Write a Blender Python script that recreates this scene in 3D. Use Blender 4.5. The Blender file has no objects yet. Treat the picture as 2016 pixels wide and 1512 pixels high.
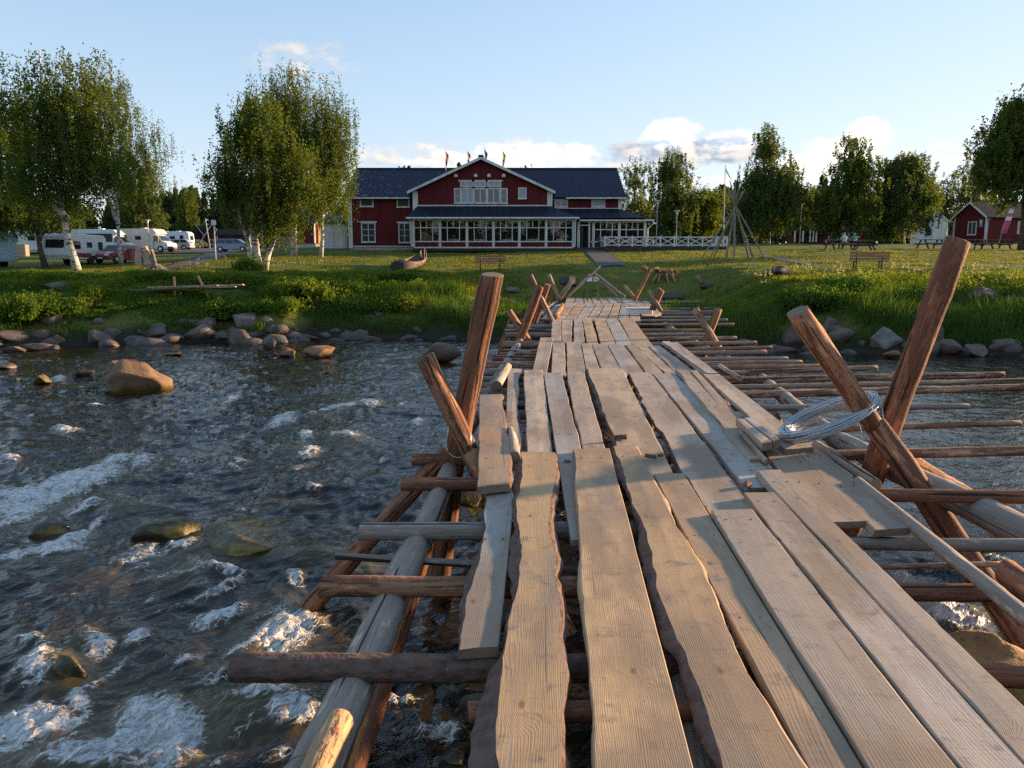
import bpy, bmesh, math, random
import numpy as np
from mathutils import Vector, Matrix, Quaternion

SC = bpy.context.scene
COL = SC.collection
R = math.radians
random.seed(7)
RNG = np.random.default_rng(11)

# ------------------------------------------------------------------ camera
CAM = Vector((0.0, 0.0, 2.9))           # eye height: 1.6 m above the deck, 2.9 m above the water
PITCH = R(8.7)
FPX, CXP, CYP = 1510.0, 1008.0, 756.0   # focal length and centre of the survey photograph
cam_d = bpy.data.cameras.new('camera')
cam_d.sensor_width = 36.0
cam_d.lens = 36.0 * FPX / 2016.0
cam_d.clip_start = 0.05
cam_d.clip_end = 3000.0
cam = bpy.data.objects.new('camera', cam_d)
cam.location = CAM
cam.rotation_euler = (R(90) - PITCH, 0, 0)
COL.objects.link(cam)
SC.camera = cam

# ------------------------------------------------------------------ world, sun, exposure
SUN_AZ, SUN_EL = R(66), R(9.0)         # right of the view direction, low evening sun
SKY_STRENGTH, SUN_STRENGTH, EXPOSURE = 0.15, 3.1, 2.08
world = bpy.data.worlds.new('World')
SC.world = world
world.use_nodes = True

sun_d = bpy.data.lights.new('sun', 'SUN')
sun_d.energy = SUN_STRENGTH
sun_d.angle = R(1.6)
sun_d.color = (1.0, 0.69, 0.41)
sun = bpy.data.objects.new('sun', sun_d)
_sd = Vector((math.sin(SUN_AZ) * math.cos(SUN_EL), math.cos(SUN_AZ) * math.cos(SUN_EL), math.sin(SUN_EL)))
sun.rotation_euler = (-_sd).to_track_quat('-Z', 'Y').to_euler()
sun.location = _sd * 60
COL.objects.link(sun)

SC.view_settings.view_transform = 'Standard'
SC.view_settings.look = 'None'
SC.view_settings.gamma = 1.0
SC.view_settings.use_curve_mapping = False
SC.view_settings.exposure = EXPOSURE
SC.render.engine = 'CYCLES'
SC.cycles.max_bounces = 6
SC.cycles.diffuse_bounces = 3
SC.cycles.glossy_bounces = 3
SC.cycles.transmission_bounces = 4
SC.cycles.transparent_max_bounces = 6
SC.cycles.caustics_reflective = False
SC.cycles.caustics_refractive = False
SC.cycles.use_denoising = False

# ------------------------------------------------------------------ node helper
class NT:
    def __init__(s, nt):
        s.nt = nt
        nt.nodes.clear()
    def n(s, typ, ins=None, **props):
        nd = s.nt.nodes.new('ShaderNode' + typ)
        for k, v in props.items():
            setattr(nd, k, v)
        for k, v in (ins or {}).items():
            s.set(nd.inputs[k], v)
        return nd
    def set(s, sock, v):
        if isinstance(v, bpy.types.NodeSocket):
            s.nt.links.new(v, sock)
        elif isinstance(v, bpy.types.Node):
            s.nt.links.new(v.outputs[0], sock)
        else:
            if sock.type == 'RGBA' and len(v) == 3:
                v = (*v, 1)
            sock.default_value = v
    def m(s, op, a, b=None, c=None, clamp=False):
        nd = s.nt.nodes.new('ShaderNodeMath')
        nd.operation = op
        nd.use_clamp = clamp
        for i, v in enumerate((a, b, c)):
            if v is not None:
                s.set(nd.inputs[i], v)
        return nd.outputs[0]
    def vm(s, op, a, b=None):
        nd = s.nt.nodes.new('ShaderNodeVectorMath')
        nd.operation = op
        s.set(nd.inputs[0], a)
        if b is not None:
            s.set(nd.inputs[1], b)
        return nd.outputs[1] if op in ('LENGTH', 'DISTANCE', 'DOT_PRODUCT') else nd.outputs[0]
    def mix(s, f, a, b, blend='MIX'):
        nd = s.nt.nodes.new('ShaderNodeMix')
        nd.data_type = 'RGBA'
        nd.blend_type = blend
        nd.clamp_factor = True
        s.set(nd.inputs[0], f)
        s.set(nd.inputs[6], a)
        s.set(nd.inputs[7], b)
        return nd.outputs[2]
    def ramp(s, f, stops):
        nd = s.nt.nodes.new('ShaderNodeMapRange')
        nd.interpolation_type = 'SMOOTHSTEP'
        (a, va), (b, vb) = stops
        s.set(nd.inputs[0], f)
        nd.inputs[1].default_value, nd.inputs[2].default_value = a, b
        nd.inputs[3].default_value, nd.inputs[4].default_value = va, vb
        return nd.outputs[0]
    def noise(s, vec, scale, detail=3, rough=0.55, dist=0.0):
        return s.n('TexNoise', {'Vector': vec, 'Scale': scale, 'Detail': detail, 'Roughness': rough, 'Distortion': dist}).outputs[0]
    def scaled(s, vec, xyz):
        return s.vm('MULTIPLY', vec, xyz)
    def bump(s, h, strength=0.3, dist=0.02):
        return s.n('Bump', {'Height': h, 'Strength': strength, 'Distance': dist}).outputs[0]
    def out(s, sh):
        o = s.nt.nodes.new('ShaderNodeOutputMaterial')
        s.set(o.inputs[0], sh)

def new_mat(name):
    m = bpy.data.materials.new(name)
    m.use_nodes = True
    return m, NT(m.node_tree)

def principled(g, col, rough=0.7, normal=None, spec=0.4, metal=0.0, **kw):
    d = {'Base Color': col, 'Roughness': rough, 'Specular IOR Level': spec, 'Metallic': metal}
    if normal is not None:
        d['Normal'] = normal
    d.update(kw)
    return g.n('BsdfPrincipled', d)

# ------------------------------------------------------------------ sky with drifting evening clouds
def build_world():
    g = NT(world.node_tree)
    sky = g.n('TexSky', sky_type='NISHITA', sun_disc=False)
    sky.sun_elevation = SUN_EL
    sky.sun_rotation = SUN_AZ
    sky.altitude = 50
    sky.air_density = 1.0
    sky.dust_density = 0.15
    sky.ozone_density = 1.5
    d = g.n('TexCoord').outputs['Generated']
    sep = g.n('SeparateXYZ', {0: d})
    az = g.m('ARCTAN2', sep.outputs[0], sep.outputs[1])
    el = g.m('ARCSINE', sep.outputs[2])
    ae = g.n('CombineXYZ', {0: az, 1: el, 2: 0.0}).outputs[0]
    n1 = g.noise(g.scaled(ae, (1, 1.9, 1)), 26.0, 6, 0.6, 0.3)
    n2 = g.noise(g.scaled(ae, (1, 1.5, 1)), 75.0, 4, 0.6)
    nn = g.m('ADD', g.m('MULTIPLY', n1, 0.75), g.m('MULTIPLY', n2, 0.25))
    def P(px, py):
        x, y = (px - CXP) / FPX, (CYP - py) / FPX
        v = Vector((x, math.cos(PITCH) + y * math.sin(PITCH), -math.sin(PITCH) + y * math.cos(PITCH))).normalized()
        return math.atan2(v.x, v.y), math.asin(v.z)
    # centre, half sizes, gain, brightness, blue-grey share
    clouds = [(585, 118, 130, 40, 0.62, 0.55, 0.35), (330, 212, 60, 14, .32, 0.5, .4), (760, 305, 95, 26, 0.72, 0.55, 0.55), (860, 312, 100, 34, .8, .66, .5),
              (1010, 312, 150, 38, 0.95, 0.75, 0.45), (1100, 305, 80, 30, .95, 0.95, 0.25), (1320, 262, 62, 30, 0.95, 1.0, 0.05),
              (1350, 300, 170, 30, 1.0, 0.40, 1.0), (1230, 315, 70, 22, .8, 0.5, .9), (1440, 275, 70, 22, .8, .8, .2), (1650, 305, 85, 34, .9, 1.1, 0.05), (1708, 265, 44, 30, 1.0, 1.2, 0.0),
              (1590, 325, 90, 32, .9, 1.05, .05), (1880, 300, 100, 26, .6, .95, .05), (1480, 355, 180, 22, .7, .8, .3), (1850, 365, 160, 22, .6, .9, .1),
              (2300, 240, 260, 60, .8, 1.0, .1), (-300, 250, 240, 30, .6, .55, .5), (2900, 330, 300, 60, .8, 1.0, .1), (-1100, 300, 300, 40, .7, .55, .5)]
    tot, bri, gre = None, None, None
    for (px, py, hx, hy, gain, b, gr) in clouds:
        a0, e0 = P(px, py)
        k = 1 / FPX
        dx = g.m('DIVIDE', g.m('SUBTRACT', az, a0), hx * k)
        dy = g.m('DIVIDE', g.m('SUBTRACT', el, e0), hy * k)
        r2 = g.m('ADD', g.m('MULTIPLY', dx, dx), g.m('MULTIPLY', dy, dy))
        env = g.m('MULTIPLY', g.ramp(r2, ((0.0, 1.0), (1.9, 0.0))), gain)
        tot = env if tot is None else g.m('MAXIMUM', tot, env)
        wb, wg = g.m('MULTIPLY', env, b), g.m('MULTIPLY', env, gr)
        bri = wb if bri is None else g.m('MAXIMUM', bri, wb)
        gre = wg if gre is None else g.m('MAXIMUM', gre, wg)
    dens = g.ramp(g.m('ADD', g.m('MULTIPLY', tot, 0.72), g.m('MULTIPLY', g.m('SUBTRACT', nn, 0.5), 1.5)), ((0.30, 0.0), (0.72, 1.0)))
    dens = g.m('MULTIPLY', dens, g.ramp(tot, ((0.04, 0.0), (0.3, 1.0))))
    # lit edge: density falls off towards the sun (right and up) where the cloud is bright
    ae2 = g.vm('ADD', ae, (0.010, 0.006, 0.0))
    n1b = g.noise(g.scaled(ae2, (1, 1.9, 1)), 26.0, 6, 0.6, 0.3)
    lit = g.ramp(g.m('SUBTRACT', n1, n1b), ((-0.12, 0.0), (0.14, 1.0)))
    grey = g.m('MULTIPLY', gre, g.m('SUBTRACT', 1.15, lit), clamp=True)
    ccol = g.mix(grey, (2.45, 2.25, 2.05), (0.95, 1.15, 1.5))
    ccol = g.mix(g.m('MULTIPLY', lit, 0.5), ccol, (3.0, 2.65, 2.25))
    bs = g.m('ADD', 0.35, g.m('MULTIPLY', bri, 0.75))
    ccol = g.vm('MULTIPLY', ccol, g.n('CombineXYZ', {0: bs, 1: bs, 2: bs}).outputs[0])
    sc = g.vm('MULTIPLY', sky.outputs[0], (0.88, 0.96, 1.20))
    sc = g.vm('DIVIDE', sc, g.vm('ADD', g.vm('MULTIPLY', sc, (0.42, 0.42, 0.385)), (1, 1, 1)))    # camera-like highlight roll-off of the whole sky
    col = g.mix(g.m('MULTIPLY', dens, 0.88), sc, ccol)
    bg = g.n('Background', {'Color': col, 'Strength': SKY_STRENGTH})
    o = world.node_tree.nodes.new('ShaderNodeOutputWorld')
    g.set(o.inputs[0], bg.outputs[0])
build_world()

# ------------------------------------------------------------------ survey: turn sight lines of the photograph into real points
_cp, _sp = math.cos(PITCH), math.sin(PITCH)
def ray(px, py):
    u = (CYP - py) / FPX
    return Vector(((px - CXP) / FPX, _cp + u * _sp, -_sp + u * _cp))
def at_z(px, py, z):
    d = ray(px, py)
    return CAM + d * ((z - CAM.z) / d.z)
def at_y(px, py, Y):
    d = ray(px, py)
    return CAM + d * (Y / d.y)

# ------------------------------------------------------------------ vectorised noise
_perm = np.random.default_rng(3).permutation(512)
_ang = np.random.default_rng(4).uniform(0, 2 * np.pi, 512)
_gx, _gy = np.cos(_ang), np.sin(_ang)
def perlin(x, y, seed=0):
    x = np.asarray(x, float) + seed * 17.13
    y = np.asarray(y, float) + seed * 9.71
    xi, yi = np.floor(x).astype(int), np.floor(y).astype(int)
    xf, yf = x - xi, y - yi
    u, v = xf * xf * xf * (xf * (xf * 6 - 15) + 10), yf * yf * yf * (yf * (yf * 6 - 15) + 10)
    def gr(ix, iy, dx, dy):
        h = _perm[(_perm[ix & 511] + iy) & 511]
        return _gx[h] * dx + _gy[h] * dy
    a, b = gr(xi, yi, xf, yf), gr(xi + 1, yi, xf - 1, yf)
    c, d = gr(xi, yi + 1, xf, yf - 1), gr(xi + 1, yi + 1, xf - 1, yf - 1)
    return ((a + u * (b - a)) + v * ((c + u * (d - c)) - (a + u * (b - a)))) * 1.5
def fbm(x, y, seed=0, oct=4, gain=0.5):
    r, a, f = 0, 1.0, 1.0
    for i in range(oct):
        r = r + a * perlin(np.asarray(x) * f, np.asarray(y) * f, seed + i)
        a *= gain
        f *= 2.03
    return r
def sstep(x, a, b):
    t = np.clip((np.asarray(x, float) - a) / (b - a), 0, 1)
    return t * t * (3 - 2 * t)

# ------------------------------------------------------------------ object helpers
def world_of(o):
    v = Vector((0, 0, 0))
    while o is not None:
        v += o.location
        o = o.parent
    return v
def raw_mesh(name, V, faces, mats=(), midx=None, smooth=False):
    me = bpy.data.meshes.new(name)
    V = np.asarray(V, dtype=np.float32).reshape(-1, 3)
    if isinstance(faces, np.ndarray):
        k = faces.shape[1]
        nf = len(faces)
        me.vertices.add(len(V))
        me.vertices.foreach_set('co', V.ravel())
        me.loops.add(nf * k)
        me.loops.foreach_set('vertex_index', faces.astype(np.int32).ravel())
        me.polygons.add(nf)
        me.polygons.foreach_set('loop_start', np.arange(0, nf * k, k, dtype=np.int32))
        try:
            me.polygons.foreach_set('loop_total', np.full(nf, k, dtype=np.int32))
        except Exception:
            pass
        me.update(calc_edges=True)
    else:
        me.from_pydata([tuple(map(float, v)) for v in V], [], [tuple(f) for f in faces])
        me.update()
    for m in mats:
        me.materials.append(m)
    if midx is not None:
        me.polygons.foreach_set('material_index', np.asarray(midx, dtype=np.int32))
    if smooth:
        me.polygons.foreach_set('use_smooth', np.ones(len(me.polygons), dtype=bool))
    return me
def link(name, me, parent=None, loc=(0, 0, 0), rot=None, color=None):
    o = bpy.data.objects.new(name, me)
    COL.objects.link(o)
    o.location = loc
    if rot is not None:
        if isinstance(rot, Quaternion):
            o.rotation_mode = 'QUATERNION'
            o.rotation_quaternion = rot
        else:
            o.rotation_euler = rot
    if parent is not None:
        o.parent = parent
    if color is not None:
        o.color = (*color, 1)
    return o
def tag(o, label=None, cat=None, group=None, kind=None):
    if label: o['label'] = label
    if cat: o['category'] = cat
    if group: o['group'] = group
    if kind: o['kind'] = kind
    return o
def thing(name, label, cat, loc=(0, 0, 0), rz=0.0, group=None):
    o = bpy.data.objects.new(name, None)
    o.empty_display_size = 0.2
    COL.objects.link(o)
    o.location = loc
    o.rotation_euler = (0, 0, rz)
    return tag(o, label, cat, group)
def part_empty(name, parent, loc=(0, 0, 0)):
    o = bpy.data.objects.new(name, None)
    o.empty_display_size = 0.1
    COL.objects.link(o)
    o.location = loc
    o.parent = parent
    return o
def copy_tree(o, parent=None):
    c = o.copy()
    COL.objects.link(c)
    c.parent = parent
    for ch in list(o.children):
        copy_tree(ch, c)
    return c

class MB:
    """collects simple solids in local coordinates, links them as one mesh object"""
    def __init__(s):
        s.v, s.f, s.m = [], [], []
        s.cur = 0
    def quad(s, *pts):
        i = len(s.v)
        s.v += [tuple(p) for p in pts]
        s.f.append(tuple(range(i, i + len(pts))))
        s.m.append(s.cur)
        return s
    def solid(s, bottom, top):
        """prism from two matching rings (bottom counter-clockwise seen from above)"""
        i, n = len(s.v), len(bottom)
        s.v += [tuple(p) for p in bottom] + [tuple(p) for p in top]
        s.f.append(tuple(range(i + n - 1, i - 1, -1)))
        s.f.append(tuple(range(i + n, i + 2 * n)))
        for k in range(n):
            a, b = i + k, i + (k + 1) % n
            s.f.append((a, b, b + n, a + n))
        s.m += [s.cur] * (n + 2)
        return s
    def box(s, x0, x1, y0, y1, z0, z1):
        x0, x1 = min(x0, x1), max(x0, x1)
        y0, y1 = min(y0, y1), max(y0, y1)
        z0, z1 = min(z0, z1), max(z0, z1)
        b = [(x0, y0, z0), (x1, y0, z0), (x1, y1, z0), (x0, y1, z0)]
        return s.solid(b, [(p[0], p[1], z1) for p in b])
    def bar(s, A, B, w, h=None, up=(0, 0, 1)):
        A, B = Vector(A), Vector(B)
        h = w if h is None else h
        d = (B - A).normalized()
        up = Vector(up)
        if abs(d.dot(up)) > 0.98:
            up = Vector((0, 1, 0))
        x = d.cross(up).normalized()
        z = x.cross(d).normalized()
        def ring(P):
            return [P - x * w / 2 - z * h / 2, P + x * w / 2 - z * h / 2, P + x * w / 2 + z * h / 2, P - x * w / 2 + z * h / 2]
        return s.solid(ring(A), ring(B))
    def tube(s, pts, radii, n=8, caps=True):
        pts = [Vector(p) for p in pts]
        if not hasattr(radii, '__len__'):
            radii = [radii] * len(pts)
        i0 = len(s.v)
        up = Vector((0, 0, 1))
        for k, p in enumerate(pts):
            d = (pts[min(k + 1, len(pts) - 1)] - pts[max(k - 1, 0)]).normalized()
            if abs(d.dot(up)) > 0.95:
                x = d.cross(Vector((0, 1, 0))).normalized()
            else:
                x = d.cross(up).normalized()
            z = x.cross(d).normalized()
            for j in range(n):
                a = 2 * math.pi * j / n
                s.v.append(tuple(p + (x * math.cos(a) + z * math.sin(a)) * radii[k]))
        for k in range(len(pts) - 1):
            for j in range(n):
                a, b = i0 + k * n + j, i0 + k * n + (j + 1) % n
                s.f.append((a, b, b + n, a + n))
                s.m.append(s.cur)
        if caps:
            s.f.append(tuple(i0 + j for j in range(n - 1, -1, -1)))
            s.f.append(tuple(i0 + (len(pts) - 1) * n + j for j in range(n)))
            s.m += [s.cur, s.cur]
        return s
    def lathe(s, prof, n=12, c=(0, 0, 0), axis='z'):
        i0 = len(s.v)
        for (r, h) in prof:
            for j in range(n):
                a = 2 * math.pi * j / n
                if axis == 'z':
                    s.v.append((c[0] + r * math.cos(a), c[1] + r * math.sin(a), c[2] + h))
                elif axis == 'x':
                    s.v.append((c[0] + h, c[1] + r * math.cos(a), c[2] + r * math.sin(a)))
                else:
                    s.v.append((c[0] + r * math.sin(a), c[1] + h, c[2] + r * math.cos(a)))
        for k in range(len(prof) - 1):
            for j in range(n):
                a, b = i0 + k * n + j, i0 + k * n + (j + 1) % n
                s.f.append((a, b, b + n, a + n))
                s.m.append(s.cur)
        s.f.append(tuple(i0 + j for j in range(n - 1, -1, -1)))
        s.f.append(tuple(i0 + (len(prof) - 1) * n + j for j in range(n)))
        s.m += [s.cur, s.cur]
        return s
    def extrude_x(s, poly, x0, x1):
        """side outline (y,z) counter-clockwise, swept along x"""
        return s.solid([(x0, p[0], p[1]) for p in poly], [(x1, p[0], p[1]) for p in poly])
    def build(s, name, mats, parent=None, smooth=False, color=None, loc=(0, 0, 0), bevel=0.0):
        if not isinstance(mats, (list, tuple)):
            mats = [mats]
        me = raw_mesh(name, s.v, s.f, mats, s.m, False)
        if bevel > 0:
            bm = bmesh.new()
            bm.from_mesh(me)
            bmesh.ops.remove_doubles(bm, verts=bm.verts, dist=1e-5)
            bmesh.ops.bevel(bm, geom=list(bm.edges), offset=bevel, segments=1, affect='EDGES')
            bm.to_mesh(me)
            bm.free()
        if smooth:
            me.polygons.foreach_set('use_smooth', np.ones(len(me.polygons), dtype=bool))
        return link(name, me, parent, loc, None, color)
# ------------------------------------------------------------------ materials
M = {}
def simple(name, col, rough=0.6, spec=0.4, metal=0.0, nscale=0, namt=0.15, bump=0.0, bscale=None, coat=0.0):
    m, g = new_mat(name)
    c = col
    oc = g.n('TexCoord').outputs['Object']
    nrm = None
    if nscale:
        f = g.noise(oc, nscale, 4, 0.6)
        dark = tuple(x * (1 - namt * 1.6) for x in col)
        lite = tuple(min(1, x * (1 + namt)) for x in col)
        c = g.mix(g.ramp(f, ((0.3, 0.0), (0.7, 1.0))), dark, lite)
        if bump:
            nrm = g.bump(g.noise(oc, bscale or nscale * 3, 4, 0.6), bump, 0.02)
    kw = {'Coat Weight': coat, 'Coat Roughness': 0.08} if coat else {}
    g.out(principled(g, c, rough, nrm, spec, metal, **kw))
    M[name] = m
    return m

def wood_sawn():
    """sawn softwood: growth rings, fibres, knots, saw marks and greying; the board's own tone comes from its object colour"""
    m, g = new_mat('sawn_wood')
    oc = g.n('TexCoord').outputs['Object']
    info = g.n('ObjectInfo')
    rnd = info.outputs['Random']
    off = g.n('CombineXYZ', {0: g.m('MULTIPLY', rnd, 7.3), 1: g.m('MULTIPLY', rnd, 91.0), 2: g.m('MULTIPLY', rnd, 13.0)}).outputs[0]
    p = g.vm('ADD', oc, off)
    # knots
    kv = g.n('TexVoronoi', {'Vector': g.scaled(p, (4.2, 1.9, 0.0)), 'Scale': 1.0, 'Randomness': 1.0}, feature='F1', voronoi_dimensions='2D')
    kd = kv.outputs['Distance']
    krand = g.n('SeparateXYZ', {0: kv.outputs['Color']}).outputs[0]
    has = g.m('GREATER_THAN', krand, 0.66)
    knot = g.m('MULTIPLY', g.ramp(kd, ((0.02, 1.0), (0.075, 0.0))), has)
    flow = g.m('MULTIPLY', g.ramp(kd, ((0.0, 1.0), (0.42, 0.0))), has)
    sep = g.n('SeparateXYZ', {0: p})
    warp = g.noise(g.scaled(p, (2.4, 0.38, 1.0)), 1.0, 3, 0.5)
    warp2 = g.noise(g.scaled(p, (9.0, 2.2, 1.0)), 1.0, 2, 0.5)
    ringc = g.m('ADD', g.m('ADD', g.m('MULTIPLY', sep.outputs[0], 0.9), g.m('MULTIPLY', warp, 0.20)), g.m('ADD', g.m('MULTIPLY', warp2, 0.03), g.m('MULTIPLY', flow, 0.075)))
    ring = g.m('SINE', g.m('MULTIPLY', ringc, g.m('ADD', 400.0, g.m('MULTIPLY', rnd, 420.0))))
    ring = g.ramp(ring, ((-0.3, 0.0), (1.0, 1.0)))
    fib = g.noise(g.scaled(p, (210, 5.0, 60)), 1.0, 3, 0.6)
    fib2 = g.noise(g.scaled(p, (60, 1.2, 20)), 1.0, 3, 0.6)
    patch = g.noise(g.scaled(p, (3.2, 0.8, 2)), 1.0, 4, 0.6)
    blot = g.noise(p, 9.0, 5, 0.65)
    saw = g.noise(g.scaled(p, (1.5, 42.0, 1.0)), 1.0, 2, 0.5)
    base = info.outputs['Color']
    late = g.mix(1.0, base, (0.66, 0.54, 0.44), 'MULTIPLY')
    c = g.mix(g.m('MULTIPLY', ring, g.m('MULTIPLY', g.ramp(g.noise(g.scaled(p, (6, .9, 1)), 1.0, 2, .5), ((.38, .0), (.68, 1.0))), .42)), base, late)
    c = g.mix(g.m('MULTIPLY', g.ramp(fib, ((0.35, 0.0), (0.75, 1.0))), 0.38), c, g.mix(1.0, c, (0.62, 0.56, 0.52), 'MULTIPLY'))
    c = g.mix(g.ramp(fib2, ((0.52, 0.0), (0.78, 0.5))), c, (0.30, 0.27, 0.25))
    c = g.mix(g.ramp(patch, ((0.46, 0.0), (0.68, 0.7))), c, (0.225, 0.19, 0.165))      # greyed, weathered areas
    c = g.mix(g.ramp(patch, ((0.46, 0.35), (0.30, 0.0))), c, g.mix(1.0, c, (1.07, 1.0, 0.92), 'MULTIPLY'))
    c = g.mix(g.ramp(blot, ((0.54, 0.0), (0.72, 0.75))), c, (0.17, 0.14, 0.12))           # dirt and bark crumbs trodden in
    c = g.mix(g.m('MULTIPLY', g.ramp(saw, ((0.55, 0.0), (0.75, 1.0))), 0.22), c, (0.36, 0.26, 0.17))
    c = g.mix(g.m('MULTIPLY', flow, 0.22), c, (0.40, 0.25, 0.13))
    crk = g.ramp(g.noise(g.scaled(p, (48, 0.45, 10)), 1.0, 2, 0.5), ((0.70, 0.0), (0.735, 1.0)))
    c = g.mix(g.m('MULTIPLY', crk, 0.8), c, (0.06, 0.045, 0.035))
    big = g.noise(g.scaled(p, (1.6, 0.55, 1)), 1.0, 4, 0.65)
    c = g.mix(g.ramp(big, ((0.47, 0.0), (0.62, 0.75))), c, (0.25, 0.175, 0.115))
    c = g.mix(g.ramp(big, ((0.46, 0.45), (0.34, 0.0))), g.mix(1.0, c, (1.12, 1.10, 1.06), 'MULTIPLY'), c)
    tread = g.ramp(g.noise(p, 23.0, 5, 0.7), ((0.60, 0.0), (0.72, 0.55)))
    c = g.mix(tread, c, (0.15, 0.115, 0.09))
    c = g.mix(g.m('MULTIPLY', knot, g.m('MULTIPLY', krand, 0.75)), c, (0.13, 0.065, 0.03))
    h = g.m('ADD', g.m('MULTIPLY', ring, 0.14), g.m('ADD', g.m('MULTIPLY', fib, 0.5), g.m('ADD', g.m('MULTIPLY', saw, 0.5), g.m('MULTIPLY', blot, 0.8))))
    g.out(principled(g, c, 0.72, g.bump(h, 0.45, 0.004), 0.25))
    M['sawn_wood'] = m
wood_sawn()

def bark_mat():
    m, g = new_mat('bark')
    oc = g.n('TexCoord').outputs['Object']
    info = g.n('ObjectInfo')
    p = g.vm('ADD', oc, g.scaled(g.n('CombineXYZ', {0: info.outputs['Random'], 1: info.outputs['Random'], 2: 0.3}).outputs[0], (11, 37, 5)))
    v = g.n('TexVoronoi', {'Vector': g.scaled(p, (26, 11, 26)), 'Scale': 1.0}, feature='F1')
    v2 = g.n('TexVoronoi', {'Vector': g.scaled(p, (70, 34, 70)), 'Scale': 1.0}, feature='F1')
    n = g.noise(p, 14, 5, 0.65)
    c = g.mix(g.ramp(n, ((0.3, 0.0), (0.7, 1.0))), (0.060, 0.030, 0.021), (0.185, 0.090, 0.055))
    c = g.mix(g.m('MULTIPLY', v.outputs['Distance'], 0.8), c, (0.16, 0.12, 0.10))
    c = g.mix(g.ramp(g.noise(p, 45, 3, 0.6), ((0.62, 0.0), (0.75, 0.7))), c, (0.27, 0.22, 0.19))
    h = g.m('ADD', v.outputs['Distance'], g.m('ADD', g.m('MULTIPLY', v2.outputs['Distance'], 0.4), g.m('MULTIPLY', n, 0.9)))
    g.out(principled(g, c, 0.85, g.bump(h, 0.8, 0.012), 0.2))
    M['bark'] = m
bark_mat()

def log_mat():
    """pine log half stripped of its bark; tone from object colour, bark share from object colour alpha is not used"""
    m, g = new_mat('stripped_log')
    oc = g.n('TexCoord').outputs['Object']
    info = g.n('ObjectInfo')
    rnd = info.outputs['Random']
    p = g.vm('ADD', oc, g.n('CombineXYZ', {0: g.m('MULTIPLY', rnd, 9.0), 1: g.m('MULTIPLY', rnd, 71.0), 2: g.m('MULTIPLY', rnd, 17.0)}).outputs[0])
    st = g.noise(g.scaled(p, (15, 1.7, 15)), 1.0, 4, 0.62, 0.4)
    fib = g.noise(g.scaled(p, (95, 3.5, 95)), 1.0, 3, 0.6)
    n = g.noise(p, 16, 5, 0.65)
    flake = g.n('TexVoronoi', {'Vector': g.scaled(p, (20, 7, 20)), 'Scale': 1.0}, feature='F1').outputs['Distance']
    base = info.outputs['Color']
    c = g.mix(g.ramp(fib, ((0.3, 0.0), (0.75, 0.6))), base, g.mix(1.0, base, (0.55, 0.48, 0.44), 'MULTIPLY'))
    bark = g.ramp(g.m('ADD', st, g.m('MULTIPLY', n, 0.35)), ((0.655, 0.0), (0.735, 1.0)))
    bs = g.n('SeparateXYZ', {0: base})
    bark = g.m('MULTIPLY', bark, g.ramp(g.m('SUBTRACT', bs.outputs[0], bs.outputs[2]), ((0.17, 0.15), (0.27, 0.9))))
    c = g.mix(bark, c, g.mix(n, (0.085, 0.036, 0.022), (0.24, 0.105, 0.06)))
    c = g.mix(g.ramp(g.m('ADD', st, g.m('MULTIPLY', flake, 0.25)), ((0.52, 0.0), (0.42, 0.9))), c, g.mix(1.0, base, (1.7, 1.55, 1.3), 'MULTIPLY'))
    crack = g.ramp(g.noise(g.scaled(p, (22, 0.35, 22)), 1.0, 2, 0.5), ((0.615, 0.0), (0.64, 1.0)))
    c = g.mix(g.m('MULTIPLY', crack, 0.85), c, (0.03, 0.02, 0.016))
    h = g.m('ADD', g.m('MULTIPLY', bark, 0.7), g.m('ADD', g.m('MULTIPLY', fib, 0.5), g.m('SUBTRACT', g.m('MULTIPLY', n, 0.5), g.m('MULTIPLY', crack, 1.5))))
    g.out(principled(g, c, 0.85, g.bump(h, 0.8, 0.012), 0.15))
    M['stripped_log'] = m
log_mat()

def end_mat():
    m, g = new_mat('end_grain')
    oc = g.n('TexCoord').outputs['Object']
    s = g.n('SeparateXYZ', {0: oc})
    r = g.m('SQRT', g.m('ADD', g.m('POWER', s.outputs[0], 2.0), g.m('POWER', s.outputs[2], 2.0)))
    ring = g.m('SINE', g.m('ADD', g.m('MULTIPLY', r, 520.0), g.m('MULTIPLY', g.noise(oc, 14, 2), 5.0)))
    c = g.mix(g.m('MULTIPLY', g.ramp(ring, ((-0.2, 0.0), (1.0, 1.0))), 0.5), (0.27, 0.185, 0.12), (0.15, 0.095, 0.06))
    c = g.mix(g.ramp(g.noise(oc, 18, 4), ((0.45, 0.0), (0.75, 0.75))), c, (0.13, 0.11, 0.10))
    g.out(principled(g, c, 0.8, g.bump(ring, 0.2, 0.002), 0.2))
    M['end_grain'] = m
end_mat()

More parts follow.
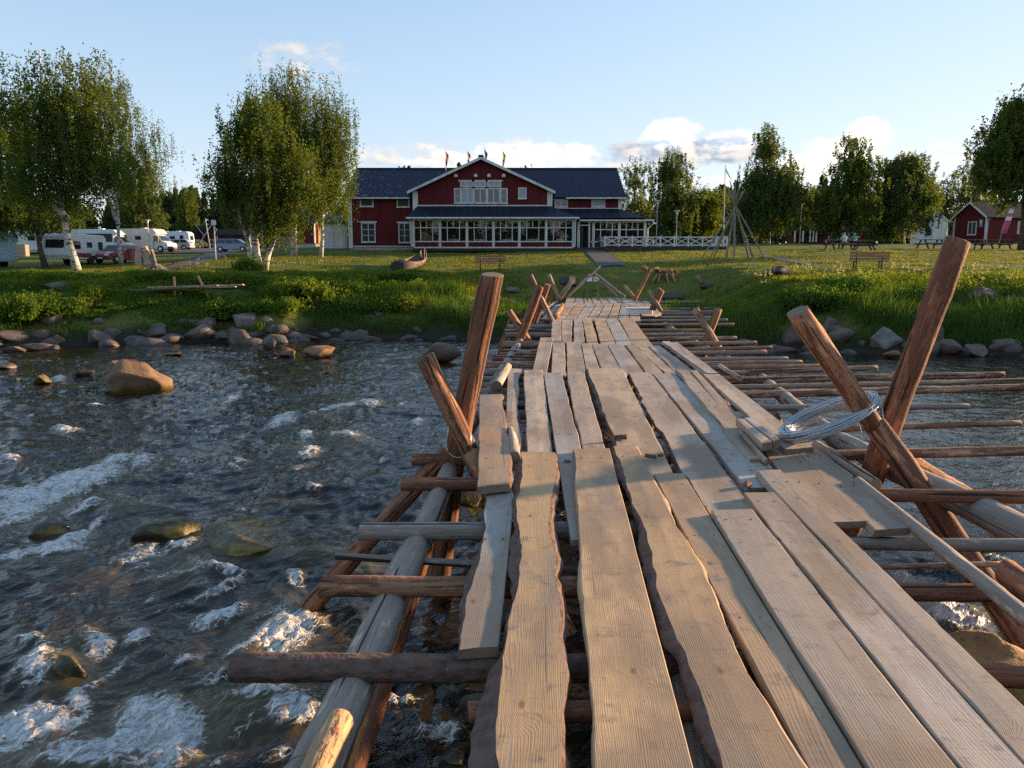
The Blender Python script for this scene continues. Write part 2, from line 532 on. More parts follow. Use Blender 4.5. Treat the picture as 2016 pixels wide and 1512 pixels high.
def leaf_mat(name, c1, c2, trans=0.45, c3=None):
    m, g = new_mat(name)
    geo = g.n('NewGeometry')
    info = g.n('ObjectInfo')
    pos = geo.outputs['Position']
    f = g.noise(pos, 0.55, 3, 0.6)
    f2 = g.n('TexWhiteNoise', {'Vector': g.vm('FLOOR', g.scaled(pos, (5, 5, 5)))}, noise_dimensions='3D').outputs['Value']
    c = g.mix(g.ramp(f, ((0.35, 0.0), (0.65, 1.0))), c1, c2)
    if c3:
        c = g.mix(g.ramp(f2, ((0.7, 0.0), (0.95, 0.8))), c, c3)
    else:
        c = g.mix(g.m('MULTIPLY', f2, 0.4), c, tuple(x * 0.6 for x in c1))
    d = g.n('BsdfDiffuse', {'Color': c, 'Roughness': 0.5})
    t = g.n('BsdfTranslucent', {'Color': g.mix(1.0, c, (1.25, 1.15, 0.5), 'MULTIPLY')})
    a = g.n('MixShader', {0: trans, 1: d.outputs[0], 2: t.outputs[0]})
    g.out(a.outputs[0])
    M[name] = m
leaf_mat('birch_leaf', (0.095, 0.145, 0.038), (0.14, 0.17, 0.042), 0.5)
leaf_mat('birch_leaf_far', (0.095, 0.145, 0.05), (0.135, 0.168, 0.056), 0.48)
leaf_mat('conifer_needle', (0.042, 0.066, 0.032), (0.065, 0.088, 0.036), 0.25)
leaf_mat('bush_leaf', (0.095, 0.175, 0.028), (0.20, 0.25, 0.038), 0.45)
leaf_mat('grass_blade', (0.070, 0.148, 0.028), (0.125, 0.180, 0.042), 0.45)
leaf_mat('lawn_blade', (0.15, 0.19, 0.032), (0.25, 0.235, 0.045), 0.5)
leaf_mat('flower_head', (0.50, 0.48, 0.36), (0.44, 0.42, 0.28), 0.4)

def birch_bark():
    m, g = new_mat('birch_bark')
    oc = g.n('TexCoord').outputs['Object']
    s = g.n('SeparateXYZ', {0: oc})
    b = g.noise(g.scaled(oc, (2.5, 2.5, 11)), 1.0, 4, 0.6)
    n = g.noise(oc, 2.2, 4, 0.6)
    c = g.mix(g.ramp(b, ((0.52, 0.0), (0.62, 1.0))), (0.56, 0.50, 0.43), (0.055, 0.045, 0.04))
    c = g.mix(g.ramp(n, ((0.52, 0.0), (0.72, 0.8))), c, (0.14, 0.10, 0.08))
    g.out(principled(g, c, 0.75, g.bump(b, 0.5, 0.02), 0.2))
    M['birch_bark'] = m
birch_bark()
simple('dark_bark', (0.10, 0.072, 0.052), 0.9, 0.15, nscale=6, namt=0.4, bump=0.6)

def rock_mat(name, moss):
    m, g = new_mat(name)
    oc = g.n('TexCoord').outputs['Object']
    geo = g.n('NewGeometry')
    info = g.n('ObjectInfo')
    p = g.vm('ADD', oc, g.scaled(g.n('CombineXYZ', {0: info.outputs['Random'], 1: info.outputs['Random'], 2: 0.0}).outputs[0], (31, 17, 0)))
    n1 = g.noise(p, 2.6, 5, 0.6)
    n2 = g.noise(p, 14, 4, 0.65)
    n3 = g.noise(p, 60, 2, 0.6)
    base = info.outputs['Color']
    c = g.mix(g.ramp(n1, ((0.3, 0.0), (0.7, 1.0))), g.mix(1.0, base, (0.6, 0.56, 0.54), 'MULTIPLY'), base)
    c = g.mix(g.ramp(n2, ((0.56, 0.0), (0.72, 0.7))), c, (0.055, 0.05, 0.047))
    c = g.mix(g.ramp(n3, ((0.62, 0.0), (0.75, 0.5))), c, g.mix(1.0, base, (1.5, 1.45, 1.4), 'MULTIPLY'))
    h = g.m('ADD', g.m('MULTIPLY', n1, 1.0), g.m('ADD', g.m('MULTIPLY', n2, 0.45), g.m('MULTIPLY', n3, 0.12)))
    z = g.n('SeparateXYZ', {0: geo.outputs['Position']}).outputs[2]
    wet = g.ramp(g.m('ADD', z, g.m('MULTIPLY', g.m('SUBTRACT', n1, 0.5), 0.3)), ((0.05, 1.0), (0.22, 0.0)))
    rough = 0.85
    if moss:
        mk = g.ramp(g.m('ADD', n1, g.m('MULTIPLY', n2, 0.3)), ((0.70, 0.0), (0.86, 1.0)))
        low = g.ramp(z, ((0.04, 1.0), (0.24, 0.0)))
        mk = g.m('MAXIMUM', g.m('MULTIPLY', mk, 0.75), g.m('MULTIPLY', low, g.ramp(n2, ((0.3, 0.2), (0.6, 1.0)))))
        c = g.mix(g.m('MULTIPLY', mk, moss), c, g.mix(n2, (0.10, 0.085, 0.012), (0.26, 0.185, 0.018)))
    c = g.mix(g.m('MULTIPLY', wet, 0.62), c, g.mix(1.0, c, (0.35, 0.33, 0.30), 'MULTIPLY'))
    g.out(principled(g, c, g.m('SUBTRACT', 0.85, g.m('MULTIPLY', wet, 0.45)), g.bump(h, 0.7, 0.06), 0.3))
    M[name] = m
rock_mat('granite', 0.0)
rock_mat('mossy_granite', 1.0)
def algae_mat():
    m, g = new_mat('algae_rock')
    oc = g.n('TexCoord').outputs['Object']
    geo = g.n('NewGeometry')
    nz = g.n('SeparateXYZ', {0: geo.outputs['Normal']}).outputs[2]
    n1 = g.noise(oc, 3.2, 5, 0.65)
    n2 = g.noise(oc, 24, 4, 0.7)
    c = g.mix(g.ramp(n1, ((0.42, 0.0), (0.66, 1.0))), (0.038, 0.028, 0.012), (0.24, 0.155, 0.016))
    c = g.mix(g.ramp(n2, ((0.5, 0.0), (0.75, 0.8))), c, (0.07, 0.06, 0.012))
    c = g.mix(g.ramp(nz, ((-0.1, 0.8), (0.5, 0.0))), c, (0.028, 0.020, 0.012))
    g.out(principled(g, c, 0.35, g.bump(g.m('ADD', n1, g.m('MULTIPLY', n2, 0.8)), 0.6, 0.03), 0.5))
    M['algae_rock'] = m
algae_mat()

def water_mat():
    m, g = new_mat('river_water')
    geo = g.n('NewGeometry')
    pos = geo.outputs['Position']
    foam = g.n('Attribute', attribute_name='foam').outputs['Fac']
    aer = g.n('Attribute', attribute_name='aerated').outputs['Fac']
    shal = g.n('Attribute', attribute_name='shallow').outputs['Fac']
    rot = g.n('VectorRotate', {'Vector': pos, 'Angle': FLOW_ROT}, rotation_type='Z_AXIS').outputs[0]
    fa = g.noise(g.scaled(rot, (1.7, 8.5, 2.4)), 1.0, 6, 0.65, 0.9)
    fb = g.noise(g.scaled(rot, (9, 24.0, 11)), 1.0, 5, 0.68, 1.0)
    lace = g.n('TexVoronoi', {'Vector': g.vm('ADD', g.scaled(rot, (7, 12, 7)), g.scaled(g.n('TexNoise', {'Vector': rot, 'Scale': 9.0, 'Detail': 3}).outputs['Color'], (2.2, 2.2, 2.2))), 'Scale': 1.0}, feature='DISTANCE_TO_EDGE').outputs['Distance']
    lace = g.ramp(lace, ((0.02, 1.0), (0.17, 0.0)))
    cov = g.m('ADD', foam, g.m('ADD', g.m('MULTIPLY', g.m('SUBTRACT', fa, 0.5), 1.05), g.m('ADD', g.m('MULTIPLY', g.m('SUBTRACT', fb, 0.5), 0.55), g.m('MULTIPLY', g.m('SUBTRACT', lace, 0.35), 0.20))))
    cov = g.m('MULTIPLY', g.ramp(cov, ((0.36, 0.0), (0.90, 0.98))), g.ramp(foam, ((0.05, 0.0), (0.2, 1.0))))
    # tea-brown river water, lighter where air is churned in or the bed is near
    c = g.mix(aer, (0.013, 0.010, 0.0065), (0.17, 0.125, 0.065))
    c = g.mix(g.m('MULTIPLY', shal, g.ramp(fb, ((0.3, 0.35), (0.7, 1.0)))), c, (0.105, 0.082, 0.018))
    r1 = g.noise(g.scaled(rot, (2.4, 5.0, 5.5)), 1.0, 4, 0.58, 0.5)
    r2 = g.noise(g.scaled(rot, (9, 17, 9)), 1.0, 3, 0.6, 0.4)
    nrm = g.bump(g.m('ADD', g.m('MULTIPLY', r1, 1.0), g.m('MULTIPLY', r2, 0.26)), 0.46, 0.07)
    w = principled(g, c, 0.06, nrm, 0.5, IOR=1.33)
    fh = g.m('ADD', fb, g.m('MULTIPLY', lace, 0.4))
    fc = g.mix(g.ramp(fb, ((0.32, 0.0), (0.62, 1.0))), (0.36, 0.31, 0.24), (0.84, 0.81, 0.76))
    fc = g.mix(g.ramp(cov, ((0.15, 0.0), (0.85, 1.0))), (0.22, 0.17, 0.105), fc)
    f = principled(g, fc, 0.55, g.bump(fh, 0.7, 0.04), 0.3)
    g.out(g.n('MixShader', {0: cov, 1: w.outputs[0], 2: f.outputs[0]}).outputs[0])
    M['river_water'] = m
FLOW = Vector((-0.72, -0.69, 0)).normalized()      # the current comes from upstream right, runs towards lower left
FLOW_ROT = -math.atan2(FLOW.y, FLOW.x)
water_mat()

def ground_mat():
    m, g = new_mat('meadow_ground')
    pos = g.n('NewGeometry').outputs['Position']
    z = g.n('SeparateXYZ', {0: pos}).outputs[2]
    n1 = g.noise(g.scaled(pos, (0.10, 0.34, 0.1)), 1.0, 4, 0.6)
    n2 = g.noise(pos, 1.6, 5, 0.65)
    n3 = g.noise(pos, 13.0, 4, 0.65)
    c = g.mix(g.ramp(n1, ((0.36, 0.0), (0.62, 1.0))), (0.10, 0.145, 0.026), (0.20, 0.195, 0.042))
    c = g.mix(g.ramp(n2, ((0.52, 0.0), (0.72, 0.75))), c, (0.19, 0.145, 0.05))
    c = g.mix(g.ramp(n3, ((0.35, 0.55), (0.6, 0.0))), c, (0.035, 0.055, 0.014))
    c = g.mix(g.ramp(g.m('ADD', z, g.m('MULTIPLY', n2, 0.5)), ((0.55, 1.0), (1.0, 0.0))), c, (0.045, 0.037, 0.026))
    g.out(principled(g, c, 0.95, g.bump(g.m('ADD', n2, n3), 0.9, 0.12), 0.1))
    M['meadow_ground'] = m
ground_mat()

simple('gravel_path', (0.125, 0.108, 0.095), 0.9, 0.2, nscale=3.0, namt=0.2, bump=0.4, bscale=30)
simple('asphalt', (0.085, 0.082, 0.082), 0.9, 0.2, nscale=2.0, namt=0.2)
simple('river_bed', (0.05, 0.04, 0.025), 0.9, 0.2, nscale=2.0, namt=0.4)
def cladding(name, col, rough=0.85):
    m, g = new_mat(name)
    oc = g.n('TexCoord').outputs['Object']
    n = g.noise(g.scaled(oc, (3.5, 3.5, 0.45)), 1.0, 4, 0.6)
    n2 = g.noise(oc, 1.1, 3, 0.6)
    c = g.mix(g.ramp(n, ((0.35, 0.0), (0.7, 1.0))), tuple(x * 0.72 for x in col), col)
    c = g.mix(g.ramp(n2, ((0.5, 0.0), (0.8, 0.35))), c, tuple(x * 0.55 for x in col))
    g.out(principled(g, c, rough, None, 0.15))
    M[name] = m
simple('coil_wire', (0.56, 0.60, 0.62), 0.42, 0.5, 0.35)
simple('boat_wood', (0.15, 0.105, 0.075), 0.85, nscale=6, namt=0.4)
cladding('red_cladding', (0.14, 0.022, 0.022))
cladding('dark_brown_cladding', (0.06, 0.03, 0.022))
cladding('white_paint', (0.74, 0.72, 0.68), 0.5)
cladding('cream_paint', (0.66, 0.62, 0.54), 0.6)
cladding('sun_tinted_cladding', (0.62, 0.36, 0.13))  # low sun on the red shed's door, put into its colour
cladding('grey_wood', (0.23, 0.205, 0.18))
def roof_mat(name, col, flakes):
    m, g = new_mat(name)
    oc = g.n('TexCoord').outputs['Object']
    n = g.noise(g.scaled(oc, (1.2, 1.2, 3)), 1.0, 5, 0.65)
    c = g.mix(g.ramp(n, ((0.35, 0.0), (0.7, 1.0))), tuple(x * 0.7 for x in col), col)
    if flakes:
        k = g.noise(g.scaled(oc, (3.0, 3.0, 2.0)), 1.0, 5, 0.75)
        x = g.n('SeparateXYZ', {0: oc}).outputs[0]
        area = g.ramp(x, ((-11.0, 1.0), (-6.5, 0.0)))
        c = g.mix(g.m('MULTIPLY', g.ramp(k, ((0.60, 0.0), (0.66, 0.8))), area), c, (0.42, 0.42, 0.43))
    g.out(principled(g, c, 0.6, None, 0.18))
    M[name] = m
roof_mat('dark_roof', (0.018, 0.020, 0.042), True)
roof_mat('porch_roof_sheet', (0.018, 0.021, 0.038), False)
simple('grey_roof', (0.036, 0.037, 0.04), 0.95, 0.05, nscale=2, namt=0.2)
simple('red_roof', (0.28, 0.06, 0.045), 0.7, nscale=2, namt=0.2)
def glass_mat():
    m, g = new_mat('window_glass')
    tr = g.n('BsdfTransparent', {'Color': (0.86, 0.89, 0.88, 1)})
    gl = g.n('BsdfGlossy', {'Color': (0.95, 0.97, 1.0, 1), 'Roughness': 0.02})
    fr = g.n('Fresnel', {'IOR': 1.55})
    f = g.m('ADD', g.m('MULTIPLY', fr.outputs[0], 0.75), 0.02, clamp=True)
    g.out(g.n('MixShader', {0: f, 1: tr.outputs[0], 2: gl.outputs[0]}).outputs[0])
    M['window_glass'] = m
glass_mat()
simple('dark_pane', (0.035, 0.045, 0.06), 0.06, 0.8)
simple('pale_curtain', (0.34, 0.38, 0.42), 0.6)
simple('room_dark', (0.07, 0.06, 0.052), 0.9)
simple('concrete', (0.42, 0.40, 0.37), 0.9, 0.2, nscale=4, namt=0.15)
simple('steel', (0.55, 0.57, 0.58), 0.35, 0.5, 0.9)
simple('galvanised', (0.62, 0.66, 0.68), 0.34, 0.5, 0.85)
simple('pole_grey', (0.42, 0.43, 0.42), 0.5)
simple('rubber', (0.025, 0.025, 0.026), 0.85)
simple('car_white', (0.70, 0.71, 0.72), 0.3, 0.5, coat=0.5)
simple('camper_white', (0.70, 0.71, 0.72), 0.38, 0.5, nscale=0.8, namt=0.06)
simple('camper_cream', (0.62, 0.60, 0.54), 0.4, 0.5, nscale=0.8, namt=0.06)
simple('bus_blue', (0.40, 0.53, 0.60), 0.4, 0.5, nscale=0.8, namt=0.06)
simple('stripe_red', (0.30, 0.03, 0.04), 0.45)
simple('car_silver', (0.50, 0.53, 0.57), 0.28, 0.5, 0.4, coat=0.5)
simple('car_bluegrey', (0.13, 0.17, 0.23), 0.28, 0.5, 0.3, coat=0.5)
simple('car_yellow', (0.62, 0.40, 0.08), 0.4, 0.5)
simple('car_red', (0.25, 0.025, 0.03), 0.3, 0.5, coat=0.5)
simple('car_glass', (0.02, 0.024, 0.03), 0.05, 0.7)
simple('plastic_black', (0.03, 0.03, 0.032), 0.55)
simple('lamp_glass', (0.75, 0.75, 0.72), 0.2, 0.5)
simple('bench_wood', (0.36, 0.17, 0.085), 0.65, nscale=9, namt=0.25)
simple('tarred_wood', (0.05, 0.040, 0.034), 0.8, nscale=5, namt=0.4)
simple('old_board', (0.30, 0.22, 0.15), 0.85, nscale=6, namt=0.3)
simple('pale_plank', (0.50, 0.36, 0.25), 0.8, nscale=7, namt=0.25)
simple('split_log', (0.28, 0.16, 0.09), 0.85, nscale=10, namt=0.4)
simple('flag_orange', (0.62, 0.16, 0.07), 0.8)
simple('flag_red', (0.50, 0.05, 0.05), 0.8)
simple('flag_blue', (0.03, 0.06, 0.19), 0.8)
simple('flag_white', (0.70, 0.69, 0.68), 0.8)
simple('flag_yellow', (0.62, 0.45, 0.06), 0.8)
simple('banner_pink', (0.55, 0.10, 0.16), 0.7)
simple('banner_purple', (0.32, 0.06, 0.16), 0.7)
simple('sign_blue', (0.20, 0.34, 0.60), 0.6)
simple('skin', (0.46, 0.28, 0.20), 0.6)
simple('shirt_teal', (0.36, 0.50, 0.48), 0.85)
simple('trouser_dark', (0.05, 0.055, 0.07), 0.9)
simple('hair_grey', (0.16, 0.13, 0.11), 0.9)
simple('white_plastic', (0.72, 0.72, 0.70), 0.45)
simple('pink_cloth', (0.50, 0.16, 0.15), 0.85)
simple('tent_white', (0.72, 0.72, 0.70), 0.8)
simple('rusty_nail', (0.09, 0.06, 0.045), 0.6, 0.4, 0.4)
# ------------------------------------------------------------------ terrain
_sh = [at_z(px, py, 0.0) for px, py in ((-900, 690), (-300, 688), (0, 684), (120, 682), (300, 676), (430, 672), (540, 676), (600, 668), (700, 666), (930, 668),
                                        (1200, 680), (1500, 686), (1620, 690), (1760, 698), (1880, 694), (2016, 700), (2400, 706), (3000, 712))]
SHX = np.array([p.x for p in _sh])
SHY = np.array([p.y for p in _sh])
def shore(x):
    return np.interp(x, SHX, SHY)
_pd = [0, 1.0, 2.6, 5, 8, 12, 20, 30, 40, 55, 85, 170, 400, 900]
_pz = [0.05, .42, 1.05, 1.65, 2.12, 2.5, 3.12, 3.75, 4.36, 5.15, 6.0, 8.0, 10, 14]
def ground(x, y):
    x, y = np.asarray(x, float), np.asarray(y, float)
    d = y - shore(x)
    z = np.interp(d, _pd, _pz)
    z = np.where(d < 0, np.maximum(-0.9, -0.02 + d * 0.22), z)
    dip = 1.28 * sstep(x, -16, -36) * sstep(d, 8, 28) * (1 - sstep(d, 45, 95) * 0.55)
    z = z - dip
    # hollow of the landing, where the deck runs in low over the bank
    cut = sstep(x, -2.6, -0.2) * (1 - sstep(x, 8.5, 12.5))
    z = z - np.maximum(z - (0.75 + np.maximum(0, y - 37.5) * 0.30 + np.maximum(0, y - 40.5) * 0.22), 0) * cut * (1 - sstep(y, 42, 47))
    # the opposite bank behind the viewpoint
    z = np.where(y < -28, np.clip((-28 - y) * .22, -0.5, 4.0), z)
    rough = 0.10 * fbm(x * 0.35, y * 0.35, 5, 3) + 0.05 * fbm(x * 1.3, y * 1.3, 9, 2)
    z = z + np.where(d > 0, rough * sstep(d, 0.5, 4) * (1 - 0.6 * sstep(d, 14, 22)), 0)
    return z
def gz(x, y):
    return float(ground(x, y))
def on_ground(px, py, dz=0.0):
    """where the sight line through a survey point meets the ground"""
    d = ray(px, py)
    y = 20.0
    prev = None
    while y < 400:
        p = CAM + d * (y / d.y)
        if p.z <= gz(p.x, p.y):
            break
        y += 0.15 if y < 60 else 0.5
    return Vector((p.x, p.y, gz(p.x, p.y) + dz))

def grid(name, xs, ys, zf, mat, kind='structure', smooth=True):
    X, Y = np.meshgrid(xs, ys)
    V = np.stack([X, Y, zf(X, Y)], -1).reshape(-1, 3)
    nx, ny = len(xs), len(ys)
    i = np.arange(ny - 1)[:, None] * nx + np.arange(nx - 1)[None]
    Fq = np.stack([i, i + 1, i + 1 + nx, i + nx], -1).reshape(-1, 4)
    o = link(name, raw_mesh(name, V, Fq, [mat], None, smooth))
    o['kind'] = kind
    return o
_xs = np.concatenate([np.linspace(-900, -95, 24), np.linspace(-90, -45, 60), np.linspace(-44.5, 40, 260), np.linspace(41, 90, 60), np.linspace(95, 900, 24)])
_ys = np.concatenate([np.linspace(-160, 20, 60), np.linspace(22, 60, 190), np.linspace(61, 130, 80), np.linspace(135, 1300, 40)])
grid('ground', _xs, _ys, ground, M['meadow_ground'])

# ------------------------------------------------------------------ rocks
_ico = {}
def ico(sub):
    if sub not in _ico:
        bm = bmesh.new()
        bmesh.ops.create_icosphere(bm, subdivisions=sub, radius=1.0)
        V = np.array([v.co[:] for v in bm.verts])
        Fc = np.array([[v.index for v in f.verts] for f in bm.faces])
        bm.free()
        _ico[sub] = (V, Fc)
    return _ico[sub]
ROCK_TONES = [tuple(c * .62 for c in q) for q in [(0.27, 0.205, 0.165), (0.23, 0.185, 0.16), (0.30, 0.225, 0.17), (0.20, 0.175, 0.16), (0.32, 0.26, 0.21), (0.26, 0.175, 0.125)]]
def rock_mesh(sx, sy, sz, seed, sub=3, flat=0.0, lims=(0.42, 0.80)):
    rg = np.random.default_rng(seed)
    V, Fc = ico(sub)
    V = V.copy()
    for k in range(15):                               # planar breaks
        nrm = rg.normal(size=3)
        nrm /= np.linalg.norm(nrm)
        if flat and k == 0:
            nrm = np.array([0.1, -0.1, 0.98])
        lim = rg.uniform(*lims) if not (flat and k == 0) else flat
        dd = V @ nrm
        over = np.maximum(dd - lim, 0)
        V -= nrm * (over * 0.95)[:, None]
    n = fbm(V[:, 0] * 1.4 + seed, V[:, 1] * 1.4 + V[:, 2] * 1.7, seed % 50, 4)
    V *= (1 + 0.085 * n)[:, None]
    return raw_mesh('rock', V * [sx, sy, sz], Fc, (), None, True)
def rock(px, py, w, h, label, name='rock', cat='rock', mat='granite', tone=None, group=None, seed=None, sub=3, flat=0.0, z=None, sink=0.25, depth=0.8, Y=None, lims=(0.42, 0.80)):
    """px,py: middle of the rock's foot in the survey; w,h: seen width and height there"""
    seed = seed or (int(px * 7 + py * 13) % 9973)
    p = (at_z(px, py, z) if z is not None else on_ground(px, py)) if Y is None else at_y(px, py, Y)
    k = p.y / FPX * 1.01
    W, H = w * k / 2, h * k
    if cat == 'rock':
        H *= 1.15 if px > 1500 else .84
        W *= 1.12 if px > 1500 else 1.0
        sink = .26
    sz = H / (2 - 2 * sink)
    me = rock_mesh(W * 1.1, W * depth * 1.1, sz * 1.15, seed, sub, flat, lims)
    me.materials.append(M[mat])
    rr = random.Random(seed)
    o = link(name, me, None, (p.x, p.y + W * depth * 0.7, p.z + sz * (1 - 2 * sink)), (0, 0, rr.uniform(-0.5, 0.5)), tone or rr.choice(ROCK_TONES))
    return tag(o, label, cat, group)

BROWN, ORANGE, GREY, DARK = (0.205, 0.14, 0.10), (0.30, 0.155, 0.08), (0.185, 0.145, 0.12), (0.08, 0.072, 0.07)
# boulders standing in the river
WR = 0.0
rock(250, 774, 126, 60, 'big orange-brown boulder with yellow lichen standing alone in the rapids', 'boulder', 'boulder', 'mossy_granite', (0.27, 0.155, 0.085), z=0, sub=4, sink=.34, seed=81, lims=(.66, .95))
rock(222, 745, 66, 38, 'brown boulder tucked behind the big yellow-footed one in the rapids', 'boulder', 'boulder', 'granite', BROWN, z=0, sub=3)
rock(78, 757, 46, 22, 'small yellow mossy stone in the rapids left of the big boulder', 'boulder', 'boulder', 'mossy_granite', BROWN, z=0)
rock(30, 753, 24, 10, 'low dark green stone awash at the left of the mossy stone', 'boulder', 'boulder', 'mossy_granite', GREY, z=0)
rock(160, 742, 40, 13, 'low blackish stone awash behind the small mossy one', 'boulder', 'boulder', 'granite', DARK, z=0)
rock(8, 728, 38, 14, 'low brown stone at the left edge of the river', 'boulder', 'boulder', 'granite', BROWN, z=0)
rock(564, 704, 38, 18, 'small orange stone in the water beside the flat orange one', 'boulder', 'boulder', 'granite', ORANGE, z=0)
rock(624, 705, 74, 24, 'long flat orange-topped stone in the water off the left bank', 'boulder', 'boulder', 'granite', ORANGE, z=0, flat=0.6)
rock(860, 716, 92, 36, 'wide brown boulder behind the two crossed posts at the left rail', 'boulder', 'boulder', 'mossy_granite', BROWN, z=0)
rock(528, 690, 34, 34, 'round dark stone at the water edge below the stone pile', 'boulder', 'boulder', 'granite', GREY, z=0)
rock(335, 700, 46, 5, 'drowned yellow stone just breaking the river surface', 'boulder', 'boulder', 'mossy_granite', BROWN, z=0)
rock(640, 736, 24, 5, 'tiny stone just awash in midstream', 'boulder', 'boulder', 'mossy_granite', BROWN, z=0)
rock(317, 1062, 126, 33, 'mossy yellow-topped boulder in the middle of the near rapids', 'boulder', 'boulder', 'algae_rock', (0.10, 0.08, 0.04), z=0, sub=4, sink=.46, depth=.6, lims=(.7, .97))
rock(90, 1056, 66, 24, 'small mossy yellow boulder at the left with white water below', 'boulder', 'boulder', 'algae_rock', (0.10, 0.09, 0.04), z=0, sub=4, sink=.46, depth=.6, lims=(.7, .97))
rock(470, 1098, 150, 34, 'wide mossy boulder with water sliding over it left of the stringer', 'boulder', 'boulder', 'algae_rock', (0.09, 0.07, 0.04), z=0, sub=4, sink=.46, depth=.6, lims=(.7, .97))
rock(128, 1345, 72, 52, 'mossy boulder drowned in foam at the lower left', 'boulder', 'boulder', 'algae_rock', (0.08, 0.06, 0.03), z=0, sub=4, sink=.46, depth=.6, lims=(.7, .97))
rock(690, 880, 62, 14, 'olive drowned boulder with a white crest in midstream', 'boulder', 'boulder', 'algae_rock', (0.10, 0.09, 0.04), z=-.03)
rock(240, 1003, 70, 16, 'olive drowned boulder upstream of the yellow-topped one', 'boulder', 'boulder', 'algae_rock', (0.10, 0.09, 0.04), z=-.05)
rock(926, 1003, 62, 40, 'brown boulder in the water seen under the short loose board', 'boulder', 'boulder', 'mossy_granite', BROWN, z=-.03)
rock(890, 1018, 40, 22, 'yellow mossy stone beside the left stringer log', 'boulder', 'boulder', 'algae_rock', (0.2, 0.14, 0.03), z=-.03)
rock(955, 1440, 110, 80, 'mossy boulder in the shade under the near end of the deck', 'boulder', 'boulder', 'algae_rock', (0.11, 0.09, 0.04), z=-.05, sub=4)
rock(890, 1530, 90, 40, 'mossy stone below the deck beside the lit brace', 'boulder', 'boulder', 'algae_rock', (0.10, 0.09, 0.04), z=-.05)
rock(1975, 1440, 260, 165, 'large orange boulder with a mossy top under the right side poles', 'boulder', 'boulder', 'mossy_granite', (0.44, 0.22, 0.08), z=-.03, sub=4, seed=5, lims=(.66, .95), sink=.35)
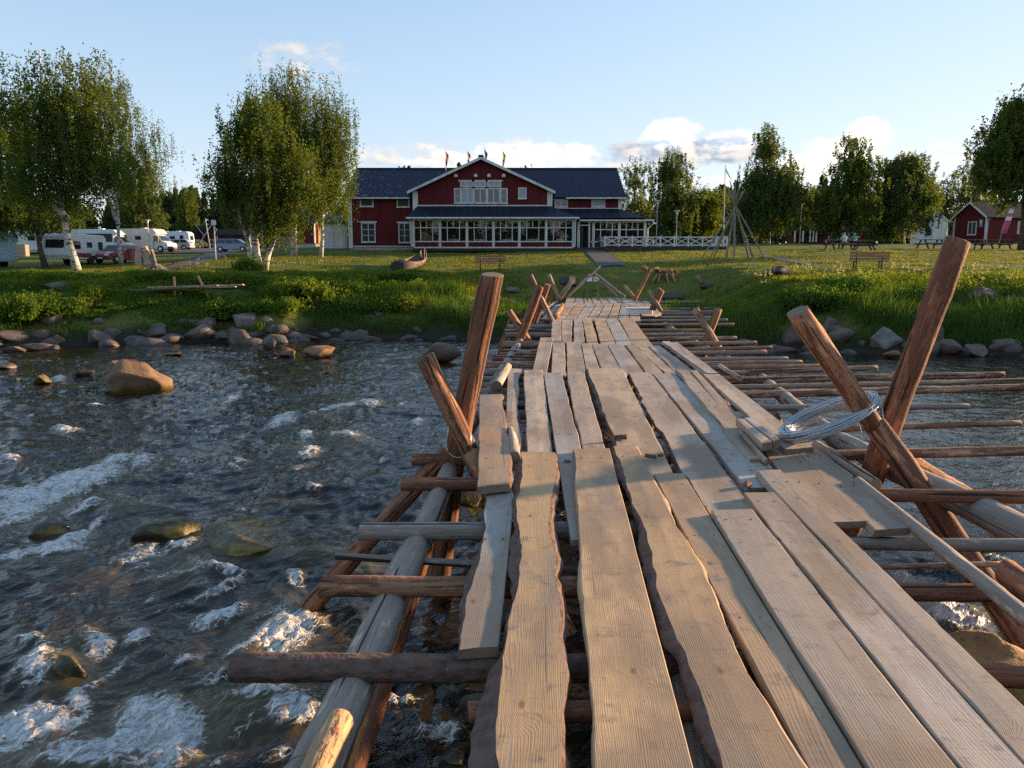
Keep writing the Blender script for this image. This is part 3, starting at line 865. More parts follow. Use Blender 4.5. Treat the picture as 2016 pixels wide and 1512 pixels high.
# stones of the left bank
BANK = [(188, 640, 22, 15, 'pale round stone perched on top of the left stone pile', GREY), (158, 662, 70, 26, 'long slanting brown slab in the left stone pile', BROWN),
        (107, 680, 42, 24, 'orange stone at the foot of the left stone pile', ORANGE), (204, 676, 58, 22, 'broad pinkish stone at the waterline of the left pile', (0.247, 0.165, 0.128)),
        (152, 677, 44, 18, 'dark brown stone between the orange and the pinkish one', BROWN), (238, 664, 40, 28, 'grey stone at the right shoulder of the left pile', GREY),
        (272, 668, 36, 18, 'low grey stone right of the left pile', GREY), (343, 668, 36, 13, 'low dark slab on the shaded waterline under the board stand', GREY),
        (390, 668, 46, 24, 'rough brown stone left of the big pale block', BROWN), (432, 670, 58, 28, 'brown shelving stone under the big pale block', BROWN),
        (477, 646, 76, 36, 'big pale angular block crowning the middle stone pile', (0.270, 0.210, 0.165)), (495, 668, 62, 32, 'rounded two-toned stone under the big pale block', GREY),
        (524, 640, 32, 18, 'small pale stone leaning on the big block', (0.255, 0.203, 0.165)), (560, 664, 46, 18, 'flat stone right of the middle pile', BROWN),
        (600, 668, 44, 12, 'low flat stone by the rushes', BROWN), (640, 666, 34, 14, 'small stone in front of the rushes', GREY),
        (656, 664, 30, 22, 'roundish grey stone before the rushes', GREY), (684, 666, 36, 20, 'low rounded stone at the right of the rushes', GREY),
        (100, 575, 60, 26, 'dark weathered boulder among the leafy plants on the left bank', (0.16, .15, .14)), (126, 640, 16, 10, 'tiny pale stone in the grass left of the pile', GREY),
        (60, 690, 60, 14, 'low wet slab at the left waterline', BROWN), (20, 694, 50, 16, 'low brown slab at the left frame edge', BROWN),
        (692, 614, 74, 32, 'big pale wedge stone on the grass bank', (0.270, 0.217, 0.173)), (714, 592, 36, 14, 'flat stone behind the big wedge stone', GREY),
        (770, 612, 42, 24, 'pale domed stone on the grass bank', (0.262, 0.210, 0.173)), (806, 612, 32, 18, 'small domed stone right of the pale one', (0.255, 0.203, 0.165)),
        (747, 624, 38, 12, 'low stone at the foot of the wedge stone', GREY), (735, 605, 26, 18, 'small dark stone between wedge and domed stone', GREY),
        (848, 610, 32, 14, 'low grey stone right of the domed stones', GREY), (700, 640, 24, 10, 'small stone in the tall grass', GREY), (865, 604, 26, 10, 'small flat stone by the left posts', GREY),
        (1005, 578, 34, 15, 'flat grey stone behind the tall left post', GREY), (1010, 603, 30, 14, 'low stone right of the tall left post', GREY), (1016, 630, 30, 20, 'brown stone behind the left cross logs', BROWN),
        (1118, 566, 62, 30, 'large dark boulder beside the landing with a lit right edge', DARK), (1395, 568, 34, 14, 'dark stone in the lawn right of the log seat', DARK),
        (1330, 590, 80, 20, 'dark flat slab behind the right cross logs', DARK), (1440, 615, 26, 8, 'pale flat stone in the right grass', GREY), (1160, 600, 40, 10, 'low stone under the landing', GREY),
        # right bank
        (1529, 672, 30, 20, 'pale tilted stone left of the right bank pile', (0.255, 0.203, 0.158)), (1557, 668, 38, 34, 'rounded brown boulder at the left of the right bank pile', BROWN),
        (1550, 684, 22, 14, 'small stone at the waterline before the brown boulder', GREY), (1636, 660, 44, 28, 'pale boulder behind the short slanting post', GREY), (1648, 678, 38, 18, 'low boulder under the short slanting post', BROWN),
        (1590, 682, 26, 12, 'low dark stone left of the short post', DARK), (1705, 690, 32, 20, 'small rounded stone in the right shallows', GREY), (1675, 682, 30, 20, 'brown stone between the right posts', BROWN),
        (1720, 672, 36, 26, 'grey stone at the back of the right pile', GREY), (1753, 694, 70, 46, 'large smooth grey boulder left of the tall right post', (0.25, .215, .19)), (1762, 664, 54, 26, 'light domed boulder behind the large smooth one', (0.247, 0.210, 0.180)),
        (1758, 704, 36, 12, 'low orange-brown slab in the water by the tall post', ORANGE), (1847, 690, 38, 52, 'tall rounded boulder right of the tall post', GREY), (1838, 652, 86, 30, 'wide pale boulder half hidden by the tall post', (0.255, 0.210, 0.180)),
        (1886, 674, 34, 20, 'squarish pale stone right of the tall post', (0.255, 0.217, 0.188)), (1877, 696, 54, 22, 'low brown boulder at the right waterline', BROWN), (1944, 684, 50, 24, 'brown oblong boulder at the right', BROWN),
        (1928, 700, 58, 20, 'low flat boulder at the right waterline', GREY), (1988, 696, 50, 24, 'dark rounded boulder at the right waterline', GREY), (1990, 648, 56, 20, 'pale flat rock in the grass at the right edge', (0.270, 0.217, 0.180)),
        (1945, 594, 60, 26, 'grey domed rock in the upper right grass', GREY), (2000, 600, 50, 16, 'low dark rock right of the grey domed one', DARK), (1890, 575, 36, 14, 'dark rock under the tall right post', DARK), (1540, 545, 60, 16, 'long dark heap of stone behind the reeds', DARK), (1468, 640, 20, 8, 'small pale stone in the right grass', GREY)]
for (px, py, w, h, lab, tone) in BANK:
    zz = 0.02 if (py > 660) else None
    rock(px, py, w, h, lab, 'rock', 'rock', 'granite', tone, 'stones along the river bank', z=zz, sub=4 if w > 44 else 3, sink=.2)
# little stones between them
protos = []
for s in range(6):
    me = rock_mesh(0.5, 0.42, 0.28, 900 + s, 2)
    me.materials.append(M['granite'])
    protos.append(me)
rr = random.Random(4)
cnt = 0
while cnt < 110:
    x = rr.choice((rr.uniform(-24, -1.5), rr.uniform(-24, -8), rr.uniform(8, 26)))
    d = abs(rr.gauss(0, 0.75))
    if rr.random() < .3:
        d = -abs(rr.gauss(0, 0.5))
    y = float(shore(x)) + d
    s = rr.choice((0.3, 0.4, 0.5, 0.7, 1.0, 1.3, 1.5)) * rr.uniform(.8, 1.35)
    o = link('stone', rr.choice(protos), None, (x, y, max(gz(x, y), -0.05) - 0.02 * s), (rr.uniform(-.2, .2), rr.uniform(-.2, .2), rr.uniform(0, 6.3)), rr.choice(ROCK_TONES))
    o.scale = (s, s, s * rr.uniform(.7, 1.1))
    sd, wet = ('left' if x < 4 else 'right'), ('in the shallows' if d < 0 else 'on the waterline')
    tag(o, f'small rough stone lying {wet} among the bigger stones of the {sd} bank', 'stone', f'small stones {wet} of the {sd} bank')
    cnt += 1

# ------------------------------------------------------------------ the river
FOAM = [(60, 985, 120, 26, 20, 1.0), (150, 950, 100, 26, 18, 1.0), (230, 912, 50, 12, 12, .8), (40, 1018, 70, 12, 25, .8), (130, 845, 32, 6, 0, .7), (15, 908, 18, 10, 0, .8),
        (282, 912, 26, 12, 20, .8), (367, 914, 14, 8, 20, .6), (458, 925, 12, 8, 0, .6), (480, 909, 18, 6, 0, .6), (608, 892, 24, 9, 15, .8), (555, 832, 36, 11, 25, .85), (455, 787, 24, 7, 25, .7),
        (655, 805, 60, 7, 12, .8), (722, 797, 26, 7, 10, .7), (604, 858, 16, 9, 20, .7), (680, 863, 34, 6, 0, .6), (600, 922, 45, 6, 15, .4), (622, 962, 16, 8, 0, .6), (680, 954, 18, 5, 0, .5),
        (378, 943, 12, 7, 0, .5), (487, 1013, 22, 5, 0, .5), (118, 747, 14, 7, 0, .8), (498, 744, 14, 4, 0, .5), (535, 768, 16, 5, 10, .4), (187, 798, 18, 4, 0, .5), (604, 723, 10, 3, 0, .5),
        (825, 830, 18, 10, 20, .7), (790, 800, 26, 5, 10, .4), (760, 905, 18, 6, 20, .5), (690, 770, 30, 4, 5, .35), (560, 790, 30, 4, 12, .35), (420, 760, 30, 3, 5, .3),
        (25, 1023, 32, 6, 0, .7), (170, 1005, 38, 8, 12, .7), (105, 1080, 95, 22, 15, .95), (50, 1098, 64, 12, 12, .85), (175, 1042, 40, 7, 30, .7), (368, 1076, 36, 10, 10, .95), (280, 1100, 64, 18, 20, .75),
        (440, 1122, 84, 8, -18, .7), (330, 1125, 120, 12, 10, .4), (585, 1147, 22, 15, 0, .95), (440, 1158, 84, 6, 18, .6), (330, 1200, 120, 5, 18, .35), (150, 1180, 90, 5, 8, .3),
        (425, 1214, 48, 18, 15, .95), (560, 1242, 66, 36, 12, 1.0), (480, 1268, 50, 18, 20, .8), (190, 1280, 30, 24, 25, .8), (268, 1262, 26, 13, 25, .7), (48, 1275, 30, 9, -10, .6), (70, 1325, 38, 24, 40, .7),
        (155, 1388, 24, 18, 0, .9), (200, 1345, 110, 8, 35, .5), (60, 1440, 95, 30, 18, .9), (310, 1440, 66, 62, 0, 1.05), (170, 1490, 140, 38, 5, .85), (520, 1377, 92, 11, 5, .9), (585, 1405, 40, 24, 25, .7),
        (480, 1430, 80, 36, 10, .35), (420, 1332, 36, 9, 20, .6), (370, 1292, 26, 12, 20, .6), (300, 1178, 32, 7, 30, .5), (380, 1157, 60, 5, 18, .5), (860, 1440, 44, 18, 20, .6), (770, 1378, 44, 9, 10, .6),
        (700, 1290, 60, 8, 15, .35), (1100, 1340, 40, 22, 10, .5), (1350, 1400, 60, 30, 0, .5), (1885, 1230, 62, 22, -12, 1.0), (1850, 1215, 30, 10, -12, .7), (1950, 1105, 30, 7, 0, .5), (1880, 1085, 24, 5, 0, .4), (1800, 1000, 30, 4, 0, .25),
        (1960, 900, 30, 3, 0, .3), (560, 1500, 60, 20, 15, .5), (420, 1500, 60, 20, 15, .45), (30, 1200, 60, 6, 10, .3)]
AER = [(310, 1450, 110, 70, 0, .9), (120, 1470, 190, 60, 8, .9), (330, 1115, 140, 26, 8, .6), (60, 1000, 150, 40, 18, .7), (540, 1255, 110, 50, 12, .7), (500, 1430, 120, 50, 10, .35), (100, 1085, 120, 30, 10, .5), (1885, 1235, 90, 30, -12, .5), (190, 1320, 120, 60, 20, .35)]
# rocks under a skin of sliding water: seen place, size, height
SLIDE = [(480, 1060, 80, 34, .10), (330, 1040, 60, 16, .04), (128, 1320, 56, 46, .08), (690, 872, 44, 12, .10), (575, 884, 40, 8, .08), (240, 1000, 50, 16, .10), (600, 1098, 90, 16, .09), (500, 1400, 110, 34, .10), (1890, 1215, 70, 20, .10), (940, 1010, 40, 14, .03), (250, 905, 40, 10, .08), (590, 995, 50, 9, .06), (720, 1120, 50, 10, .05)]
def river():
    n_r, n_c = 560, 760
    ys = np.exp(np.linspace(math.log(1.25), math.log(31.5), n_r))
    fr = np.linspace(-1, 1, n_c)
    fr = np.sign(fr) * (0.62 * np.abs(fr) + 0.38 * np.abs(fr) ** 4)
    Y = np.repeat(ys[:, None], n_c, 1)
    X = fr[None] * (Y * 1.20 + 3.2)
    # seen place of every grid point of the level surface in the survey
    dz = -CAM.z
    dep = Y * _cp - dz * _sp
    PX = CXP + X / dep * FPX
    PY = CYP - (Y * _sp + dz * _cp) / dep * FPX
    c, s = FLOW.x, FLOW.y
    U, W = X * c + Y * s, -X * s + Y * c
    wx = 0.30 * perlin(U * 0.9, W * 0.9, 31)
    wy = 0.30 * perlin(U * 0.9, W * 0.9, 32)
    U2, W2 = U + wx, W + wy
    rid = lambda n: 1 - np.abs(n) * 2
    h = 0.038 * perlin(U2 * 0.55, W2 * 0.75, 1)
    h += 0.026 * rid(perlin(U2 * 1.25, W2 * 0.95, 2))
    h += 0.024 * rid(perlin(U2 * 2.2, W2 * 2.6, 3))
    h += 0.0160 * rid(perlin(U2 * 4.0, W2 * 5.6, 4))
    h += 0.0085 * perlin(U2 * 8, W2 * 12, 5)
    fine = 1 - sstep(Y, 5, 13)
    h += 0.0032 * fine * perlin(U2 * 22, W2 * 19, 6)
    calm = sstep(X, 1.5, 5.0) * sstep(Y, 6, 9)             # upstream right: smoother
    edge = sstep(np.asarray(shore(X)) - Y, 0.0, 2.5)
    h *= (1 - 0.6 * calm) * (0.25 + 0.75 * edge)
    h *= 0.82 + 0.5 * sstep(fbm(X * 0.23, Y * 0.23, 40, 2), -0.2, 0.5)
    qx = 16 * perlin(U * 1.7, W * 1.7, 51) * (6.0 / np.maximum(Y, 3)) * 1.6
    qy = 9 * perlin(U * 1.7, W * 1.7, 52) * (6.0 / np.maximum(Y, 3)) * 1.6
    def spots(lst, pw=1.0):
        r = np.zeros_like(X)
        for (px, py, rx, ry, a, k) in lst:
            ca, sa = math.cos(R(a)), math.sin(R(a))
            ex, ey = PX + qx - px, -(PY + qy - py)
            gk = (1.2 if rx < 50 else 1.05) * (1.15 if py > 1180 else 1.0)
            e1, e2 = (ex * ca + ey * sa) / (rx * gk), (-ex * sa + ey * ca) / (ry * gk)
            q = e1 * e1 + e2 * e2
            r = np.maximum(r, k * np.exp(-(q ** 1.2) * 0.8))
        return r
    foam = np.clip(spots([(a, b, c, d, e, (k + .15 if k < .75 else k)) for (a, b, c, d, e, k) in FOAM]), 0, 1.05)
    aer = spots(AER)
    caps = np.clip((h - 0.050) * 22, 0, 0.42) * (1 - 0.85 * calm) * edge * sstep(fbm(X * .5, Y * .5, 60, 2), -0.1, 0.5)
    foam = np.maximum(foam, caps)
    foam = np.maximum(foam, .42 * aer)
    sh = np.zeros_like(X)
    for (px, py, rx, ry, k) in SLIDE:
        q = ((PX - px) / rx) ** 2 + ((PY - py) / ry) ** 2
        b = np.exp(-q * 0.8)
        h = h * (1 - 0.4 * b) + k * b
        sh = np.maximum(sh, b)
    fo = sstep(foam, 0.25, 0.9)
    h += fo * (0.035 + 0.055 * rid(perlin(U2 * 4.2, W2 * 4.2, 71)) * 0.6 + 0.035 * perlin(U2 * 9.5, W2 * 9.5, 72) + 0.02 * fine * perlin(U2 * 21, W2 * 21, 73))
    h -= 0.10 * sstep(aer, 0.3, 0.9) * 0.4
    Z = h - 0.02
    fe = sstep(np.abs(fr), .90, 1.0)[None]
    Z = Z * (1 - fe) - 0.14 * fe                     # runs out into the open reach
    V = np.stack([X, Y, Z], -1).reshape(-1, 3)
    i = np.arange(n_r - 1)[:, None] * n_c + np.arange(n_c - 1)[None]
    Fq = np.stack([i, i + 1, i + 1 + n_c, i + n_c], -1).reshape(-1, 4)
    me = raw_mesh('water', V, Fq, [M['river_water']], None, True)
    for nm, arr in (('foam', foam), ('aerated', np.maximum(aer * 0.9, 0.28 * fo)), ('shallow', sh)):
        at = me.attributes.new(nm, 'FLOAT', 'POINT')
        at.data.foreach_set('value', np.clip(arr, 0, 1).astype(np.float32).ravel())
    o = link('water', me)
    o['kind'] = 'structure'
river()
# the river goes on up- and downstream and behind the viewpoint
_wx = np.linspace(-130, 130, 420)
_wy = np.linspace(-45, 33, 150)
grid('water_reach', _wx, _wy, lambda x, y: -0.13 + 0.055 * fbm(x * .9, y * .9, 3, 3) - .10 * sstep(np.abs(x), np.maximum(y, 1) * 1.2 + 3, np.maximum(y, 1) * 1.2 + 1) * (y > 0), M['river_water'])
# ------------------------------------------------------------------ the timber footbridge
DECK = 1.295                      # top of the boards at their near ends
TAN, FRESH, GREYW, PALE, PINK, DUSK = (0.48, 0.325, 0.195), (0.56, 0.375, 0.20), (0.40, 0.375, 0.345), (0.45, 0.37, 0.285), (0.42, 0.33, 0.245), (0.35, 0.28, 0.215)
bridge = thing('footbridge', 'long footbridge of loose sawn boards on log trestles crossing the rapids', 'bridge', (1.2, 12.0, 0.0))
def frame_from(d):
    d = d.normalized()
    return d.to_track_quat('Y', 'Z')
def board(fl, fr, nl, nr, name='plank', parent=None, thick=0.048, zf=DECK + 0.048, zn=DECK, live=(0, 0), tone=TAN, seed=0, extend=0.0, wob=0.0, ends=0.02, label=None, step=None, lift=0.0):
    """fl, fr, nl, nr: seen far-left, far-right, near-left, near-right top corners of one board"""
    rg = np.random.default_rng(1000 + seed)
    A, B = at_z(*fl, zf + lift), at_z(*fr, zf + lift)
    C, D = at_z(*nl, zn + lift), at_z(*nr, zn + lift)
    if extend:
        dl, dr = (C - A).normalized(), (D - B).normalized()
        C, D = C + dl * extend, D + dr * extend
        C.z = D.z = zn + lift
    far, near = (A + B) / 2, (C + D) / 2
    o_ = (far + near) / 2
    q = frame_from(far - near)
    qi = q.inverted()
    L = (far - near).length
    st = step or (0.05 if max(live) > 0 and near.y < 5 else 0.22)
    n = max(2, int(L / st))
    a, b, c, d = (qi @ (p - o_) for p in (A, B, C, D))
    t = np.linspace(0, 1, n + 1)
    xl = c.x + (a.x - c.x) * t
    xr = d.x + (b.x - d.x) * t
    yl = c.y + (a.y - c.y) * t
    yr = d.y + (b.y - d.y) * t
    yy = (yl + yr) / 2
    s1, s2 = rg.uniform(0, 90, 2)
    def wave(s, amp):
        w = perlin(yy * .9 + s, yy * 0 + s, 3) * 1.0 + perlin(yy * 3.1 + s, yy * 0 + 2 * s, 4) * 0.42 * (.3 + np.abs(perlin(yy * 1.1 + s, yy * 0 + s, 7)) * 2) + perlin(yy * 9 + s, yy * 0 + 3 * s, 5) * 0.12
        return w * amp
    base = 0.0035 + wob
    xl = xl + wave(s1, base + live[0] * 0.035) + (live[0] > 0) * np.abs(wave(s1 + 9, 0.012))
    xr = xr + wave(s2, base + live[1] * 0.035) - (live[1] > 0) * np.abs(wave(s2 + 9, 0.012))
    zt = 0.004 * perlin(yy * 0.9 + s1, yy * 0, 8) + 0.0015 * perlin(yy * 5 + s1, yy * 0, 9)
    bl = np.clip(0.020 + wave(s1 + 3, 0.060), 0.004, 0.075) * live[0]
    br = np.clip(0.016 + wave(s2 + 3, 0.055), 0.003, 0.065) * live[1]
    ch = 0.004
    # cross-section ring: 8 points
    P = np.zeros((n + 1, 8, 3))
    wid = xr - xl
    P[:, 0] = np.stack([xl + ch, yl, zt], -1)
    P[:, 1] = np.stack([(xl + xr) / 2, yy, zt - 0.003 * (rg.random() - .5) * 2 + 0.0], -1)
    P[:, 2] = np.stack([xr - ch, yr, zt], -1)
    P[:, 3] = np.stack([xr + br * 0.35, yr, zt - ch - 0.004 * live[1]], -1)
    P[:, 4] = np.stack([xr + br, yr, zt - thick * 0.8], -1)
    P[:, 5] = np.stack([xr + br * 0.8, yr, zt - thick], -1)
    P[:, 6] = np.stack([xl - bl * 0.8, yl, zt - thick], -1)
    P[:, 7] = np.stack([xl - bl, yl, zt - thick * 0.8], -1)
    P = np.concatenate([P, np.stack([xl - bl * 0.35, yl, zt - ch - 0.004 * live[0]], -1)[:, None]], 1)     # 9th
    k = 9
    # uneven saw cut at both ends
    cut = rg.uniform(-ends, ends, 2)
    for e, i in ((0, 0), (1, n)):
        P[i, :, 1] += np.linspace(-cut[e], cut[e], 3)[[0, 1, 2, 2, 2, 2, 0, 0, 0]] + rg.uniform(-.004, .004, k)
    V = P.reshape(-1, 3)
    faces, mi = [], []
    for i in range(n):
        for j in range(k):
            j2 = (j + 1) % k
            faces.append((i * k + j2, i * k + j, (i + 1) * k + j, (i + 1) * k + j2))
            side_r, side_l = j in (2, 3, 4), j in (6, 7, 8)
            mi.append(1 if (side_r and live[1] > .85) or (side_l and live[0] > .85) else 0)
    faces.append(tuple(range(k)))
    faces.append(tuple(n * k + j for j in range(k - 1, -1, -1)))
    mi += [2, 2]
    me = raw_mesh(name, V, faces, [M['sawn_wood'], M['bark'], M['end_grain']], mi)
    par = bridge if parent is None else parent
    o = link(name, me, None, o_, q, (lambda kk: tuple(min(1, x * kk) for x in tone))(rg.uniform(.84, 1.12)))
    if par is not False:
        o.parent = par
        o.location = o_ - world_of(par)
    if label:
        o['label'] = label
    return o
_bs = [0]
NAILS = MB()
def B(fl, fr, nl, nr, tone=TAN, live=(0, 0), ext=0.0, **kw):
    _bs[0] += 1
    jr = random.Random(_bs[0] * 31)
    j = jr.uniform(-1, 1) * .028 * max(fl[1] - 560, 6)         # ends never line up exactly
    def along(a, b, dy):
        return (a[0] + (b[0] - a[0]) * dy / (b[1] - a[1]), a[1] + dy)
    fl, fr = along(fl, nl, j), along(fr, nr, j)
    o = board(fl, fr, nl, nr, tone=tone, live=live, extend=ext, seed=_bs[0], **kw)
    if nl[1] > 860:                                            # nail heads where the board crosses a log
        zf, zn = kw.get('zf', DECK + .048), kw.get('zn', DECK)
        for t in (jr.uniform(.06, .1), jr.uniform(.3, .4), jr.uniform(.55, .7)):
            for u in (jr.uniform(.2, .3), jr.uniform(.7, .8)):
                a, b = at_z(*fl, zf).lerp(at_z(*fr, zf), u), at_z(*nl, zn).lerp(at_z(*nr, zn), u)
                q = a.lerp(b, t)
                NAILS.lathe([(.006, -.004), (.006, .002), (.004, .0035)], 7, (q.x, q.y, q.z + .002))
    return o
# nearest boards, running back under the viewpoint
B((975, 882), (1023, 882), (906, 1275), (981, 1275), GREYW, (1, 0), zf=DECK + .01, zn=DECK - .0, label='silvery grey board with a bark edge at the left rail')
B((1031, 882), (1089, 882), (985, 1512), (1113, 1512), FRESH, (1.25, 1.0), 1.6, label='fresh board with wavy bark edges on both sides')
B((1128, 875), (1198, 875), (1168, 1512), (1364, 1512), FRESH, (0.3, 0), 1.7, zf=DECK + .05)
B((1206, 870), (1250, 870), (1419, 1512), (1577, 1512), FRESH, (1.2, 0.75), 1.7, zf=DECK + .054, label='fresh board with a thick bark edge on its left')
B((1286, 931), (1346, 931), (1590, 1512), (1697, 1512), (0.40, 0.275, 0.165), (0, 0), 1.9, zf=DECK + .02)
B((1402, 1007), (1486, 1007), (1704, 1512), (1876, 1512), (0.37, 0.305, 0.24), (0, 0.15), 1.9)
B((1457, 959), (1516, 959), (1881, 1512), (2013, 1512), (0.47, 0.40, 0.335), (0.15, 0), 2.0)
B((1484, 919), (1531, 919), (2018, 1512), (2135, 1512), (0.38, 0.315, 0.255), (0.35, 0.25), 2.0, zf=DECK + .052)
# boards beneath and behind them, hidden tails of the next lengths
# middle lengths
B((1031, 729), (1068, 729), (1038, 905), (1089, 905), PALE, (.2, 0))
B((1070, 733), (1105, 733), (1124, 1062), (1192, 1062), GREYW, (0, .1))
B((1115, 732), (1150, 732), (1150, 900), (1197, 900), PINK, (.3, .2))
B((1157, 729), (1226, 729), (1238, 960), (1342, 960), (0.55, 0.415, 0.275), (.9, .5), zf=DECK + .055)
B((1234, 735), (1283, 735), (1402, 1024), (1502, 1024), PALE, (.9, .1))
B((1285, 736), (1329, 736), (1470, 960), (1545, 960), GREYW, (.2, 0))
B((1334, 731), (1356, 731), (1474, 905), (1512, 905), DUSK, (.5, 0), zf=DECK + .07, zn=DECK + .03)
B((1358, 727), (1370, 727), (1448, 838), (1474, 838), PINK, (0, 0), zf=DECK + .05, zn=DECK + .02)
B((1314, 672), (1330, 670), (1545, 884), (1602, 880), PALE, (.3, 0), zf=DECK + .045, zn=DECK + .045)
B((1470, 850), (1540, 860), (1620, 1027), (1712, 1027), PINK, (0, .1), zf=DECK + .0, zn=DECK)
B((1540, 862), (1585, 858), (1724, 1042), (1795, 1040), DUSK, (.3, .2), zf=DECK + .0, zn=DECK)
# left rail pieces
B((1000, 728), (1023, 728), (992, 935), (1024, 935), PALE, (0, .9), zf=DECK + .02, zn=DECK - .01)
# third lengths
T3 = [((1063, 667), (1089, 667), (1046, 740), (1075, 740), PALE, (0, 0), .06), ((1089, 670), (1111, 670), (1085, 742), (1115, 742), PINK, (0, .2), .045), ((1115, 674), (1143, 674), (1117, 742), (1154, 742), PINK, (.2, 0), .045),
      ((1145, 677), (1164, 677), (1156, 738), (1184, 738), PALE, (0, 0), .045), ((1165, 677), (1193, 677), (1190, 738), (1231, 738), PALE, (.2, 0), .045), ((1195, 675), (1224, 675), (1231, 740), (1274, 740), GREYW, (0, .2), .05),
      ((1233, 679), (1255, 679), (1276, 740), (1310, 740), TAN, (.3, .3), .045), ((1257, 684), (1276, 684), (1315, 742), (1338, 742), PINK, (.4, .2), .045), ((1276, 678), (1297, 678), (1335, 738), (1376, 738), PALE, (.3, 0), .045)]
for (a, b, c, d, t, lv, dz) in T3:
    B(a, b, c, d, t, lv, zf=DECK + dz)
B((1299, 669), (1314, 669), (1392, 734), (1414, 734), GREYW, (0, 0), zf=DECK + .09, zn=DECK + .06, thick=.06)
T4 = [((1087, 627), (1105, 627), (1085, 672), (1105, 672), PALE), ((1106, 627), (1127, 627), (1106, 674), (1125, 674), PINK), ((1130, 627), (1145, 627), (1130, 680), (1153, 680), GREYW), ((1146, 627), (1164, 627), (1157, 682), (1180, 682), TAN),
      ((1169, 626), (1190, 626), (1184, 682), (1214, 682), TAN), ((1192, 627), (1215, 627), (1215, 680), (1247, 680), GREYW), ((1217, 625), (1244, 625), (1249, 684), (1288, 684), TAN)]
for (a, b, c, d, t) in T4:
    B(a, b, c, d, t, (.2, .2))
xs_t = [1114, 1134, 1155, 1174, 1191, 1208, 1223, 1240, 1256]
xs_b = [1087, 1109, 1131, 1153, 1173, 1194, 1215, 1238, 1262]
for k in range(8):
    B((xs_t[k] + 1, 597), (xs_t[k + 1] - 1, 597), (xs_b[k] + 1, 632), (xs_b[k + 1] - 1, 632), (PALE, TAN, GREYW, PINK)[k % 4])
xs_t = [1116, 1133, 1149, 1163, 1176, 1190, 1203, 1216, 1229]
xs_b = [1110, 1130, 1150, 1169, 1187, 1205, 1222, 1240, 1258]
for k in range(8):
    B((xs_t[k] + 1, 584), (xs_t[k + 1] - 1, 584), (xs_b[k] + 1, 600), (xs_b[k + 1] - 1, 600), (PINK, PALE, TAN, GREYW)[(k * 3) % 4])
B((1094, 600), (1110, 596), (1066, 628), (1080, 628), GREYW, zf=DECK + .08, zn=DECK + .06)
B((1224, 592), (1238, 590), (1268, 622), (1290, 622), PALE, zf=DECK + .06)
B((1236, 590), (1254, 590), (1288, 622), (1302, 618), TAN, zf=DECK + .05)
B((1262, 592), (1274, 592), (1296, 620), (1302, 616), GREYW, zf=DECK + .03)

nails = NAILS.build('nails', M['rusty_nail'], bridge)
nails.location = -world_of(bridge)
nails['kind'] = 'stuff'
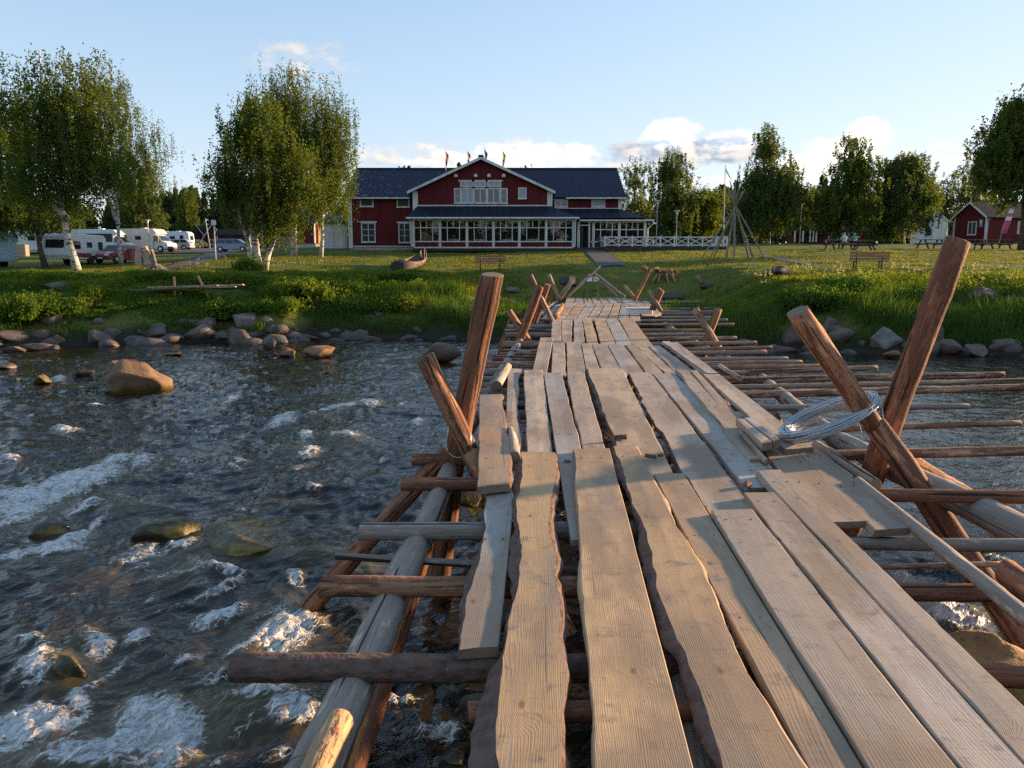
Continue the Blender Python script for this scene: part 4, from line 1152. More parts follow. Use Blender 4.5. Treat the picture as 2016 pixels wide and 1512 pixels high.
# ------------------------------------------------------------------ logs
RED, REDD, LGREY, LTAN = (0.42, 0.205, 0.115), (0.33, 0.145, 0.08), (0.33, 0.275, 0.225), (0.43, 0.30, 0.21)
_ls = [0]
def log(A, B_, r0, r1=None, name='crossbeam', parent=None, tone=RED, mat='stripped_log', n=None, m=14, bend=0.02, label=None, flat=0.0, color_end=None):
    _ls[0] += 1
    rg = np.random.default_rng(5000 + _ls[0])
    A, B_ = Vector(A), Vector(B_)
    r1 = r0 if r1 is None else r1
    L = (B_ - A).length
    n = n or max(3, int(L / 0.12))
    t = np.linspace(0, 1, n + 1)
    yy = (t - .5) * L
    th = np.arange(m) / m * 2 * np.pi
    s = rg.uniform(0, 99)
    rad = (r0 + (r1 - r0) * t)[:, None] * (1 + 0.085 * perlin((yy * 2.2 + s)[:, None] + 0 * th[None], np.cos(th)[None] * 1.1 + s, 2) + 0.05 * perlin((yy * 9 + s)[:, None] + 0 * th[None], np.sin(th)[None] * 2 + s, 3))
    if flat:
        rad = rad * (1 - flat * np.clip(np.sin(th * 1.0 + 0.4), 0, 1) ** 3)[None]
    bx = bend * L / 2 * np.sin(t * np.pi) * rg.uniform(-1, 1) + r0 * .25 * perlin(yy * .7 + s, yy * 0, 6)
    bz = bend * L / 2 * np.sin(t * np.pi) * rg.uniform(-.4, .4)
    X = bx[:, None] + rad * np.cos(th)[None]
    Z = bz[:, None] + rad * np.sin(th)[None]
    Yv = yy[:, None] + 0 * th[None]
    Yv = Yv.copy()
    Yv[0] += rg.uniform(-.25, .25) * r0 * np.cos(th + s)
    Yv[-1] += rg.uniform(-.35, .35) * r1 * np.cos(th + s * 2)
    V = np.stack([X, Yv, Z], -1).reshape(-1, 3)
    # slightly rounded cut ends
    ring0 = np.stack([bx[0] + .93 * rad[0] * np.cos(th), Yv[0] - r0 * .05, bz[0] + .93 * rad[0] * np.sin(th)], -1)
    ring1 = np.stack([bx[-1] + .93 * rad[-1] * np.cos(th), Yv[-1] + r1 * .05, bz[-1] + .93 * rad[-1] * np.sin(th)], -1)
    nv = len(V)
    V = np.concatenate([V, ring0, ring1])
    f, mi = [], []
    for i in range(n):
        for j in range(m):
            j2 = (j + 1) % m
            f.append((i * m + j, i * m + j2, (i + 1) * m + j2, (i + 1) * m + j))
            mi.append(0)
    for j in range(m):
        j2 = (j + 1) % m
        f.append((nv + j, nv + j2, j2, j)); mi.append(1)
        f.append((n * m + j, n * m + j2, nv + m + j2, nv + m + j)); mi.append(1)
    f.append(tuple(nv + j for j in range(m - 1, -1, -1))); mi.append(1)
    f.append(tuple(nv + m + j for j in range(m))); mi.append(1)
    # flip so that normals point out
    f = [tuple(reversed(q)) for q in f]
    me = raw_mesh(name, V, f, [M[mat], M['end_grain']], mi)
    sm = np.array([k == 0 for k in mi])
    me.polygons.foreach_set('use_smooth', sm)
    mid = (A + B_) / 2
    o = link(name, me, None, mid, (B_ - A).normalized().to_track_quat('Y', 'Z'), (lambda kk: tuple(min(1, x * kk) for x in tone))(rg.uniform(.82, 1.12)))
    par = bridge if parent is None else parent
    if par is not False:
        o.parent = par
        o.location = mid - world_of(par)
    if label:
        o['label'] = label
    return o
BZ = DECK - 0.048                   # underside of the boards
def cross(xl, yl, xr, yr, dia, tone=RED, drop=0.0, extl=0.0, extr=0.0, mat='stripped_log', dia2=None, label=None, m=12):
    """a log lying across the stringers; its seen ends and thickness"""
    z = BZ - drop
    a = at_z(xl, yl, z - 0.06)
    k = a.length * 0 + (a.y * _cp + (CAM.z - z) * _sp) / FPX
    r = dia * k / 2
    b0 = at_z(xr, yr, z - 0.06)
    kb = (b0.y * _cp + (CAM.z - z) * _sp) / FPX
    r2 = (dia2 or dia * k / kb) * kb / 2
    A = at_z(xl, yl, z - r)
    B_ = at_z(xr, yr, z - r2)
    d = (B_ - A).normalized()
    A, B_ = A - d * extl, B_ + d * extr
    return log(A, B_, r, r2, 'crossbeam', None, tone, mat, bend=0.012, label=label, m=m)
# left side
cross(460, 1312, 985, 1312, 56, REDD, mat='bark', extr=1.3, label='bark-covered cross log nearest the viewer', m=18)
cross(634, 1155, 932, 1155, 42, RED, extr=1.5, m=16)
cross(709, 1046, 946, 1046, 36, LGREY, extr=1.6)
cross(662, 1094, 936, 1110, 15, LGREY, drop=0.16, extr=1.2)
cross(791, 953, 945, 953, 28, REDD, extr=1.6)
cross(811, 905, 945, 905, 25, RED, extr=1.7)
for (xl, xr, y, d, t) in ((905, 950, 817, 20, LGREY), (912, 950, 799, 19, LGREY), (920, 950, 785, 17, LGREY), (925, 992, 772, 15, LGREY), (930, 992, 760, 15, RED), (934, 980, 748, 15, LGREY), (950, 1000, 733, 15, LGREY),
                          (949, 1048, 719, 16, LTAN), (968, 1057, 706, 14, RED), (984, 1055, 694, 13, LTAN), (990, 1062, 678, 15, LTAN), (996, 1085, 660, 11, RED), (994, 1085, 652, 10, LGREY), (1000, 1085, 643, 9, LGREY), (1028, 1088, 637, 9, LGREY), (1034, 1088, 629, 8, LTAN), (1044, 1090, 621, 7, LGREY), (1060, 1100, 612, 7, RED), (1072, 1110, 604, 6, LGREY)):
    cross(xl, y, xr, y, d, (0.40, 0.245, 0.16) if t is RED else t, extr=1.0)
# right side: long thin poles reaching out over the upstream water
for (xl, yl, xr, yr, d, t) in ((1262, 588, 1360, 588, 4, LGREY), (1290, 595, 1407, 594, 6, LGREY), (1300, 602, 1375, 602, 6, RED), (1300, 608, 1422, 607, 5, LGREY), (1300, 614, 1421, 613, 6, LGREY), (1295, 619, 1400, 618, 6, RED), (1250, 625, 1410, 625, 6, LGREY),
                               (1247, 631, 1432, 630, 6, LGREY), (1250, 640, 1445, 639, 6, LTAN), (1260, 650, 1405, 650, 7, RED), (1270, 658, 1400, 658, 7, LGREY), (1281, 667, 1450, 665, 7, LTAN), (1300, 677, 1490, 675, 8, LTAN), (1330, 687, 1519, 684, 7, RED), (1340, 695, 1508, 693, 9, LTAN),
                               (1370, 708, 1550, 706, 8, LGREY), (1380, 716, 1578, 713, 9, LTAN), (1395, 724, 1615, 721, 10, RED), (1405, 735, 1726, 723, 10, LTAN), (1420, 751, 1975, 738, 14, RED), (1440, 762, 2016, 748, 10, LTAN), (1460, 776, 2016, 761, 15, RED), (1490, 803, 1905, 800, 12, LGREY),
                               (1640, 845, 2008, 833, 13, RED), (1620, 897, 2016, 887, 21, RED), (1725, 973, 2016, 978, 27, REDD), (1650, 1068, 2016, 1074, 27, LGREY), (1715, 1118, 1985, 1111, 12, RED), (1755, 1166, 1965, 1166, 36, REDD), (1905, 1325, 2016, 1330, 44, REDD)):
    cross(xl, yl, xr, yr, d, (0.40, 0.245, 0.16) if t is RED else t, extl=0.9, extr=(1.2 if xr >= 2016 else 0), drop=0.02 if d > 11 else 0.0)
cross(1180, 1400, 1420, 1400, 40, REDD, extl=.5, extr=.8)
# stringers
SZ = BZ - 0.15
def sz(px, py, z=SZ):
    return at_z(px, py, z)
log(sz(893, 905), sz(610, 1530, SZ - .02), 0.078, 0.098, 'stringer', None, LGREY, m=20, bend=.01)
log(sz(600, 1545, SZ - .02), sz(380, 1900, SZ - .02), 0.098, 0.10, 'stringer', None, LGREY, m=16, bend=.01)
log(sz(893, 890), sz(1046, 640), 0.085, 0.09, 'stringer', None, LGREY)
log(sz(1046, 640), sz(1105, 590), 0.09, 0.09, 'stringer', None, LGREY)
log(at_z(668, 1420, SZ + .12), at_z(600, 1560, SZ + .10), 0.05, 0.055, 'log_offcut', None, FRESH, m=14)
log(sz(1640, 862, SZ - .02), sz(2090, 1085, SZ - .05), 0.10, 0.12, 'stringer', None, LGREY, m=18)
log(sz(1640, 862), sz(1500, 745), 0.10, 0.09, 'stringer', None, LGREY)
log(sz(1500, 745), sz(1260, 590), 0.09, 0.09, 'stringer', None, LGREY)
log(sz(1985, 1128, SZ + .1), sz(2200, 1290, SZ + .1), 0.075, 0.08, 'stringer', None, RED)
log(sz(1300, 1100, SZ), sz(1200, 640, SZ), 0.09, 0.09, 'stringer', None, LGREY)
log(sz(1300, 1100, SZ), sz(1420, 1700, SZ), 0.09, 0.1, 'stringer', None, LGREY)
# poles laid along the right edge on top of the cross logs
def pole(px0, py0, px1, py1, d0, d1, tone, name='edge_pole', ext=0.0, z=BZ + .045):
    a, b = at_z(px0, py0, z), at_z(px1, py1, z)
    ka, kb = [(p.y * _cp + (CAM.z - z) * _sp) / FPX for p in (a, b)]
    d = (b - a).normalized()
    return log(a, b + d * ext, d0 * ka / 2, d1 * kb / 2, name, None, tone, bend=.01)
pole(1608, 876, 1726, 953, 17, 22, LGREY)
pole(1688, 948, 2016, 1215, 20, 38, LGREY, ext=.8)
pole(1416, 722, 1455, 745, 12, 12, LGREY)
pole(1000, 722, 978, 760, 17, 22, PALE, 'log_offcut', z=BZ + .05)

# ------------------------------------------------------------------ trestles: crossed posts standing in the river bed
def post(A, B_, r0, r1, par, tone, m=16, **kw):
    return log(A, B_, r0, r1, 'post', par, tone, m=m, **kw)
def trestle(loc):
    return part_empty('trestle', bridge, Vector(loc) - world_of(bridge))
tl = trestle((-.5, 6.7, 0))
YL = 6.75
c0 = at_y(903, 850, YL)
post(at_y(967, 541, YL), at_y(893, 905, YL), .108, .112, tl, REDD, flat=.25, bend=.01)
post(at_y(839, 702, YL - .18), at_y(926, 888, YL - .18), .092, .09, tl, RED, flat=.3, bend=.01)
post(at_y(893, 905, YL), Vector((at_y(860, 960, YL).x - .05, YL + .02, -.4)), .112, .10, tl, REDD)
post(at_y(926, 888, YL - .18), at_z(1160, 1330, -.3), .09, .09, tl, RED)
post(at_y(880, 890, YL), at_z(585, 1225, -.12), .075, .085, tl, REDD)
post(at_y(872, 950, YL - .1), at_z(672, 1590, .0), .05, .065, tl, (0.44, 0.17, 0.06))
tr_ = trestle((3.2, 6.6, 0))
YR = 6.7
post(at_y(1881, 472, YR), at_y(1712, 935, YR), .122, .125, tr_, REDD, flat=.3, bend=.01)
post(at_y(1573, 612, YR - .2), at_y(1722, 836, YR - .2), .108, .10, tr_, RED, flat=.3, bend=.01)
post(at_y(1712, 935, YR), at_z(1600, 1185, -.3), .125, .12, tr_, REDD)
post(at_y(1722, 836, YR - .2), at_z(2075, 1345, -.2), .095, .11, tr_, RED, bend=.004)
post(at_y(1745, 880, YR + .2), at_z(2030, 1050, -.2), .07, .08, tr_, RED)
# tie wires at the crossings
def wire_loop(par, c, r, name='tie_wire'):
    mb = MB()
    for k in range(4):
        pts = []
        for i in range(17):
            a = 2 * math.pi * i / 16
            pts.append((r * math.cos(a) * .9, r * .55 * math.sin(a + k * .15) + k * .006, r * .95 * math.sin(a)))
        mb.tube(pts, 0.004, 5, False)
    o = mb.build(name, M['galvanised'], par, True)
    o.location = Vector(c) - world_of(par)
    return o
wire_loop(tl, at_y(903, 872, YL - .1), .125)
wire_loop(tr_, at_y(1722, 842, YR - .1), .14)
mb = MB()
mb.tube([at_y(1735, 795, YR - .14) , at_y(1741, 835, YR - .16), at_y(1733, 882, YR - .16)], .005, 5)
mb.tube([at_y(884, 830, YL - .22) , at_y(881, 862, YL - .22), at_y(883, 895, YL - .2)], .004, 5)
mb.tube([at_y(926, 850, YL - .28) , at_y(928, 872, YL - .28), at_y(925, 895, YL - .28)], .004, 5)
hang = mb.build('tie_wire', M['galvanised'], bridge, True)
hang.location = -world_of(bridge)
# farther trestles: (post ends seen), distance, thickness
FAR = [(18.2, ((1062, 564, 1026, 662, .115, REDD), (1001, 612, 1038, 668, .095, RED), (1026, 662, 1012, 700, .11, REDD), (1038, 668, 1060, 705, .09, RED))),
       (22.5, ((1044, 542, 1078, 612, .085, LTAN), (1078, 560, 1060, 612, .10, REDD))),
       (29.5, ((1080, 540, 1100, 588, .085, LTAN), (1095, 570, 1074, 602, .095, RED), (1125, 554, 1101, 588, .10, LTAN))),
       (17.6, ((1369, 608, 1409, 675, .095, LTAN), (1413, 608, 1388, 674, .10, RED), (1409, 675, 1425, 705, .09, RED), (1388, 674, 1372, 705, .09, RED))),
       (25.0, ((1278, 572, 1302, 612, .07, LTAN), (1302, 570, 1284, 610, .12, RED))),
       (31.0, ((1280, 529, 1248, 592, .085, RED), (1229, 562, 1252, 590, .07, LTAN), (1262, 525, 1276, 533, .07, RED)))]
for (Y, posts) in FAR:
    t = trestle((at_y(posts[0][0], 600, Y).x, Y, 0))
    for k, (x0, y0, x1, y1, r, tone) in enumerate(posts):
        A, B_ = at_y(x0, y0, Y + .1 * k), at_y(x1, y1, Y + .1 * k)
        if k >= 2 and y1 > 690:
            B_.z = -.3
        elif y1 > 585 and Y < 24:
            B_ = B_ + (B_ - A).normalized() * .7
        post(A, B_, r, r, t, tone, m=10, flat=.2)
# low posts that carry the deck farther out
for Y in (9.6, 12.5, 15.2, 20.5, 24.5, 28):
    t = trestle((1.5, Y, 0))
    cx = at_z(1240 if Y < 12 else 1185, 690, 1.2).x
    for (a, b) in ((-1.1, -1.7), (1.4, 1.0), (2.2, 3.0)):
        post((1.1 + a, Y, 1.05), (1.1 + b, Y + .15, -.4), .085, .095, t, REDD, m=10)

# landing: poles set as an arch over the end of the deck
arch = thing('pole_arch', 'crossed weathered poles leaning together over the far end of the footbridge', 'pole arch', (at_y(1165, 580, 32).x, 32, gz(3.3, 32)))
for (x0, y0, x1, y1, r) in ((1181, 524, 1116, 586, .034), (1160, 540, 1118, 584, .028), (1168, 536, 1230, 584, .036), (1158, 541, 1228, 581, .028), (1172, 540, 1214, 582, .024)):
    log(at_y(x0, y0, 32.0), at_y(x1, y1, 31.4), r, r * 1.1, 'pole', arch, LGREY, m=8)
# ------------------------------------------------------------------ buildings
def hx(px, Y): return at_y(px, 480, Y).x
def hz(py, Y): return at_y(1008, py, Y).z
def prism_roof(mb, e0, e1, r0, r1, t):
    """one roof slope between eave line e0-e1 and ridge line r0-r1, thickness t downwards"""
    top = [Vector(p) for p in (e0, e1, r1, r0)]
    n = (top[1] - top[0]).cross(top[3] - top[0]).normalized()
    if n.z < 0:
        top = top[::-1]
        n = -n
    mb.solid([p - n * t for p in top], top)
def window(par, x0, x1, z0, z1, y, cols=2, rows=1, head=True, frame=0.10, mun=0.045, proud=0.07, pane='dark_pane', loc0=None, hang=0.0):
    """frame with muntins proud of the wall at y (facing -y), each pane a sub-part set back in it"""
    base = world_of(par) if loc0 is None else Vector(loc0)
    f = MB()
    y0, y1 = y - proud, y + 0.02
    f.box(x0, x0 + frame, y0, y1, z0, z1)
    f.box(x1 - frame, x1, y0, y1, z0, z1)
    f.box(x0 + frame, x1 - frame, y0 + .002, y1, z1 - frame, z1)
    f.box(x0 + frame, x1 - frame, y0 + .002, y1, z0, z0 + frame * .9)
    f.box(x0 - .03, x1 + .03, y0 - .03, y0, z0 - .05, z0 + .02)
    if head:
        f.box(x0 - .14, x1 + .14, y0 - .03, y0 - .001, z1 - .02, z1 + .10)
    gx0, gx1, gz0, gz1 = x0 + frame, x1 - frame, z0 + frame * .9, z1 - frame
    cw, rh = (gx1 - gx0) / cols, (gz1 - gz0) / rows
    for c in range(1, cols):
        w = mun * (1.6 if cols == 2 else 1)
        f.box(gx0 + c * cw - w / 2, gx0 + c * cw + w / 2, y0 + .012, y1 - .02, gz0, gz1)
    for r in range(1, rows):
        for c in range(cols):
            f.box(gx0 + c * cw + mun, gx0 + (c + 1) * cw - mun, y0 + .018, y1 - .03, gz0 + r * rh - mun / 2, gz0 + r * rh + mun / 2)
    o = f.build('window', M['white_paint'], par)
    o.location = -base
    for c in range(cols):
        for r in range(rows):
            p = MB()
            p.quad((gx0 + c * cw, y0 + .035, gz0 + r * rh), (gx0 + (c + 1) * cw, y0 + .035, gz0 + r * rh), (gx0 + (c + 1) * cw, y0 + .035, gz0 + (r + 1) * rh), (gx0 + c * cw, y0 + .035, gz0 + (r + 1) * rh))
            p.build('pane', M[pane], o)
    return o
def part(mb, name, mat, par, **kw):
    o = mb.build(name, M[mat] if isinstance(mat, str) else [M[k] for k in mat], par, **kw)
    o.location = -world_of(par)
    return o

def main_house():
    Y0, YG, YP = 70.0, 69.2, 66.6
    x0, x1 = hx(687, Y0), hx(1222, Y0)
    zb = hz(491, Y0) - 0.1
    ze, zr, YR, YB = hz(387, Y0), hz(332, 75.5), 75.5, 81.0
    H = thing('main_house', 'big dark red two-storey guesthouse with white trim, centre gable and glazed veranda', 'house', ((x0 + x1) / 2, Y0, gz(0, Y0)))
    m = MB()
    m.box(x0, x1, Y0, YB, zb + .35, ze)
    for x in (x0, x1 - .12):                 # end gables
        m.solid([(x, Y0, ze), (x + .12, Y0, ze), (x + .12, YB, ze), (x, YB, ze)], [(x, YR - .02, zr - .25), (x + .12, YR - .02, zr - .25), (x + .12, YR + .02, zr - .25), (x, YR + .02, zr - .25)])
    gx0, gx1 = hx(815, YG), hx(1086, YG)
    gze, gza, gxm = hz(378, YG), hz(316, YG), hx(948, YG)
    m.solid([(gx0, YG, zb + .4), (gx1, YG, zb + .4), (gx1, Y0 - .01, zb + .4), (gx0, Y0 - .01, zb + .4)], [(gx0, YG, gze), (gx1, YG, gze), (gx1, Y0 - .01, gze), (gx0, Y0 - .01, gze)])
    m.solid([(gx0, YG + .001, gze), (gx1, YG + .001, gze), (gx1, Y0 - .01, gze), (gx0, Y0 - .01, gze)], [(gxm - .02, YG + .001, gza), (gxm + .02, YG + .001, gza), (gxm + .02, Y0 - .01, gza), (gxm - .02, Y0 - .01, gza)])
    part(m, 'wall', 'red_cladding', H)
    b = MB(); b.box(x0 + .05, x1 - .05, Y0 + .06, YB - .06, zb - .6, zb + .35)
    part(b, 'plinth', 'concrete', H)
    # roofs
    ov = 0.35
    rf = MB()
    prism_roof(rf, (x0 - ov, Y0 - .55, ze - .1), (x1 + ov, Y0 - .55, ze - .1), (x0 - ov + .1, YR, zr), (x1 + ov - .1, YR, zr), .10)
    prism_roof(rf, (x1 + ov, YB + .55, ze - .1), (x0 - ov, YB + .55, ze - .1), (x1 + ov - .1, YR, zr), (x0 - ov + .1, YR, zr), .10)
    rf.box(x0 - ov + .1, x1 + ov - .1, YR - .12, YR + .12, zr - .02, zr + .07)
    main_roof = part(rf, 'roof', 'dark_roof', H)
    rb = MB()
    nst = 46
    for k in range(nst + 1):                 # standing seams
        x = x0 - ov + .15 + (x1 - x0 + 2 * ov - .3) * k / nst
        rb.bar((x, Y0 - .55, ze - .085), (x, YR, zr + .004), .03, .014)
    sm = part(rb, 'roof_seams', 'dark_roof', main_roof); sm.location = (0, 0, 0)
    gr = MB()
    gl, grt, gap, gya, gyb = hx(805, YG), hx(1092, YG), hz(309.5, YG), YG - .5, YB + .3
    gzl = hz(377, YG)
    prism_roof(gr, (gl, gya, gzl), (gl, gyb, gzl), (gxm, gya, gap), (gxm, gyb, gap), .10)
    prism_roof(gr, (grt, gyb, gzl), (grt, gya, gzl), (gxm, gyb, gap), (gxm, gya, gap), .10)
    gr.box(gxm - .22, gxm + .22, gya - .06, gyb, gap - .06, gap + .12)
    groof = part(gr, 'gable_roof', 'dark_roof', H)
    t = MB()
    # barge boards and gutters
    for xa in (gl, grt):
        a, bb = Vector((xa, gya - .03, gzl - .13)), Vector((gxm, gya - .03, gap - .13))
        t.bar(a, bb, .05, .24, up=(0, -1, 0)) if False else t.solid([a + Vector((0, -.03, -.12)), bb + Vector((0, -.03, -.12)), bb + Vector((0, .03, -.12)), a + Vector((0, .03, -.12))] if xa < gxm else [bb + Vector((0, -.03, -.12)), a + Vector((0, -.03, -.12)), a + Vector((0, .03, -.12)), bb + Vector((0, .03, -.12))],
                                                                    [a + Vector((0, -.03, .12)), bb + Vector((0, -.03, .12)), bb + Vector((0, .03, .12)), a + Vector((0, .03, .12))] if xa < gxm else [bb + Vector((0, -.03, .12)), a + Vector((0, -.03, .12)), a + Vector((0, .03, .12)), bb + Vector((0, .03, .12))])
    part(t, 'barge_board', 'white_paint', H)
    g = MB()
    g.bar((x0 - ov, Y0 - .6, ze - .18), (gl + .1, Y0 - .6, ze - .18), .12, .12)
    g.bar((grt + 1.0, Y0 - .6, ze - .18), (x1 + ov, Y0 - .6, ze - .18), .12, .12)
    part(g, 'gutter', 'white_paint', H)
    # corner boards
    c = MB()
    c.box(x0 - .03, x0 + .36, Y0 - .05, Y0 + .3, zb + .2, ze - .02)
    c.box(x1 - .30, x1 + .03, Y0 - .05, Y0 + .3, zb + 1, ze - .02)
    c.box(gx0 - .04, gx0 + .42, YG - .05, YG + .2, hz(419, YG), gze + .05)
    c.box(gx1 - .42, gx1 + .04, YG - .05, YG + .2, hz(406, YG), gze + .05)
    for k in range(4):
        q = MB(); q.v = c.v[k * 8:(k + 1) * 8]; q.f = c.f[:6]; q.m = c.m[:6]
        part(q, 'corner_board', 'white_paint', H)
    s = MB()
    s.box(gx0 + .44, gx1 - .44, YG - .06, YG, hz(406, YG) , hz(403.5, YG))
    s.box(gx1 + .05, x1 - .3, Y0 - .06, Y0, hz(411, Y0), hz(409.5, Y0))
    s.box(x0 + .4, hx(806, Y0), Y0 - .04, Y0, zb + .32, zb + .42)
    part(s, 'string_course', 'white_paint', H)
    # windows
    for (a, bq, ta, bb, cols, rows, head) in ((711, 737.5, 389, 407, 1, 1, False), (783, 808, 389, 408, 1, 1, False), (712, 740, 438, 477, 2, 3, True), (785, 809, 438.5, 478, 2, 3, True), (1091, 1117, 393.5, 408, 2, 1, True), (1163, 1190, 393, 408, 1, 1, True)):
        window(H, hx(a, Y0), hx(bq, Y0), hz(bb, Y0), hz(ta, Y0), Y0, cols, rows, head, pane='pale_curtain' if a > 1100 else 'dark_pane')
    for (a, bq, cols, pn) in ((895, 909, 1, 'dark_pane'), (909.2, 933, 2, 'pale_curtain'), (933.2, 959, 2, 'dark_pane'), (959.2, 985, 2, 'dark_pane'), (985.2, 999.5, 1, 'dark_pane')):
        window(H, hx(a, YG), hx(bq, YG), hz(400.5, YG), hz(370.5, YG), YG, cols, 2 if cols == 1 else 1, True if cols == 2 else False, pane=pn)
    for (a, bq) in ((907, 932), (933, 958), (960, 987)):
        window(H, hx(a, YG), hx(bq, YG), hz(368.5, YG), hz(357, YG), YG, 2, 1, True, pane='pale_curtain', frame=.09)
    window(H, hx(1020, YG), hx(1036.5, YG), hz(391.5, YG), hz(369, YG), YG, 1, 1, False, pane='pale_curtain')
    for px in (899, 937.5, 963.5, 992):
        l = MB(); l.lathe([(.06, -.16), (.17, -.15), (.19, 0), (.12, .12), (.04, .16)], 10, (hx(px, YG), YG - .17, hz(346, YG)))
        l.box(hx(px, YG) - .04, hx(px, YG) + .04, YG - .1, YG, hz(346, YG) - .05, hz(346, YG) + .05)
        part(l, 'wall_lamp', 'white_paint', H, smooth=True)
    # long veranda roof
    def hip(name, xl, xr, ztop_l, ztop_r, zt, yt, el, er, zev, yev, side_l, side_r):
        q = MB()
        th = .10
        A, B_, C, D = Vector((el, yev, zev)), Vector((er, yev, zev)), Vector((xr, yt, zt)), Vector((xl, yt, zt))
        up = Vector((0, 0, th))
        q.solid([A - up, B_ - up, C - up, D - up], [A, B_, C, D])
        if side_l:
            E = Vector((el, yt, zev))
            q.solid([E - up, A - up, D - up], [E, A, D])
        if side_r:
            E = Vector((er, yt, zev))
            q.solid([B_ - up, E - up, C - up], [B_, E, C])
        o = part(q, name, 'porch_roof_sheet', H)
        r = MB()
        n = int((er - el) / .62)
        for k in range(1, n):
            x = el + (er - el) * k / n
            if x < xl:
                f_ = (x - el) / (xl - el); p1 = Vector((x, yev + (yt - yev) * f_, zev + (zt - zev) * f_))
            elif x > xr:
                f_ = (er - x) / (er - xr); p1 = Vector((x, yev + (yt - yev) * f_, zev + (zt - zev) * f_))
            else:
                p1 = Vector((x, yt, zt))
            r.bar(Vector((x, yev, zev)) + Vector((0, 0, .01)), p1 + Vector((0, 0, .01)), .03, .04)
        if side_r:
            for k in range(1, 5):
                f_ = k / 5
                y = yev + (yt - yev) * f_
                P0 = Vector((er, y, zev)) + Vector((0, 0, .012))
                P1 = A.lerp(A, 0) * 0 + Vector((er + (xr - er) * f_, y, zev + (zt - zev) * f_ + .012))
                r.bar(P0, P1, .03, .04)
        k_ = part(r, 'roof_seams', 'porch_roof_sheet', o); k_.location = (0, 0, 0)
        return o
    YE = 66.1
    hip('veranda_roof', hx(822, YG), hx(1084, YG), 0, 0, hz(406.5, YG), YG, hx(803, YE), hx(1137, YE), hz(428, YE), YE, True, True)
    YE2 = 66.9
    hip('veranda_roof', hx(1075, Y0), hx(1219, Y0), 0, 0, hz(411.5, Y0), Y0, hx(1128, YE2) - .6, hx(1284, YE2), hz(433, YE2), YE2, False, True)
    gu = MB()
    gu.tube([(hx(800, YE), YE - .07, hz(429.5, YE)), (hx(1140, YE), YE - .07, hz(429.5, YE))], .085, 8)
    part(gu, 'gutter', 'white_paint', H)
    gu = MB()
    gu.tube([(hx(1140, YE2), YE2 - .07, hz(434, YE2)), (hx(1286, YE2), YE2 - .07, hz(434, YE2))], .08, 8)
    part(gu, 'gutter', 'white_paint', H)
    dp = MB()
    xd = hx(1132.5, 66.2)
    dp.tube([(xd, 66.1, hz(430, 66.1)), (xd, 66.35, hz(436, 66)), (xd, 66.42, hz(484, 66)), (xd - .1, 66.2, hz(487, 66))], .055, 8)
    part(dp, 'downpipe', 'white_paint', H)
    dp = MB()
    xd = hx(1285, 66.9)
    dp.tube([(xd, 66.85, hz(434, 66.9)), (xd + .02, 66.85, hz(440, 66.9)), (hx(1276, 67), 67.3, hz(450, 67)), (hx(1276, 67), 67.3, hz(486, 67))], .055, 8)
    part(dp, 'downpipe', 'white_paint', H)
    dp = MB()
    xd = hx(812, 66.4)
    dp.tube([(hx(806, YE), YE - .05, hz(430, YE)), (xd - .1, 66.45, hz(436, 66.4)), (xd - .1, 66.5, hz(486, 66.4))], .05, 8)
    part(dp, 'downpipe', 'white_paint', H)
    # glazed veranda: base panels, posts, rails, panes; the room behind is real
    def glazing(posts, Y, ztop, zmid, zsill, zbase, first_label=None):
        gf = MB()
        for px in posts:
            x = hx(px, Y)
            gf.box(x - .11, x + .11, Y - .06, Y + .10, zbase, ztop)
        xa, xb = hx(posts[0], Y), hx(posts[-1], Y)
        gf.box(xa - .11, xb + .11, Y - .04, Y + .08, ztop, ztop + .30)
        gf.box(xa, xb, Y - .09, Y + .06, zsill - .10, zsill)
        gf.box(xa, xb, Y - .05, Y + .06, zbase - .12, zbase)
        part(gf, 'veranda_frame', 'white_paint', H)
        for i in range(len(posts) - 1):
            a, b_ = hx(posts[i], Y) + .11, hx(posts[i + 1], Y) - .11
            w = MB()
            q = (b_ - a) / 4
            for k in (1, 2, 3):
                w.box(a + k * q - .035, a + k * q + .035, Y - .035, Y + .03, zmid + .04, ztop)
            for k in (1, 3):
                w.box(a + k * q - .035, a + k * q + .035, Y - .035, Y + .03, zsill, zmid - .04)
            w.box(a, b_, Y - .036, Y + .031, zmid - .04, zmid + .04)
            wo = part(w, 'window', 'white_paint', H)
            cells = [(a + k * q, a + (k + 1) * q, zmid + .04, ztop) for k in range(4)] + [(a, a + q, zsill, zmid - .04), (a + q, a + 3 * q, zsill, zmid - .04), (a + 3 * q, b_, zsill, zmid - .04)]
            for (u, v, zz0, zz1) in cells:
                p = MB(); p.quad((u, Y, zz0), (v, Y, zz0), (v, Y, zz1), (u, Y, zz1))
                po = p.build('pane', M['window_glass'], wo)
            bp = MB()
            bp.box(a, b_, Y - .01, Y + .05, zbase, zsill - .10)
            part(bp, 'base_panel', 'red_cladding', H)
    zt, zm, zs, zbb = hz(434.5, YP), hz(448.3, YP), hz(474.5, YP), hz(486, YP)
    posts = (814.5, 866.5, 919.5, 971.5, 1022.5, 1075, 1128.5)
    glazing(posts, YP, zt, zm, zs, zbb)
    YQ = 67.3
    zt2, zm2, zs2, zb2 = hz(438.5, YQ), hz(452, YQ), hz(475, YQ), hz(487, YQ)
    glazing((1168, 1218.5, 1269), YQ, zt2, zm2, zs2, zb2)
    # entrance
    d = MB()
    d.box(hx(1136, YQ), hx(1141.5, YQ), YQ - .05, YQ + .1, zb2 - .1, zt2 + .3)
    d.box(hx(1158, YQ), hx(1161.5, YQ), YQ - .05, YQ + .1, zb2 - .1, zt2 + .3)
